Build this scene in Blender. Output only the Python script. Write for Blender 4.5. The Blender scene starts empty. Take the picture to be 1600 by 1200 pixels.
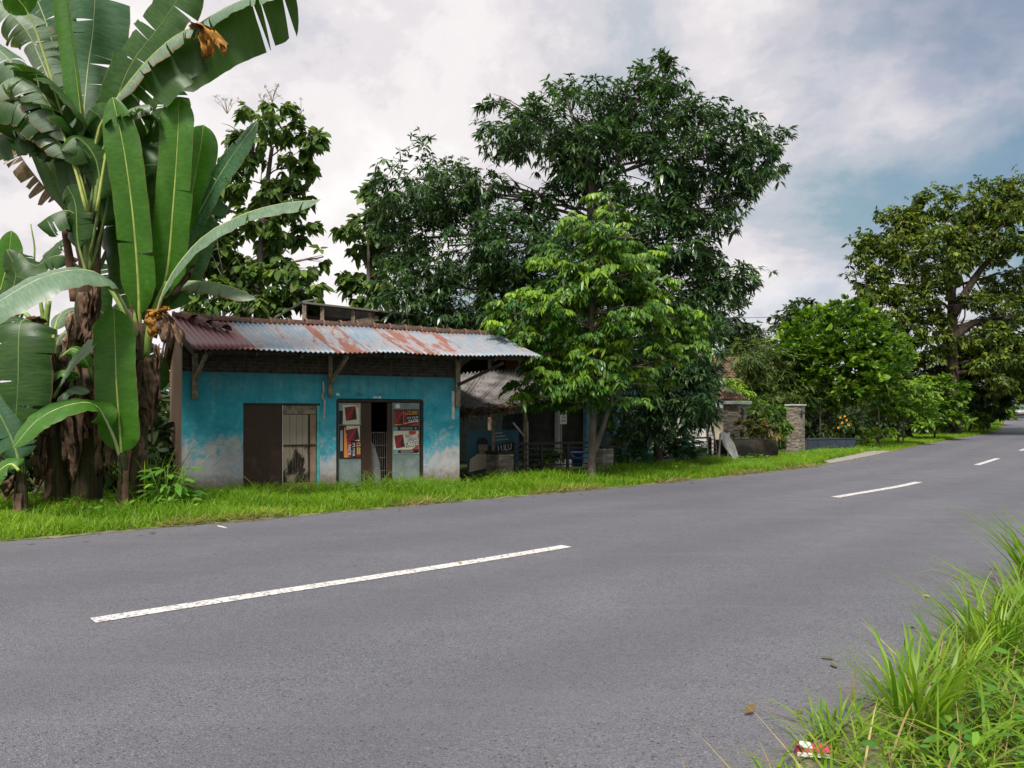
import bpy, math, random
import numpy as np
from mathutils import Vector, Matrix

SC = bpy.context.scene
COL = SC.collection
R = math.radians

# ------------------------------------------------------------------ camera
cam_d = bpy.data.cameras.new('camera')
cam = bpy.data.objects.new('camera', cam_d)
COL.objects.link(cam)
cam.location = (0, 0, 1.6)
cam.rotation_euler = (R(90), 0, 0)
cam_d.sensor_width = 36.0
cam_d.lens = 27.0
cam_d.shift_y = 50.0 / 1600.0
cam_d.clip_start = 0.05
cam_d.clip_end = 3000
SC.camera = cam

# ------------------------------------------------------------------ sky and sun
SUN_EL, SUN_AZ = R(55), R(-163)          # azimuth measured from +Y towards +X
world = bpy.data.worlds.new('World')
SC.world = world
world.use_nodes = True
wt = world.node_tree
wt.nodes.clear()
def wn(t, **kw):
    n = wt.nodes.new(t)
    for k, v in kw.items():
        setattr(n, k, v)
    return n
SKY_STRENGTH = 0.1
wo = wn('ShaderNodeOutputWorld'); wb = wn('ShaderNodeBackground')
wb.inputs['Strength'].default_value = SKY_STRENGTH
wt.links.new(wb.outputs[0], wo.inputs['Surface'])
sky = wn('ShaderNodeTexSky', sky_type='NISHITA')
sky.sun_disc = False
sky.sun_elevation = SUN_EL
sky.sun_rotation = SUN_AZ
sky.air_density = 1.0; sky.dust_density = 1.5; sky.ozone_density = 3.0
tc = wn('ShaderNodeTexCoord')
sep = wn('ShaderNodeSeparateXYZ'); wt.links.new(tc.outputs['Generated'], sep.inputs[0])
def wmath(op, a, b=None, c=None, clamp=False):
    n = wn('ShaderNodeMath', operation=op); n.use_clamp = clamp
    for i, v in enumerate((a, b, c)):
        if v is None: continue
        if isinstance(v, (int, float)): n.inputs[i].default_value = v
        else: wt.links.new(v, n.inputs[i])
    return n.outputs[0]
# a flat cloud deck: project the view direction on a plane overhead
zc = wmath('MAXIMUM', wmath('ADD', sep.outputs['Z'], 0.5), 0.1)
px_ = wmath('DIVIDE', sep.outputs['X'], zc)
py_ = wmath('DIVIDE', sep.outputs['Y'], zc)
cmb = wn('ShaderNodeCombineXYZ'); wt.links.new(px_, cmb.inputs[0]); wt.links.new(py_, cmb.inputs[1])
def wnoise(scale, detail, rough, off, dist=0.0):
    mp = wn('ShaderNodeMapping'); mp.inputs['Location'].default_value = off
    wt.links.new(cmb.outputs[0], mp.inputs['Vector'])
    n = wn('ShaderNodeTexNoise'); n.inputs['Scale'].default_value = scale
    n.inputs['Detail'].default_value = detail; n.inputs['Roughness'].default_value = rough
    n.inputs['Distortion'].default_value = dist
    wt.links.new(mp.outputs[0], n.inputs['Vector'])
    return n.outputs['Fac']
def wramp(fac, stops):
    n = wn('ShaderNodeValToRGB'); e = n.color_ramp.elements
    n.color_ramp.interpolation = 'EASE'
    e[0].position, e[0].color = stops[0][0], (*stops[0][1], 1)
    e[1].position, e[1].color = stops[-1][0], (*stops[-1][1], 1)
    for p, c in stops[1:-1]:
        q = e.new(p); q.color = (*c, 1)
    wt.links.new(fac, n.inputs[0])
    return n.outputs[0]
def wmix(f, a, b):
    n = wn('ShaderNodeMix', data_type='RGBA')
    for k, v in ((0, f), (6, a), (7, b)):
        if isinstance(v, (int, float)): n.inputs[k].default_value = v
        elif isinstance(v, tuple): n.inputs[k].default_value = (*v, 1)
        else: wt.links.new(v, n.inputs[k])
    return n.outputs[2]
K = 1.0 / SKY_STRENGTH
n_big = wnoise(1.5, 8, 0.58, (3.1, 0.4, 0), 0.15)
n_med = wnoise(3.6, 8, 0.62, (-1.3, 5.2, 0), 0.2)
shade = wmath('ADD', wmath('MULTIPLY', wmath('SUBTRACT', n_big, 0.19), 1.05), wmath('MULTIPLY', wmath('SUBTRACT', n_med, 0.13), 0.50))
# the deck is thinner and whiter towards the left half of the sky, heavier and bluer to the right
side = wmath('SUBTRACT', wmath('MULTIPLY', px_, 0.13), 0.02)
shade = wmath('ADD', shade, side)
cloud = wramp(shade, [(0.30, (1.02 * K, 0.98 * K, 0.975 * K)), (0.42, (0.90 * K, 0.86 * K, 0.865 * K)), (0.475, (0.79 * K, 0.755 * K, 0.78 * K)),
                      (0.525, (0.67 * K, 0.66 * K, 0.71 * K)), (0.58, (0.52 * K, 0.56 * K, 0.62 * K)), (0.70, (0.29 * K, 0.42 * K, 0.50 * K))])
n_gap = wnoise(1.6, 6, 0.58, (8.4, 2.0, 0), 0.2)
g = wmath('ADD', n_gap, wmath('MULTIPLY', px_, 0.17))
gm = wn('ShaderNodeMapRange', interpolation_type='SMOOTHSTEP')
gm.inputs['From Min'].default_value = 0.56; gm.inputs['From Max'].default_value = 0.80
gm.inputs['To Max'].default_value = 0.6
wt.links.new(g, gm.inputs['Value'])
skycol = wmix(gm.outputs[0], cloud, sky.outputs[0])
# pale veil low over the horizon
hz = wn('ShaderNodeMapRange', interpolation_type='SMOOTHSTEP')
hz.inputs['From Min'].default_value = 0.0; hz.inputs['From Max'].default_value = 0.16
hz.inputs['To Min'].default_value = 0.75; hz.inputs['To Max'].default_value = 0.0
wt.links.new(sep.outputs['Z'], hz.inputs['Value'])
skycol = wmix(hz.outputs[0], skycol, (0.83 * K, 0.80 * K, 0.83 * K))
wt.links.new(skycol, wb.inputs['Color'])

sun_d = bpy.data.lights.new('sun', 'SUN')
sun_d.energy = 4.8
sun_d.angle = R(14)
sun_d.color = (1.0, 0.955, 0.90)
sun = bpy.data.objects.new('sun', sun_d)
COL.objects.link(sun)
sd = Vector((math.sin(SUN_AZ) * math.cos(SUN_EL), math.cos(SUN_AZ) * math.cos(SUN_EL), math.sin(SUN_EL)))
sun.rotation_euler = (-sd).to_track_quat('-Z', 'Y').to_euler()
sun.location = (0, 0, 40)

SC.view_settings.view_transform = 'Standard'
SC.view_settings.look = 'None'
SC.view_settings.exposure = 0.04
SC.view_settings.gamma = 1.0
SC.view_settings.use_curve_mapping = False
SC.render.engine = 'CYCLES'
SC.cycles.max_bounces = 8
SC.cycles.diffuse_bounces = 3
SC.cycles.glossy_bounces = 2
SC.cycles.transmission_bounces = 4
SC.cycles.transparent_max_bounces = 6

# ------------------------------------------------------------------ helpers
def gz(y, x=0.0):
    """height of the ground: level near the camera, a gentle rise up the road"""
    if y < 30: return 0.0
    if y < 80: return 0.0004 * (y - 30) ** 2
    return 1.0 + 0.04 * 30 * (1 - math.exp(-(y - 80) / 30))

def at(px, py, Y):
    """a point of the place from where it is seen and how far away it stands"""
    return Vector(((px - 800) / 1200 * Y, Y, 1.6 + (650 - py) / 1200 * Y))

def tag(o, label=None, cat=None, group=None, kind=None):
    if label: o['label'] = label
    if cat: o['category'] = cat
    if group: o['group'] = group
    if kind: o['kind'] = kind
    return o

def thing(name, label, cat, loc=(0, 0, 0), rotz=0.0, group=None):
    o = bpy.data.objects.new(name, None)
    o.empty_display_size = 0.2
    COL.objects.link(o)
    o.location = loc
    o.rotation_euler = (0, 0, rotz)
    return tag(o, label, cat, group)

def link(name, me, mat=None, parent=None, smooth=False):
    o = bpy.data.objects.new(name, me)
    COL.objects.link(o)
    if mat is not None and not me.materials: me.materials.append(mat)
    if parent is not None: o.parent = parent
    if smooth: me.polygons.foreach_set('use_smooth', np.ones(len(me.polygons), bool))
    return o

def np_mesh(name, verts, loop_v, loop_n, attrs=None):
    me = bpy.data.meshes.new(name)
    verts = np.asarray(verts, np.float32).reshape(-1, 3)
    loop_v = np.asarray(loop_v, np.int32).ravel(); loop_n = np.asarray(loop_n, np.int32).ravel()
    me.vertices.add(len(verts)); me.vertices.foreach_set('co', verts.ravel())
    me.loops.add(len(loop_v)); me.loops.foreach_set('vertex_index', loop_v)
    me.polygons.add(len(loop_n))
    st = np.zeros(len(loop_n), np.int32); st[1:] = np.cumsum(loop_n)[:-1]
    me.polygons.foreach_set('loop_start', st)
    try: me.polygons.foreach_set('loop_total', loop_n)
    except Exception: pass
    me.update(calc_edges=True)
    for k, v in (attrs or {}).items():
        a = me.attributes.new(k, 'FLOAT', 'POINT')
        a.data.foreach_set('value', np.asarray(v, np.float32).ravel())
    return me

class MB:
    """collects simple solids and links them as one mesh object"""
    def __init__(s): s.v = []; s.f = []; s.t = []
    def add(s, vs, fs, t=0.5):
        b = len(s.v); s.v += [tuple(v) for v in vs]; s.f += [tuple(i + b for i in f) for f in fs]
        s.t += [t] * len(vs); return s
    def box(s, x0, x1, y0, y1, z0, z1, t=0.5):
        vs = [(x, y, z) for z in (z0, z1) for y in (y0, y1) for x in (x0, x1)]
        return s.add(vs, [(0, 2, 3, 1), (4, 5, 7, 6), (0, 1, 5, 4), (2, 6, 7, 3), (0, 4, 6, 2), (1, 3, 7, 5)], t)
    def hexa(s, lo, hi, t=0.5):
        """lo, hi: four corners each, in the same turning order"""
        return s.add(list(lo) + list(hi), [(3, 2, 1, 0), (4, 5, 6, 7), (0, 1, 5, 4), (1, 2, 6, 5), (2, 3, 7, 6), (3, 0, 4, 7)], t)
    def bar(s, a, b, w, h=None, up=(0, 0, 1), t=0.5):
        a = Vector(a); b = Vector(b); d = (b - a).normalized(); h = h or w
        u = Vector(up)
        if abs(d.dot(u)) > 0.97: u = Vector((0, 1, 0))
        sd_ = d.cross(u).normalized(); u = sd_.cross(d)
        q = [sd_ * (w / 2 * i) + u * (h / 2 * j) for i, j in ((-1, -1), (1, -1), (1, 1), (-1, 1))]
        return s.hexa([a + k for k in q], [b + k for k in q], t)
    def tube(s, pts, rad, n=8, cap=True, t=0.5, wob=None):
        pts = [Vector(p) for p in pts]
        if isinstance(rad, (int, float)): rad = [rad] * len(pts)
        vs = []; fs = []
        prev = None
        for i, p in enumerate(pts):
            d = (pts[min(i + 1, len(pts) - 1)] - pts[max(i - 1, 0)])
            d = d.normalized() if d.length > 1e-9 else Vector((0, 0, 1))
            if prev is None:
                prev = Vector((1, 0, 0)) if abs(d.x) < 0.8 else Vector((0, 1, 0))
            a = (prev - d * prev.dot(d)).normalized(); b = d.cross(a); prev = a
            for k in range(n):
                an = 2 * math.pi * k / n
                r = rad[i] * (1 + (wob(i, k) if wob else 0))
                vs.append(p + (a * math.cos(an) + b * math.sin(an)) * r)
        for i in range(len(pts) - 1):
            for k in range(n):
                k2 = (k + 1) % n
                fs.append((i * n + k, i * n + k2, (i + 1) * n + k2, (i + 1) * n + k))
        if cap:
            fs.append(tuple(range(n - 1, -1, -1))); fs.append(tuple(range((len(pts) - 1) * n, len(pts) * n)))
        return s.add(vs, fs, t)
    def lathe(s, prof, cx=0, cy=0, n=14, t=0.5):
        vs = []; fs = []
        for r, z in prof:
            for k in range(n):
                a = 2 * math.pi * k / n
                vs.append((cx + r * math.cos(a), cy + r * math.sin(a), z))
        for i in range(len(prof) - 1):
            for k in range(n):
                k2 = (k + 1) % n
                fs.append((i * n + k, i * n + k2, (i + 1) * n + k2, (i + 1) * n + k))
        fs.append(tuple(range(n - 1, -1, -1))); fs.append(tuple(range((len(prof) - 1) * n, len(prof) * n)))
        return s.add(vs, fs, t)
    def mesh(s, name):
        me = bpy.data.meshes.new(name)
        me.from_pydata(s.v, [], s.f)
        a = me.attributes.new('tint', 'FLOAT', 'POINT'); a.data.foreach_set('value', np.asarray(s.t, np.float32))
        me.update()
        return me
    def build(s, name, mat, parent=None, smooth=False, bevel=0.0):
        me = s.mesh(name)
        if bevel > 0:
            import bmesh
            bm = bmesh.new(); bm.from_mesh(me)
            bmesh.ops.bevel(bm, geom=list(bm.edges), offset=bevel, segments=1, affect='EDGES', clamp_overlap=True)
            bm.to_mesh(me); bm.free()
        return link(name, me, mat, parent, smooth)

def box_obj(name, mat, parent, x0, x1, y0, y1, z0, z1, bevel=0.0):
    return MB().box(x0, x1, y0, y1, z0, z1).build(name, mat, parent, bevel=bevel)

def catmull(pts, n):
    P = [Vector(p) for p in pts]
    P = [P[0] * 2 - P[1]] + P + [P[-1] * 2 - P[-2]]
    seg = len(P) - 3; out = []
    for i in range(n):
        u = i / (n - 1) * seg; k = min(int(u), seg - 1); t = u - k
        a, b, c, d = P[k:k + 4]
        out.append(0.5 * ((2 * b) + (c - a) * t + (2 * a - 5 * b + 4 * c - d) * t * t + (3 * b - a - 3 * c + d) * t ** 3))
    return out

# ------------------------------------------------------------------ materials
class NT:
    """small helper to write node materials"""
    def __init__(s, name):
        s.m = bpy.data.materials.new(name); s.m.use_nodes = True
        s.t = s.m.node_tree; s.t.nodes.clear()
        s.out = s.t.nodes.new('ShaderNodeOutputMaterial')
        s.p = s.t.nodes.new('ShaderNodeBsdfPrincipled')
        s.t.links.new(s.p.outputs[0], s.out.inputs[0])
        s._c = None
    def n(s, typ, **kw):
        n = s.t.nodes.new(typ)
        for k, v in kw.items(): setattr(n, k, v)
        return n
    def L(s, a, b): s.t.links.new(a, b)
    def put(s, sock, v):
        if isinstance(v, (int, float)): sock.default_value = v
        elif isinstance(v, tuple): sock.default_value = (*v, 1) if len(v) == 3 and sock.type == 'RGBA' else v
        else: s.L(v, sock)
    def coord(s):
        if s._c is None: s._c = s.n('ShaderNodeTexCoord').outputs['Object']
        return s._c
    def vec(s, scale=(1, 1, 1), loc=(0, 0, 0), rot=(0, 0, 0), src=None):
        m = s.n('ShaderNodeMapping'); m.inputs['Scale'].default_value = scale
        m.inputs['Location'].default_value = loc; m.inputs['Rotation'].default_value = rot
        s.L(src or s.coord(), m.inputs['Vector']); return m.outputs[0]
    def noise(s, scale=5, detail=4, rough=0.55, vec=None, dist=0.0):
        n = s.n('ShaderNodeTexNoise'); n.inputs['Scale'].default_value = scale
        n.inputs['Detail'].default_value = detail; n.inputs['Roughness'].default_value = rough
        n.inputs['Distortion'].default_value = dist
        s.L(vec or s.coord(), n.inputs['Vector']); return n.outputs['Fac']
    def voro(s, scale=5, out='Distance', vec=None, feature='F1'):
        n = s.n('ShaderNodeTexVoronoi', feature=feature); n.inputs['Scale'].default_value = scale
        s.L(vec or s.coord(), n.inputs['Vector']); return n.outputs[out]
    def attr(s, name):
        return s.n('ShaderNodeAttribute', attribute_name=name).outputs['Fac']
    def math(s, op, a, b=None, clamp=False):
        n = s.n('ShaderNodeMath', operation=op); n.use_clamp = clamp
        s.put(n.inputs[0], a)
        if b is not None: s.put(n.inputs[1], b)
        return n.outputs[0]
    def range(s, v, a, b, c=0.0, d=1.0, smooth=True):
        n = s.n('ShaderNodeMapRange', interpolation_type='SMOOTHSTEP' if smooth else 'LINEAR')
        for k, q in zip(('From Min', 'From Max', 'To Min', 'To Max'), (a, b, c, d)): n.inputs[k].default_value = q
        s.put(n.inputs['Value'], v); return n.outputs[0]
    def mix(s, f, a, b, blend='MIX'):
        n = s.n('ShaderNodeMix', data_type='RGBA', blend_type=blend)
        s.put(n.inputs[0], f); s.put(n.inputs[6], a); s.put(n.inputs[7], b); return n.outputs[2]
    def ramp(s, f, stops):
        n = s.n('ShaderNodeValToRGB'); e = n.color_ramp.elements
        e[0].position, e[0].color = stops[0][0], (*stops[0][1], 1)
        e[1].position, e[1].color = stops[-1][0], (*stops[-1][1], 1)
        for p, c in stops[1:-1]: e.new(p).color = (*c, 1)
        s.L(f, n.inputs[0]); return n.outputs[0]
    def z(s, axis='Z', src=None):
        n = s.n('ShaderNodeSeparateXYZ'); s.L(src or s.coord(), n.inputs[0]); return n.outputs[axis]
    def bump(s, h, strength=0.3, dist=0.01):
        n = s.n('ShaderNodeBump'); n.inputs['Strength'].default_value = strength
        n.inputs['Distance'].default_value = dist; s.L(h, n.inputs['Height'])
        s.L(n.outputs[0], s.p.inputs['Normal']); return n.outputs[0]
    def done(s, color, rough=0.8, spec=0.3, metal=0.0):
        s.put(s.p.inputs['Base Color'], color); s.put(s.p.inputs['Roughness'], rough)
        s.p.inputs['Specular IOR Level'].default_value = spec; s.put(s.p.inputs['Metallic'], metal)
        return s.m

def simple(name, color, rough=0.8, var=0.25, scale=6, spec=0.3, metal=0.0, bump=0.0):
    s = NT(name)
    f = s.noise(scale, 5, 0.6)
    d = tuple(c * (1 - var) for c in color); l = tuple(min(1, c * (1 + var)) for c in color)
    c = s.mix(s.range(f, 0.3, 0.7), d, l)
    if bump: s.bump(s.noise(scale * 6, 4, 0.6), bump, 0.01)
    return s.done(c, rough, spec, metal)

def leafmat(name, dark, light, trans=0.35, rough=0.42, spec=0.4, under=None, tcol=None):
    s = NT(name)
    t = s.attr('tint')
    c = s.ramp(t, [(0.0, dark), (0.7, tuple((a + b) / 2 for a, b in zip(dark, light))), (1.0, light)])
    if under:
        g = s.n('ShaderNodeNewGeometry')
        c = s.mix(g.outputs['Backfacing'], c, s.mix(0.5, c, under))
    s.done(c, rough, spec)
    tr = s.n('ShaderNodeBsdfTranslucent')
    s.L(s.mix(1.0, c, tcol or (1.5, 1.6, 0.7), 'MULTIPLY'), tr.inputs['Color'])
    mx = s.n('ShaderNodeMixShader'); mx.inputs[0].default_value = trans
    s.L(s.p.outputs[0], mx.inputs[1]); s.L(tr.outputs[0], mx.inputs[2]); s.L(mx.outputs[0], s.out.inputs[0])
    return s.m
# ------------------------------------------------------------------ ground, road, verge
rng = np.random.default_rng(7)
def spline2(pts, n):
    return [(p.x, p.y) for p in catmull([(x, y, 0) for x, y in pts], n)]
# centre line and left edge of the asphalt, followed up the road
CENTRE = [(-26, -14.5), (-14, -3.6), (-8, 1.7), (-3.26, 5.96), (0.66, 9.37), (6.31, 15.0), (9.77, 18.46), (15.06, 24.9), (18.3, 28.9),
          (25.6, 38.0), (34.0, 48.0), (42.5, 58.0), (52, 71.0), (61.5, 85.0), (74, 104), (98, 140)]
LEFT = [(-29.5, -11.0), (-17.5, -0.2), (-11.2, 5.4), (-6.46, 9.7), (-2.2, 13.24), (3.1, 17.8), (6.6, 21.2), (9.9, 24.7), (14.9, 31.4), (20.8, 39.5),
        (29.9, 50.8), (38.0, 60.2), (46.6, 72.8), (56.2, 87.5), (69, 107), (93, 143)]
cl = spline2(CENTRE, 150); le = spline2(LEFT, 150)
def offset(line, d):
    out = []
    for i, (x, y) in enumerate(line):
        a = line[max(i - 1, 0)]; b = line[min(i + 1, len(line) - 1)]
        tx, ty = b[0] - a[0], b[1] - a[1]; l = math.hypot(tx, ty)
        out.append((x + ty / l * d, y - tx / l * d))
    return out
ro_ = offset(cl, 4.6)
RIGHT = [(-24, -24), (-12, -11), (-4.5, -3.0), (-0.9, 1.0), (1.44, 3.66), (3.80, 6.1), (6.3, 8.9), (10, 12.9), (14.4, 17.6), (18.9, 22.2), (22.4, 26.3)] + [p for p in ro_ if p[1] > 30][::8]
re_ = spline2(RIGHT, 400)
re_ = [re_[int(round(k_ * 399 / 149))] for k_ in range(150)]

# asphalt
s = NT('asphalt')
big = s.noise(0.22, 4, 0.6)
lat = s.attr('lat')
mid = s.noise(2.2, 5, 0.65)
cell = s.voro(120, 'Color')
cellv = s.z('X', cell)
cell2 = s.z('X', s.voro(38, 'Color'))
fine = s.noise(140, 3, 0.7)
base = s.mix(s.range(big, 0.3, 0.7), (0.121, 0.122, 0.141), (0.154, 0.153, 0.174))
base = s.mix(s.range(mid, 0.35, 0.75, 0, 0.55), base, (0.110, 0.107, 0.119))
base = s.mix(s.range(cellv, 0.80, 0.98, 0, 0.75), base, (0.235, 0.23, 0.232))
base = s.mix(s.range(cellv, 0.0, 0.20, 0.85, 0), base, (0.045, 0.042, 0.046))
pit = s.range(cell2, 0.0, 0.17, 1.0, 0.0)
pit = s.math('MULTIPLY', pit, s.range(s.voro(38), 0.05, 0.42, 1.0, 0.0))
base = s.mix(pit, base, (0.028, 0.026, 0.030))
crk = s.noise(5.5, 6, 0.75, s.vec((0.55, 2.2, 1), rot=(0, 0, R(-43)), loc=(5, 1, 0)))
base = s.mix(s.range(crk, 0.645, 0.70, 0, 0.7), base, (0.055, 0.052, 0.056))
for q_, d_ in ((0.13, 0.30), (0.33, 0.30), (0.62, 0.34), (0.83, 0.34)):
    trk = s.range(s.math('ABSOLUTE', s.math('SUBTRACT', s.math('ADD', lat, s.math('MULTIPLY', s.math('SUBTRACT', big, 0.5), 0.06)), q_)), 0.015, 0.085, d_, 0.0)
    base = s.mix(trk, base, (0.095, 0.094, 0.106))
rim_ = s.range(s.math('ABSOLUTE', s.math('SUBTRACT', s.math('ADD', lat, s.math('MULTIPLY', s.math('SUBTRACT', mid, 0.5), 0.05)), 0.5)), 0.46, 0.5, 0.0, 0.5)
base = s.mix(rim_, base, (0.165, 0.15, 0.135))
strk = s.noise(1.0, 4, 0.6, s.vec((0.16, 1.8, 1), rot=(0, 0, R(-43))))
base = s.mix(s.range(strk, 0.52, 0.75, 0, 0.35), base, (0.172, 0.168, 0.182))
h = s.math('ADD', s.math('MULTIPLY', s.voro(120), 1.0), s.math('MULTIPLY', fine, 0.5))
h = s.math('SUBTRACT', h, s.math('MULTIPLY', pit, 1.2))
s.bump(h, 0.65, 0.010)
M_ASPH = s.done(base, s.range(mid, 0.3, 0.7, 0.62, 0.82), 0.35)

s = NT('soil')
M_SOIL = s.done(s.mix(s.noise(1.5, 6, 0.6), s.mix(s.noise(14, 4), (0.030, 0.050, 0.012), (0.06, 0.10, 0.02)), (0.065, 0.060, 0.030)), 0.95, 0.1)
s = NT('sand')
M_SAND = s.done(s.mix(s.range(s.noise(3.5, 6, 0.7), 0.35, 0.62), s.mix(s.noise(40, 3), (0.20, 0.165, 0.12), (0.34, 0.29, 0.22)), (0.07, 0.09, 0.03)), 0.95, 0.1)
s = NT('road_paint')
wear = s.noise(26, 6, 0.75); grain = s.z('X', s.voro(85, 'Color'))
w = s.math('ADD', s.range(wear, 0.30, 0.72), s.math('MULTIPLY', grain, 0.36))
M_PAINT = s.done(s.mix(s.range(w, 0.74, 0.90), s.mix(s.noise(3), (0.56, 0.53, 0.50), (0.70, 0.66, 0.63)), (0.17, 0.16, 0.165)), 0.75, 0.2)
s = NT('concrete_slab')
M_SLAB = s.done(s.mix(s.noise(2.5, 6, 0.65), (0.20, 0.18, 0.165), (0.38, 0.34, 0.31)), 0.9, 0.2)

def strip(name, A, B, dz, mat, i0=0, i1=None, nx=4):
    A = A[i0:i1]; B = B[i0:i1]; vs = []; fs = []
    for (ax, ay), (bx, by) in zip(A, B):
        for k in range(nx + 1):
            t = k / nx; x = ax + (bx - ax) * t; y = ay + (by - ay) * t
            vs.append((x, y, gz(y) + dz))
    for i in range(len(A) - 1):
        for k in range(nx):
            a = i * (nx + 1) + k
            fs.append((a, a + 1, a + nx + 2, a + nx + 1))
    me = bpy.data.meshes.new(name); me.from_pydata(vs, [], fs); me.update()
    a_ = me.attributes.new('lat', 'FLOAT', 'POINT'); a_.data.foreach_set('value', np.tile(np.arange(nx + 1) / nx, len(A)).astype(np.float32))
    return tag(link(name, me, mat, smooth=True), kind='structure')

ys = list(np.concatenate([np.linspace(-700, -40, 12), np.linspace(-30, 30, 31), np.linspace(32, 150, 60), np.linspace(170, 900, 16)]))
xs = list(np.concatenate([np.linspace(-900, -70, 12), np.linspace(-60, 120, 61), np.linspace(140, 900, 12)]))
vs = [(x, y, gz(y)) for y in ys for x in xs]
nxs = len(xs)
fs = [(j * nxs + i, j * nxs + i + 1, (j + 1) * nxs + i + 1, (j + 1) * nxs + i) for j in range(len(ys) - 1) for i in range(nxs - 1)]
me = bpy.data.meshes.new('ground'); me.from_pydata(vs, [], fs); me.update()
tag(link('ground', me, M_SOIL, smooth=True), kind='structure')
lsh = offset(le, -0.28)
# ragged sandy margin between the asphalt and the grass
wob = [(x + 0.10 * math.sin(i * 1.7) + 0.06 * math.sin(i * 4.1), y) for i, (x, y) in enumerate(lsh)]
strip('road_shoulder', wob, offset(le, 0.02), 0.004, M_SAND, nx=2)
rw = random.Random(8)
fine_le = spline2(LEFT, 700)
rag = []; o_in = offset(fine_le, -0.10)
for i in range(700):
    d_ = 0.05 + 0.05 * math.sin(i * 0.31) + 0.04 * math.sin(i * 0.83 + 1) + rw.uniform(-.03, .04)
    rag.append(offset(fine_le[max(i - 1, 0):i + 2], max(d_, -0.05))[min(i, 1)])
strip('road_edge_dirt', o_in, rag, 0.0125, M_SAND, nx=1)
strip('road_margin', offset(re_, -0.3), offset(re_, 0.30), 0.004, M_SAND, nx=2)
strip('road', le, re_, 0.009, M_ASPH, nx=6)
# centre dashes, 5 m long with 8 m gaps, measured along the centre line
def arc(line):
    L_ = [0.0]
    for a, b in zip(line, line[1:]): L_.append(L_[-1] + math.hypot(b[0] - a[0], b[1] - a[1]))
    return L_
fine_cl = spline2(CENTRE, 2400); ac = arc(fine_cl)
def near_arc(pt):
    return ac[min(range(len(fine_cl)), key=lambda i: (fine_cl[i][0] - pt[0]) ** 2 + (fine_cl[i][1] - pt[1]) ** 2)]
dash_spans = [((-3.26, 5.96), (0.66, 9.37)), ((6.31, 15.0), (9.77, 18.46)), ((15.06, 24.9), (18.3, 28.7))]
spans = [(near_arc(a), near_arc(b)) for a, b in dash_spans]
L0 = spans[-1][1]
for k in range(5): spans.append((L0 + 8 + k * 13, L0 + 13 + k * 13))
spans.append((spans[0][0] - 13, spans[0][0] - 8))
def pt_at(sv):
    i = min(max(int(np.searchsorted(ac, sv)), 1), len(ac) - 1)
    a, b = fine_cl[i - 1], fine_cl[i]; t = (sv - ac[i - 1]) / (ac[i] - ac[i - 1])
    return (a[0] + (b[0] - a[0]) * t, a[1] + (b[1] - a[1]) * t)
for a, b in spans:
    line = [pt_at(a + (b - a) * i / 14) for i in range(15)]
    o = strip('road_marking', offset(line, -0.09), offset(line, 0.09), 0.014, M_PAINT, nx=1)
# short stray paint stroke by the left margin and a thin tar seam in the near lane
def patch(name, pts, dz, mat):
    me = bpy.data.meshes.new(name); me.from_pydata([(x, y, gz(y) + dz) for x, y in pts], [], [tuple(range(len(pts)))]); me.update()
    return tag(link(name, me, mat), kind='structure')
def g2(px, py):
    Y = 1920 / (py - 650); return ((px - 800) / 1200 * Y, Y)
patch('road_marking', [g2(340, 822), g2(354, 825), g2(354, 827), g2(340, 824)], 0.014, M_PAINT)
# concrete apron in front of the gate
patch('driveway_apron', [g2(1257, 700), g2(1362, 702), (18.6, 34.6), (16.3, 32.6), (10.6, 25.2), g2(1275, 716)], 0.006, M_SLAB)

# ------------------------------------------------------------------ grass
def pts_in_strip(A, B, n, r, y0=None, y1=None):
    """n points spread between two lines, area weighted, along their whole length"""
    A = np.array(A); B = np.array(B)
    w = np.linalg.norm(np.diff(A, axis=0), axis=1) * np.linalg.norm((A - B)[:-1], axis=1)
    m = np.ones(len(w), bool)
    if y0 is not None: m &= A[:-1, 1] >= y0
    if y1 is not None: m &= A[:-1, 1] <= y1
    w = w * m; w /= w.sum()
    i = r.choice(len(w), n, p=w); t = r.random((n, 1)); u = r.random((n, 1))
    P = A[i] * (1 - t) + A[i + 1] * t; Q = B[i] * (1 - t) + B[i + 1] * t
    return P * (1 - u) + Q * u, u[:, 0]

def blades(base, L_, W_, lean, tint, r, bend=0.5, az=None):
    """grass blades as bent tapered ribbons, all in one mesh"""
    N = len(base)
    az = r.random(N) * 2 * np.pi if az is None else az
    d = np.stack([np.cos(az), np.sin(az), np.zeros(N)], 1)
    twist = az + np.pi / 2 + r.normal(0, 0.5, N)
    sd_ = np.stack([np.cos(twist), np.sin(twist), np.zeros(N)], 1)
    V = np.zeros((N, 9, 3))
    for k, t in enumerate((0, 0.3, 0.55, 0.8)):
        c = base + d * (L_ * (lean * t + bend * t * t))[:, None]
        c[:, 2] += L_ * (t - 0.45 * bend * t * t - 0.25 * lean * t)
        w = W_ * (0.75, 1.0, 0.85, 0.5)[k] / 2
        V[:, 2 * k] = c - sd_ * w[:, None]; V[:, 2 * k + 1] = c + sd_ * w[:, None]
    c = base + d * (L_ * (lean + bend))[:, None]
    c[:, 2] += L_ * (1 - 0.55 * bend - 0.25 * lean)
    V[:, 8] = c
    lv = np.array([0, 1, 3, 2, 2, 3, 5, 4, 4, 5, 7, 6, 6, 7, 8])
    lv = (np.arange(N)[:, None] * 9 + lv[None]).ravel()
    ln = np.tile([4, 4, 4, 3], N)
    return V.reshape(-1, 3), lv, ln, np.repeat(tint, 9)

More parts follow.
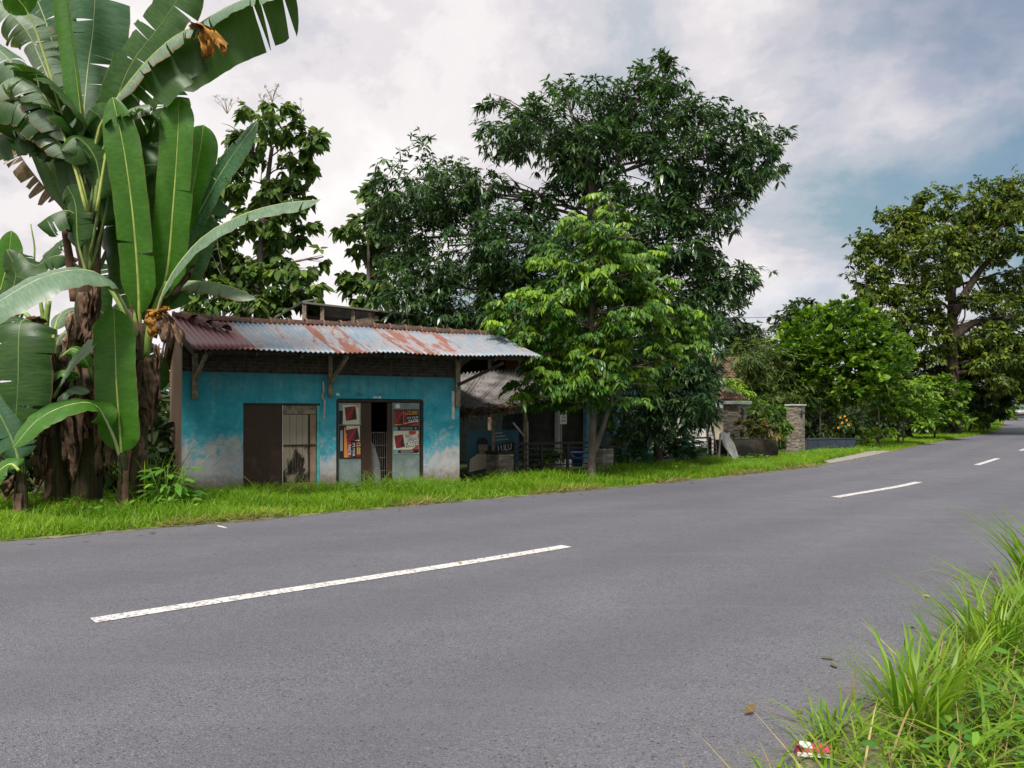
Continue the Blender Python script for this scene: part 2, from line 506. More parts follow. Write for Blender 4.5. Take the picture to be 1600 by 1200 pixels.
M_GRASS = leafmat('grass_blade', (0.10, 0.235, 0.012), (0.41, 0.54, 0.05), 0.45, 0.5, 0.3, tcol=(1.4, 1.5, 0.5))
M_TALLGRASS = leafmat('tall_grass_blade', (0.08, 0.20, 0.015), (0.40, 0.54, 0.06), 0.45, 0.42, 0.35, tcol=(1.4, 1.5, 0.5))
gz_v = np.vectorize(gz)
def zz(p): return np.concatenate([p, gz_v(p[:, 1])[:, None]], 1)
def grass_obj(name, parts, mat, kind='stuff'):
    V = []; LV = []; LN = []; T = []; off = 0
    for v, lv, ln, t in parts:
        V.append(v); LV.append(lv + off); LN.append(ln); T.append(t); off += len(v)
    me = np_mesh(name, np.concatenate(V), np.concatenate(LV), np.concatenate(LN), {'tint': np.concatenate(T)})
    o = link(name, me, mat)
    if kind: o['kind'] = kind
    return o
def patchy(p, f=0.9, ph=0.0):
    return 0.5 + 0.25 * np.sin(p[:, 0] * f + 1.3 * np.sin(p[:, 1] * f * 1.3 + ph)) + 0.25 * np.sin(p[:, 1] * f * 1.7 + p[:, 0] * 0.7 + ph)
def dashes_tint(n, r, p):
    return np.clip(0.38 + 0.45 * (patchy(p, 1.4) - 0.5) + r.normal(0, 0.24, n), 0, 1)
# back line of the verge: along the foot of the house, the garden fence and the hedge
BACK = [(-30, -2), (-21, 6), (-14.0, 10.5), (-9.2, 13.2), (-6.6, 14.5), (-3.7, 15.9), (-1.2, 17.3), (1.2, 19.6), (3.8, 22.2), (7.0, 26.6), (9.6, 28.6), (12.2, 32.0),
        (16.2, 36.5), (20.5, 44.5), (29, 55), (37, 64), (45, 76), (54, 89), (67, 109), (91, 145)]
bkl = np.array(spline2(BACK, 900)); le_a = np.array(le)
wid = [float(np.min(np.hypot(*(bkl - q).T))) for q in le_a]
wid = np.convolve(np.pad(wid, 3, mode='edge'), np.ones(7) / 7, 'valid')
bk = [p for p in le]
for i_ in range(len(le)):
    bk[i_] = offset(le, -wid[i_])[i_]
parts = []
rg = np.random.default_rng(11)
le_in = offset(le, -0.15)
def not_apron(p):
    return ~((p[:, 1] > 25.4) & (p[:, 1] < 34.8) & (p[:, 0] > 10.2) & (p[:, 0] < 18.8) & (p[:, 1] - 25.2 < (p[:, 0] - 10.0) * 1.45 + 0.5))
for y0, y1, n, lo, hi, wd in ((3.5, 17.5, 52000, 0.20, 0.40, 0.011), (17.5, 32, 36000, 0.18, 0.38, 0.015), (32, 62, 30000, 0.10, 0.28, 0.024), (62, 100, 8000, 0.10, 0.26, 0.04)):
    p, u = pts_in_strip(le_in, bk, n, rg, y0, y1)
    p = p[not_apron(p)]; n = len(p)
    u = rg.random(n)
    L_ = (lo + (hi - lo) * rg.random(n)) * (0.42 + 0.85 * patchy(p, 2.1))
    parts.append(blades(zz(p), L_, wd * (0.6 + 0.8 * rg.random(n)), rg.normal(0.25, 0.2, n), dashes_tint(n, rg, p), rg, 0.45))
# the mown edge: low, dense, slightly yellowed
p, u = pts_in_strip(offset(le, -0.09), offset(le, -0.6), 15000, rg, 3.5, 40); p = p[not_apron(p)]
parts.append(blades(zz(p), 0.05 + 0.10 * rg.random(len(p)), 0.010 + 0.006 * rg.random(len(p)), rg.normal(0.5, 0.3, len(p)), np.clip(rg.normal(0.62, 0.2, len(p)), 0, 1), rg, 0.6))
# taller bunches in front of the doors and along the wall foot
p, u = pts_in_strip(bk, offset(bk, 1.0), 9000, rg, 11, 26)
sel = patchy(p, 2.3, 1.0) > 0.42; p = p[sel]; n = len(p)
parts.append(blades(zz(p), 0.28 + 0.3 * rg.random(n), 0.011 + 0.008 * rg.random(n), rg.normal(0.3, 0.2, n), np.clip(rg.normal(0.3, 0.16, n), 0, 1), rg, 0.6))
grass_obj('verge_grass', parts, M_GRASS)
# dry straw lying along the asphalt edge
M_STRAW = leafmat('straw', (0.25, 0.17, 0.07), (0.45, 0.36, 0.17), 0.2, 0.8, 0.1)
p, u = pts_in_strip(offset(le, 0.06), offset(le, -0.3), 5000, rg, 4, 34)
sel = (patchy(p, 1.1, 2.0) > 0.4) & not_apron(p); p = p[sel]; n = len(p)
grass_obj('dry_straw', [blades(zz(p) + [0, 0, 0.02], 0.10 + 0.15 * rg.random(n), 0.009 + 0.004 * rg.random(n), rg.normal(1.6, 0.3, n), rg.random(n), rg, 0.1)], M_STRAW)

# near right corner, beside the camera: low mixed ground cover and big grass tufts
parts = []
ro = offset(re_, 2.6)
p, u = pts_in_strip(offset(re_, -0.06), ro, 22000, rg, -0.5, 14)
n = len(p)
L_ = 0.06 + 0.17 * rg.random(n)
parts.append(blades(zz(p), L_, 0.007 + 0.008 * rg.random(n), rg.normal(0.5, 0.3, n), np.clip(rg.normal(0.45, 0.22, n), 0, 1), rg, 0.6))
p, u = pts_in_strip(offset(re_, 0.4), ro, 1600, rg, 0.5, 14); n = len(p)
parts.append(blades(zz(p), 0.3 + 0.3 * rg.random(n), 0.010 + 0.012 * rg.random(n), rg.normal(0.4, 0.2, n), np.clip(rg.normal(0.4, 0.2, n), 0, 1), rg, 0.7))
p, u = pts_in_strip(offset(re_, 0.3), offset(re_, 5), 16000, rg, 14, 60); n = len(p)
parts.append(blades(zz(p), 0.2 + 0.4 * rg.random(n), 0.014 + 0.012 * rg.random(n), rg.normal(0.4, 0.2, n), np.clip(rg.normal(0.4, 0.2, n), 0, 1), rg, 0.6))
grass_obj('roadside_grass', parts, M_GRASS)

def tuft(label, x, y, n, L0, L1, W, seed, spread=0.14, group='grass tufts at the road edge', tint=0.45, name='grass_tuft', bend=0.5):
    r = np.random.default_rng(seed)
    a = r.random(n) * 2 * np.pi; q = np.sqrt(r.random(n)) * spread
    base = np.stack([q * np.cos(a), q * np.sin(a), np.zeros(n)], 1)
    az = a + r.normal(0, 0.7, n)
    v, lv, ln, t = blades(base, L0 + (L1 - L0) * r.random(n), W * (0.6 + 0.7 * r.random(n)), np.abs(r.normal(0.22, 0.2, n)),
                          np.clip(r.normal(tint, 0.2, n), 0, 1), r, bend, az)
    me = np_mesh(name, v, lv, ln, {'tint': t}); o = link(name, me, M_TALLGRASS)
    o.location = (x, y, gz(y)); tag(o, label, 'grass tuft', group)
    return o
tuft('broad bladed bright grass tuft standing lowest in the near verge, above the crumpled packet', 2.08, 3.95, 85, 0.35, 0.70, 0.020, 21, 0.14, bend=.4)
tuft('big upright grass tuft half way up the near verge, leaning over the asphalt', 3.2, 5.1, 110, 0.4, 0.74, 0.018, 22, 0.2, bend=.4)
tuft('tall dark seeded grass tuft cut by the photo edge, highest in the near verge', 4.95, 7.1, 100, 0.55, 1.15, 0.020, 23, 0.22, bend=.45)
tuft('grass tuft with drooping blades in the bottom corner of the near verge', 2.75, 3.95, 50, 0.3, 0.55, 0.022, 24, 0.2, bend=0.7)
tuft('dense grass tuft at the photo edge below the tall seeded tuft', 4.0, 5.8, 110, 0.35, 0.7, 0.018, 25, 0.25)
tuft('short spiky grass tuft beside the crumpled packet on the asphalt edge', 1.50, 3.60, 22, 0.12, 0.30, 0.016, 26, 0.14)
tuft('low flattened grass tuft just behind the crumpled packet', 1.68, 3.85, 40, 0.12, 0.28, 0.014, 29, 0.2, bend=.7)
tuft('slim upright grass tuft between the lowest tuft and the big leaning tuft', 2.62, 4.55, 40, 0.3, 0.55, 0.018, 27, 0.12, bend=.35)
tuft('sparse thin stalked grass tuft overhanging the asphalt near the seeded tuft', 4.15, 6.5, 30, 0.4, 0.8, 0.012, 28, 0.2, bend=.8)
# dry and broken stems among the near grass, and leaves blown about the road edges
p, u = pts_in_strip(offset(re_, -0.08), ro, 2600, rg, 0.0, 12); n = len(p)
grass_obj('dry_stems', [blades(zz(p) + [0, 0, 0.01], 0.10 + 0.32 * rg.random(n), 0.005 + 0.007 * rg.random(n), rg.normal(1.0, 0.5, n), rg.random(n), rg, 0.25)], M_STRAW)
# broad leafed weeds under the tufts
def simple_leaves(base, d, up, L_, W_, bend, tint):
    N = len(base)
    d = d / np.linalg.norm(d, axis=1, keepdims=True)
    sd_ = np.cross(d, up); sd_ /= (np.linalg.norm(sd_, axis=1, keepdims=True) + 1e-9)
    def c(t):
        q = base + d * (L_ * t)[:, None]; q[:, 2] -= bend * L_ * t * t; return q
    V = np.zeros((N, 6, 3))
    V[:, 0] = base
    c1, c2 = c(0.36), c(0.74)
    V[:, 1] = c1 - sd_ * (W_ / 2)[:, None]; V[:, 2] = c1 + sd_ * (W_ / 2)[:, None]
    V[:, 3] = c2 - sd_ * (W_ * 0.36)[:, None]; V[:, 4] = c2 + sd_ * (W_ * 0.36)[:, None]
    V[:, 5] = c(1.0)
    lv = (np.arange(N)[:, None] * 6 + np.array([0, 2, 1, 1, 2, 4, 3, 3, 4, 5])[None]).ravel()
    return V.reshape(-1, 3), lv, np.tile([3, 4, 3], N), np.repeat(tint, 6)
def unit(v): return v / (np.linalg.norm(v, axis=-1, keepdims=True) + 1e-9)
M_WEED = leafmat('weed_leaf', (0.05, 0.17, 0.02), (0.24, 0.44, 0.05), 0.38, 0.45, 0.35, tcol=(1.3, 1.5, 0.5))
p, u = pts_in_strip(offset(re_, 0.35), ro, 3800, rg, 0.5, 9); n = len(p)
b = zz(p); b[:, 2] += rg.random(n) * 0.22
a = rg.random(n) * 2 * np.pi
d = np.stack([np.cos(a), np.sin(a), rg.normal(0.25, 0.3, n)], 1)
v = simple_leaves(b, d, np.tile([0, 0, 1.0], (n, 1)) + rg.normal(0, 0.3, (n, 3)), 0.05 + 0.07 * rg.random(n), 0.02 + 0.03 * rg.random(n), 0.3 * np.ones(n), np.clip(rg.normal(0.4, 0.25, n), 0, 1))
grass_obj('low_weeds', [v], M_WEED)

M_FALLEN = leafmat('fallen_leaf', (0.06, 0.04, 0.02), (0.32, 0.22, 0.09), 0.1, 0.8, 0.15)
p1, u = pts_in_strip(offset(le, -0.25), offset(le, 0.7), 150, rg, 4, 40)
p2, u = pts_in_strip(le, re_, 9, rg, 3, 40)
p3, u = pts_in_strip(offset(re_, -0.6), offset(re_, 0.6), 60, rg, 1, 14)
p = np.concatenate([p1, p2, p3]); n = len(p); b = zz(p); b[:, 2] += 0.016 + 0.012 * rg.random(n)
d = rg.normal(0, 1, (n, 3)); d[:, 2] = np.abs(d[:, 2]) * 0.12
v = simple_leaves(b, d, np.tile([0, 0, 1.0], (n, 1)) + rg.normal(0, 0.25, (n, 3)), 0.05 + 0.07 * rg.random(n), 0.02 + 0.025 * rg.random(n), 0.1 * np.ones(n), rg.random(n))
grass_obj('fallen_leaves', [v], M_FALLEN)

# broad leafed weeds mixed into the far verge
p, u = pts_in_strip(offset(le, -0.5), bk, 5200, rg, 4, 40); p = p[(patchy(p, 1.9, 4.0) > 0.55) & not_apron(p)]; n = len(p)
b = zz(p); b[:, 2] += 0.08 + rg.random(n) * 0.24
a = rg.random(n) * 2 * np.pi; d = np.stack([np.cos(a), np.sin(a), rg.normal(0.3, 0.3, n)], 1)
v = simple_leaves(b, d, np.tile([0, 0, 1.0], (n, 1)) + rg.normal(0, 0.3, (n, 3)), 0.07 + 0.09 * rg.random(n), 0.03 + 0.035 * rg.random(n), 0.3 * np.ones(n), np.clip(rg.normal(0.45, 0.28, n), 0, 1))
grass_obj('verge_weeds', [v], M_WEED)
# ------------------------------------------------------------------ the blue roadside shop
rh = random.Random(5)
M_WOODGREY = simple('weathered_wood', (0.20, 0.16, 0.115), 0.85, 0.4, 9, 0.2, bump=0.3)
M_WOODDARK = simple('dark_timber', (0.05, 0.038, 0.03), 0.85, 0.4, 9, 0.2)
s = NT('brown_door_paint')
n_ = s.noise(3.5, 6, 0.7, s.vec((5, 5, 0.6))); f_ = s.noise(5, 5, 0.7)
M_BROWNDOOR = s.done(s.mix(s.range(s.math('ADD', f_, s.math('MULTIPLY', s.z('Z'), -0.12)), 0.42, 0.62, 0, 0.55), s.mix(n_, (0.038, 0.018, 0.011), (0.066, 0.034, 0.02)), (0.10, 0.07, 0.05)), 0.6, 0.3)
M_DARKFRAME = simple('dark_frame_paint', (0.03, 0.022, 0.018), 0.6, 0.3, 8, 0.3)
M_TURQ = simple('turquoise_paint', (0.10, 0.42, 0.42), 0.7, 0.2, 8, 0.2)
M_RIDGE = simple('clay_ridge_tile', (0.16, 0.095, 0.07), 0.9, 0.45, 14, 0.15, bump=0.3)
M_BRICK = simple('old_brick', (0.055, 0.045, 0.038), 0.95, 0.5, 9, 0.1, bump=0.3)
M_MORTAR = simple('grey_mortar', (0.085, 0.078, 0.07), 0.95, 0.3, 12, 0.1)
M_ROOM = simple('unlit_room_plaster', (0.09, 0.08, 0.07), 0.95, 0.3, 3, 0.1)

# peeling blue lime wash over grey plaster, pale and stained near the ground
s = NT('peeling_blue_plaster')
z = s.z('Z')
n1 = s.noise(1.7, 7, 0.62, dist=0.4); n2 = s.noise(6.5, 6, 0.7); n3 = s.noise(30, 4, 0.7)
drip = s.noise(3.0, 5, 0.6, s.vec((3.5, 1, 0.35)))
hgt = s.math('ADD', z, s.math('MULTIPLY', s.math('SUBTRACT', n1, 0.5), 2.4))
hgt = s.math('ADD', hgt, s.math('MULTIPLY', s.math('SUBTRACT', n2, 0.5), 1.1))
keep = s.range(hgt, 0.42, 1.58)
keep = s.range(s.math('ADD', keep, s.math('MULTIPLY', s.math('SUBTRACT', n2, 0.5), 0.8)), 0.08, 0.92)
isl = s.math('MULTIPLY', s.range(s.noise(3.4, 5, 0.6, s.vec(loc=(2, 5, 1)), 0.5), 0.58, 0.63), s.range(z, 0.55, 1.0, 0.0, 0.85))
keep = s.math('MAXIMUM', keep, isl)
blue = s.ramp(s.noise(2.4, 6, 0.65, dist=0.3), [(0.3, (0.028, 0.26, 0.34)), (0.5, (0.045, 0.34, 0.43)), (0.72, (0.13, 0.44, 0.50))])
blue = s.mix(s.range(drip, 0.5, 0.72, 0, 0.35), blue, (0.05, 0.20, 0.25))
pale = s.mix(s.range(n2, 0.35, 0.68), (0.50, 0.47, 0.44), (0.36, 0.37, 0.39))
pale = s.mix(s.range(n1, 0.42, 0.62, 0, 0.5), pale, (0.33, 0.42, 0.50))
foot = s.range(s.math('ADD', z, s.math('MULTIPLY', n2, 0.35)), 0.25, 0.75, 0.75, 0.0)
pale = s.mix(foot, pale, s.mix(n3, (0.32, 0.25, 0.20), (0.46, 0.40, 0.35)))
c = s.mix(keep, pale, blue)
vein = s.voro(1.15, 'Distance', s.vec((1, 1, 1.3), loc=(4, 2, 3)), 'DISTANCE_TO_EDGE')
crk = s.math('MULTIPLY', s.range(s.math('ADD', vein, s.math('MULTIPLY', s.math('SUBTRACT', n2, 0.5), 0.10)), 0.0, 0.014, 1.0, 0.0), s.range(s.noise(0.9, 3), 0.45, 0.6))
top_dark = s.range(s.math('ADD', z, s.math('MULTIPLY', drip, -1.3)), 1.05, 1.95, 0.0, 0.65)  # blends to dark teal towards the wall top, in uneven streaks
c = s.mix(top_dark, c, (0.045, 0.12, 0.14))
mud = s.range(s.math('ADD', z, s.math('MULTIPLY', s.noise(9, 6, 0.75), -0.8)), -0.25, 0.15, 0.8, 0.0)
c = s.mix(mud, c, (0.20, 0.15, 0.11))
c = s.mix(s.math('MULTIPLY', crk, 0.5), c, (0.05, 0.045, 0.04))
chip = s.range(s.noise(5.0, 8, 0.75, s.vec(loc=(3, 1, 7))), 0.60, 0.66)
chip = s.math('MULTIPLY', chip, s.range(z, 0.7, 2.0, 1.0, 0.25))
c = s.mix(s.math('MULTIPLY', chip, 0.8), c, (0.56, 0.55, 0.52))
spot = s.range(s.noise(11, 4, 0.6, s.vec(loc=(9, 2, 4))), 0.66, 0.72)
c = s.mix(s.math('MULTIPLY', spot, 0.7), c, (0.06, 0.075, 0.075))
c = s.mix(s.range(s.noise(1.1, 6, 0.7, s.vec((2.2, 1, 0.5), loc=(4, 0, 2))), 0.56, 0.74, 0, 0.5), c, (0.16, 0.13, 0.09))
hb = s.math('ADD', s.math('MULTIPLY', keep, 0.35), s.math('ADD', s.math('MULTIPLY', chip, -0.5), s.math('MULTIPLY', n3, 0.35)))
s.bump(hb, 0.5, 0.012)
M_BLUE = s.done(c, 0.9, 0.15)
s = NT('tan_render')
M_TAN = s.done(s.mix(s.range(s.noise(2.2, 6, 0.65, s.vec((1, 0.15, 0.8))), 0.3, 0.75), (0.28, 0.185, 0.125), (0.25, 0.165, 0.112)), 0.9, 0.15)

# corrugated iron: pale blue-grey galvanised with rust, and oxide red
def iron(name, base, rust, seed, amount):
    s = NT(name)
    n = s.noise(1.6, 7, 0.68, s.vec((2.5, 0.36, 1), loc=(seed, 0, 0)), 0.3); f = s.noise(22, 5, 0.7)
    st = s.noise(3, 4, 0.6, s.vec((9, 0.55, 1), loc=(seed, 2, 0)))
    k = s.math('ADD', n, s.math('ADD', s.math('MULTIPLY', s.math('SUBTRACT', f, 0.5), 0.22), s.math('MULTIPLY', s.math('SUBTRACT', st, 0.5), 0.25)))
    m = s.range(k, 0.60 - amount, 0.72 - amount)
    col = s.mix(s.range(st, 0.3, 0.7), base, tuple(min(1, q * 1.25) for q in base))
    col = s.mix(s.range(k, 0.46 - amount, 0.62 - amount, 0, 0.45), col, (0.40, 0.30, 0.27))
    r = s.mix(f, rust, tuple(q * 1.9 for q in rust))
    s.bump(f, 0.1, 0.004)
    return s.done(s.mix(m, col, r), s.range(m, 0, 1, 0.42, 0.85), 0.5, 0.0)
M_IRON = [iron('galvanised_sheet', (0.16, 0.22, 0.265), (0.15, 0.062, 0.042), i * 7.3, a) for i, a in enumerate((0.02, 0.15, 0.08, 0.18))]
M_IRONRED = iron('oxide_red_sheet', (0.175, 0.045, 0.045), (0.12, 0.05, 0.035), 3.1, -0.1)

TH = math.atan2(0.461, 0.887)
H = thing('roadside_shop', 'low blue plastered shop with rusty corrugated iron roof', 'shop', (-6.34, 14.77, 0), TH)
WT = 0.14
D1 = (1.117, 2.642, 1.86); D2 = (2.98, 4.936, 1.97); LEN = 5.80; BT = 2.46
w = MB()
w.box(0, D1[0], 0, WT, -0.2, BT); w.box(D1[0], D1[1], 0, WT, D1[2], BT)
w.box(D1[1], D2[0], 0, WT, -0.2, BT); w.box(D2[1], LEN, 0, WT, -0.2, BT)
# the second opening has rounded upper corners
x0, x1, zt = D2; rr = 0.07
poly = [(x0, zt - rr)] + [(x0 + rr - rr * math.cos(a), zt - rr + rr * math.sin(a)) for a in (0.5, 1.05)] + [(x0 + rr, zt), (x1 - rr, zt)] + \
       [(x1 - rr + rr * math.sin(a), zt - rr + rr * math.cos(a)) for a in (0.5, 1.05)] + [(x1, zt - rr), (x1, BT), (x0, BT)]
n = len(poly)
w.add([(x, 0, z_) for x, z_ in poly] + [(x, WT, z_) for x, z_ in poly],
      [tuple(range(n - 1, -1, -1)), tuple(range(n, 2 * n))] + [(i, (i + 1) % n, n + (i + 1) % n, n + i) for i in range(n)])
w.build('front_wall', M_BLUE, H)
# bare brick courses between the plaster and the eaves
br = MB(); rows = 8; bh = 0.055
for k in range(rows):
    z0 = BT + 0.012 + k * (bh + 0.012); xx = 0.0 if k % 2 else -0.11
    while xx < LEN:
        a, b = max(xx, 0.0), min(xx + 0.215, LEN)
        if b - a > 0.03: br.box(a + 0.004, b - 0.004, 0.006 + rh.uniform(0, 0.012), WT - 0.02, z0, z0 + bh)
        xx += 0.227
tag(br.build('brick_course', M_BRICK, H), kind='stuff')
box_obj('brick_joint', M_MORTAR, H, 0.003, LEN - 0.003, 0.022, WT - 0.005, BT + 0.001, BT + 0.01 + rows * (bh + 0.012))
BACKY = 3.6
w = MB(); zt = 2.62
w.add([(0.0, WT + 0.002, -0.2), (0.0, BACKY, -0.2), (0.0, BACKY, 2.72), (0.0, 1.2, 3.45), (0.0, WT + 0.002, 2.98),
       (WT, WT + 0.002, -0.2), (WT, BACKY, -0.2), (WT, BACKY, 2.72), (WT, 1.2, 3.45), (WT, WT + 0.002, 2.98)],
      [(0, 1, 2, 3, 4), (9, 8, 7, 6, 5), (0, 5, 6, 1), (1, 6, 7, 2), (2, 7, 8, 3), (3, 8, 9, 4), (4, 9, 5, 0)])
w.build('side_wall', M_TAN, H)
w = MB()
w.add([(LEN - WT, WT + 0.002, -0.2), (LEN - WT, BACKY, -0.2), (LEN - WT, BACKY, 2.75), (LEN - WT, 1.2, 3.42), (LEN - WT, WT + 0.002, 2.98),
       (LEN, WT + 0.002, -0.2), (LEN, BACKY, -0.2), (LEN, BACKY, 2.75), (LEN, 1.2, 3.42), (LEN, WT + 0.002, 2.98)],
      [(0, 1, 2, 3, 4), (9, 8, 7, 6, 5), (0, 5, 6, 1), (1, 6, 7, 2), (2, 7, 8, 3), (3, 8, 9, 4), (4, 9, 5, 0)])
w.build('side_wall', M_BLUE, H)
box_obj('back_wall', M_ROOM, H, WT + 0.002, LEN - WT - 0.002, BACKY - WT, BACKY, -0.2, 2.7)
box_obj('room_floor', M_MORTAR, H, WT + 0.002, LEN - WT - 0.002, WT + 0.002, BACKY - WT - 0.002, 0.0, 0.06)
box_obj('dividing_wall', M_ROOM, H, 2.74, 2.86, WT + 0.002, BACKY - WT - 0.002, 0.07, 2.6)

# roof: corrugated sheets lapped from the left, each a part
def eave_z(x): return 2.82 + 0.115 * x / 7.3 + 0.018 * math.sin(x * 2.1)
def ridge_z(x): return 3.655 - 0.02 * math.sin(x * 1.3)
def skew(x): return 0.36 * max(0.0, 1 - (x + 0.2) / 7.6)
def sheet(x0, x1, mat, lift, ye=-1.0, yr=1.24):
    pitch = 0.102; amp = 0.017; per = 6
    nx = max(4, int(round((x1 - x0) / pitch * per))); ny = 5
    vs = []; fs = []
    for j in range(ny + 1):
        t = j / ny
        for i in range(nx + 1):
            xr = x0 + (x1 - x0) * i / nx
            x = xr + skew(xr) * (1 - t) * (1 if True else 0)
            zz_ = eave_z(xr) * (1 - t) + ridge_z(xr) * t - 0.02 * math.sin(math.pi * t)
            zz_ += amp * math.sin(2 * math.pi * xr / pitch) + lift
            vs.append((x, ye + (yr - ye) * t + 0.012 * math.sin(x0 * 9) * (1 - t), zz_))
    for j in range(ny):
        for i in range(nx):
            a = j * (nx + 1) + i; fs.append((a, a + 1, a + nx + 2, a + nx + 1))
    m_ = len(vs)
    me = bpy.data.meshes.new('roof_sheet'); me.from_pydata(vs, [], fs); me.update()
    o = link('roof_sheet', me, mat, H, smooth=True)
    sm = o.modifiers.new('thickness', 'SOLIDIFY'); sm.thickness = 0.004; sm.offset = -1
    return o
edges = [-0.22, 0.36, 0.90, 1.68, 2.46, 3.25, 4.04, 4.82, 5.62, 6.44, 7.36]
mats = [M_IRONRED, M_IRONRED, M_IRON[0], M_IRON[2], M_IRON[1], M_IRON[0], M_IRON[3], M_IRON[1], M_IRON[2], M_IRON[0]]
for i, (a, b) in enumerate(zip(edges, edges[1:])):
    o = sheet(a, b + 0.03, mats[i], 0.005 * (i % 2))
    if i < 2: o['label'] = 'oxide red roof sheet'
    elif i in (4, 6, 7): o['label'] = 'pale blue roof sheet streaked with rust'
# back slope, seen only from the side
MB().hexa([(-0.15, 1.24, 3.60), (7.3, 1.24, 3.57), (7.3, BACKY + 0.5, 2.68), (-0.15, BACKY + 0.5, 2.70)],
          [(-0.15, 1.24, 3.64), (7.3, 1.24, 3.61), (7.3, BACKY + 0.5, 2.72), (-0.15, BACKY + 0.5, 2.74)]).build('back_roof', M_RIDGE, H)
# barge board down the left edge of the roof
MB().bar((-0.24, 1.24, 3.60), (0.11, -1.0, 2.76), 0.02, 0.12).build('barge_board', M_WOODDARK, H)

def barrel_mesh(L_, r, flare):
    """half-round clay tile, open below, one end flared; lies along +x"""
    vs = []; fs = []; n = 7
    st = [(0, r * flare, 0.016), (0.05, r * flare, 0.016), (0.06, r, 0.014), (L_, r * 0.94, 0.013)]
    for x, rad, th in st:
        for k in range(n + 1):
            a = math.pi * k / n
            vs.append((x, -rad * math.cos(a), rad * 0.9 * math.sin(a)))
        for k in range(n + 1):
            a = math.pi * k / n
            vs.append((x, -(rad - th) * math.cos(a), (rad - th) * 0.9 * math.sin(a)))
    w_ = 2 * (n + 1)
    for i in range(len(st) - 1):
        for k in range(n):
            a = i * w_ + k; fs.append((a, a + w_, a + w_ + 1, a + 1))
            b = a + n + 1; fs.append((b, b + 1, b + w_ + 1, b + w_))
    for e in (0, len(st) - 1):
        for k in range(n):
            a = e * w_ + k; b = a + n + 1
            fs.append((a, a + 1, b + 1, b) if e == 0 else (a, b, b + 1, a + 1))
    me = bpy.data.meshes.new('ridge_tile'); me.from_pydata(vs, [], fs); me.update(); me.materials.append(M_RIDGE)
    me.polygons.foreach_set('use_smooth', np.ones(len(me.polygons), bool))
    return me
tm = barrel_mesh(0.44, 0.135, 1.16)
x = -0.1
while x < 7.0:
    o = link('ridge_tile', tm, None, H)
    o.location = (x, 1.24 + rh.uniform(-.012, .012), ridge_z(x) - 0.035 + rh.uniform(-.006, .006))
    o.rotation_euler = (rh.uniform(-.06, .06), rh.uniform(-.015, .015), rh.uniform(-.03, .03))
    x += 0.385
# three larger tiles that lie down the slope at the left end
tv = barrel_mesh(0.40, 0.125, 1.14)
for k in range(3):
    t = 0.17 + k * 0.29
    yy = 1.24 - t - 0.06; xx = 0.16 + 0.27 * k
    o = link('verge_tile', tv, None, H)
    o.location = (xx + 0.12, yy - 0.22, eave_z(xx) + (ridge_z(xx) - eave_z(xx)) * (yy - 0.22 + 1) / 2.24 + 0.03 + 0.012 * (2 - k))
    a = Vector((-0.62, 1.0, 0.37)).normalized()
    o.rotation_euler = a.to_track_quat('X', 'Z').to_euler()
# timber under the eaves
for x, zb, th in ((0.17, 1.93, 0.10), (2.80, 2.0, 0.085), (5.68, 1.8, 0.11)):
    p = MB().box(x, x + th, -0.085, -0.004, zb, 2.93)
    p.build('wall_post', M_WOODGREY, H)
    MB().bar((x + th / 2, -0.07, 2.30), (x + 0.1 + (0.1 if x < 5 else 0.85), -0.80 if x < 5 else -0.6, 2.80), 0.055, 0.07).build('brace', M_WOODGREY if x < 5 else M_WOODDARK, H)
for yy, zc in ((-0.72, 2.80), (-0.03, 3.05)):
    MB().bar((0.12, yy, zc), (7.2, yy, zc + 0.10), 0.06, 0.08).build('purlin', M_WOODDARK, H)
for k in range(9):
    x = 0.2 + k * 0.84
    MB().bar((x + 0.2, -0.90, eave_z(x) - 0.075), (x, 1.2, ridge_z(x) - 0.1), 0.05, 0.08).build('rafter', M_WOODDARK, H)
# white plastic strip hanging beside the right post
box_obj('plastic_strip', simple('white_plastic', (0.5, 0.5, 0.48), 0.5), H, 5.60, 5.67, -0.03, -0.006, 1.52, 2.16)
# crooked white wire casing between the openings
MB().tube([(2.70, -0.02, 2.32), (2.715, -0.02, 2.12), (2.67, -0.025, 2.0), (2.73, -0.03, 1.92), (2.72, -0.02, 1.55)], 0.022, 6).build('wire_casing', simple('cream_plastic', (0.42, 0.40, 0.35), 0.6), H)
# small paper labels stuck on the plaster
M_PAPER = simple('white_paper', (0.62, 0.60, 0.56), 0.8, 0.15, 9)
for x, z_, a, b in ((2.98, 2.03, 0.07, 0.05), (3.78, 1.985, 0.10, 0.035), (3.90, 1.98, 0.06, 0.04)):
    box_obj('paper_label', M_PAPER, H, x, x + a, -0.006, -0.002, z_, z_ + b)

# first doorway: a closed brown leaf and a weathered plank door
d = box_obj('brown_door', M_BROWNDOOR, H, D1[0] + 0.005, 1.885, 0.06, 0.10, 0.03, 1.82)
MB().box(1.80, 1.82, 0.035, 0.0585, 0.95, 1.06).build('handle', M_DARKFRAME, d)
MB().box(D1[0] + 0.004, D1[1] - 0.004, 0.03, 0.11, 1.822, 1.858).build('lintel_board', M_WOODDARK, H)
s = NT('bleached_planks')
nn = s.noise(2.2, 7, 0.7, s.vec((2.2, 1, 0.9), loc=(1, 0, 3)), 0.4); gr = s.noise(9, 5, 0.65, s.vec((7, 7, 0.5)))
low = s.range(s.z('Z'), 0.3, 1.6, 0.12, -0.10)
mold = s.range(s.math('ADD', nn, low), 0.52, 0.62)
M_PLANK = s.done(s.mix(s.math('MULTIPLY', mold, s.range(gr, 0.3, 0.55, 0.6, 1)), s.mix(gr, (0.22, 0.17, 0.12), (0.40, 0.33, 0.25)), (0.018, 0.016, 0.012)), 0.9, 0.15)
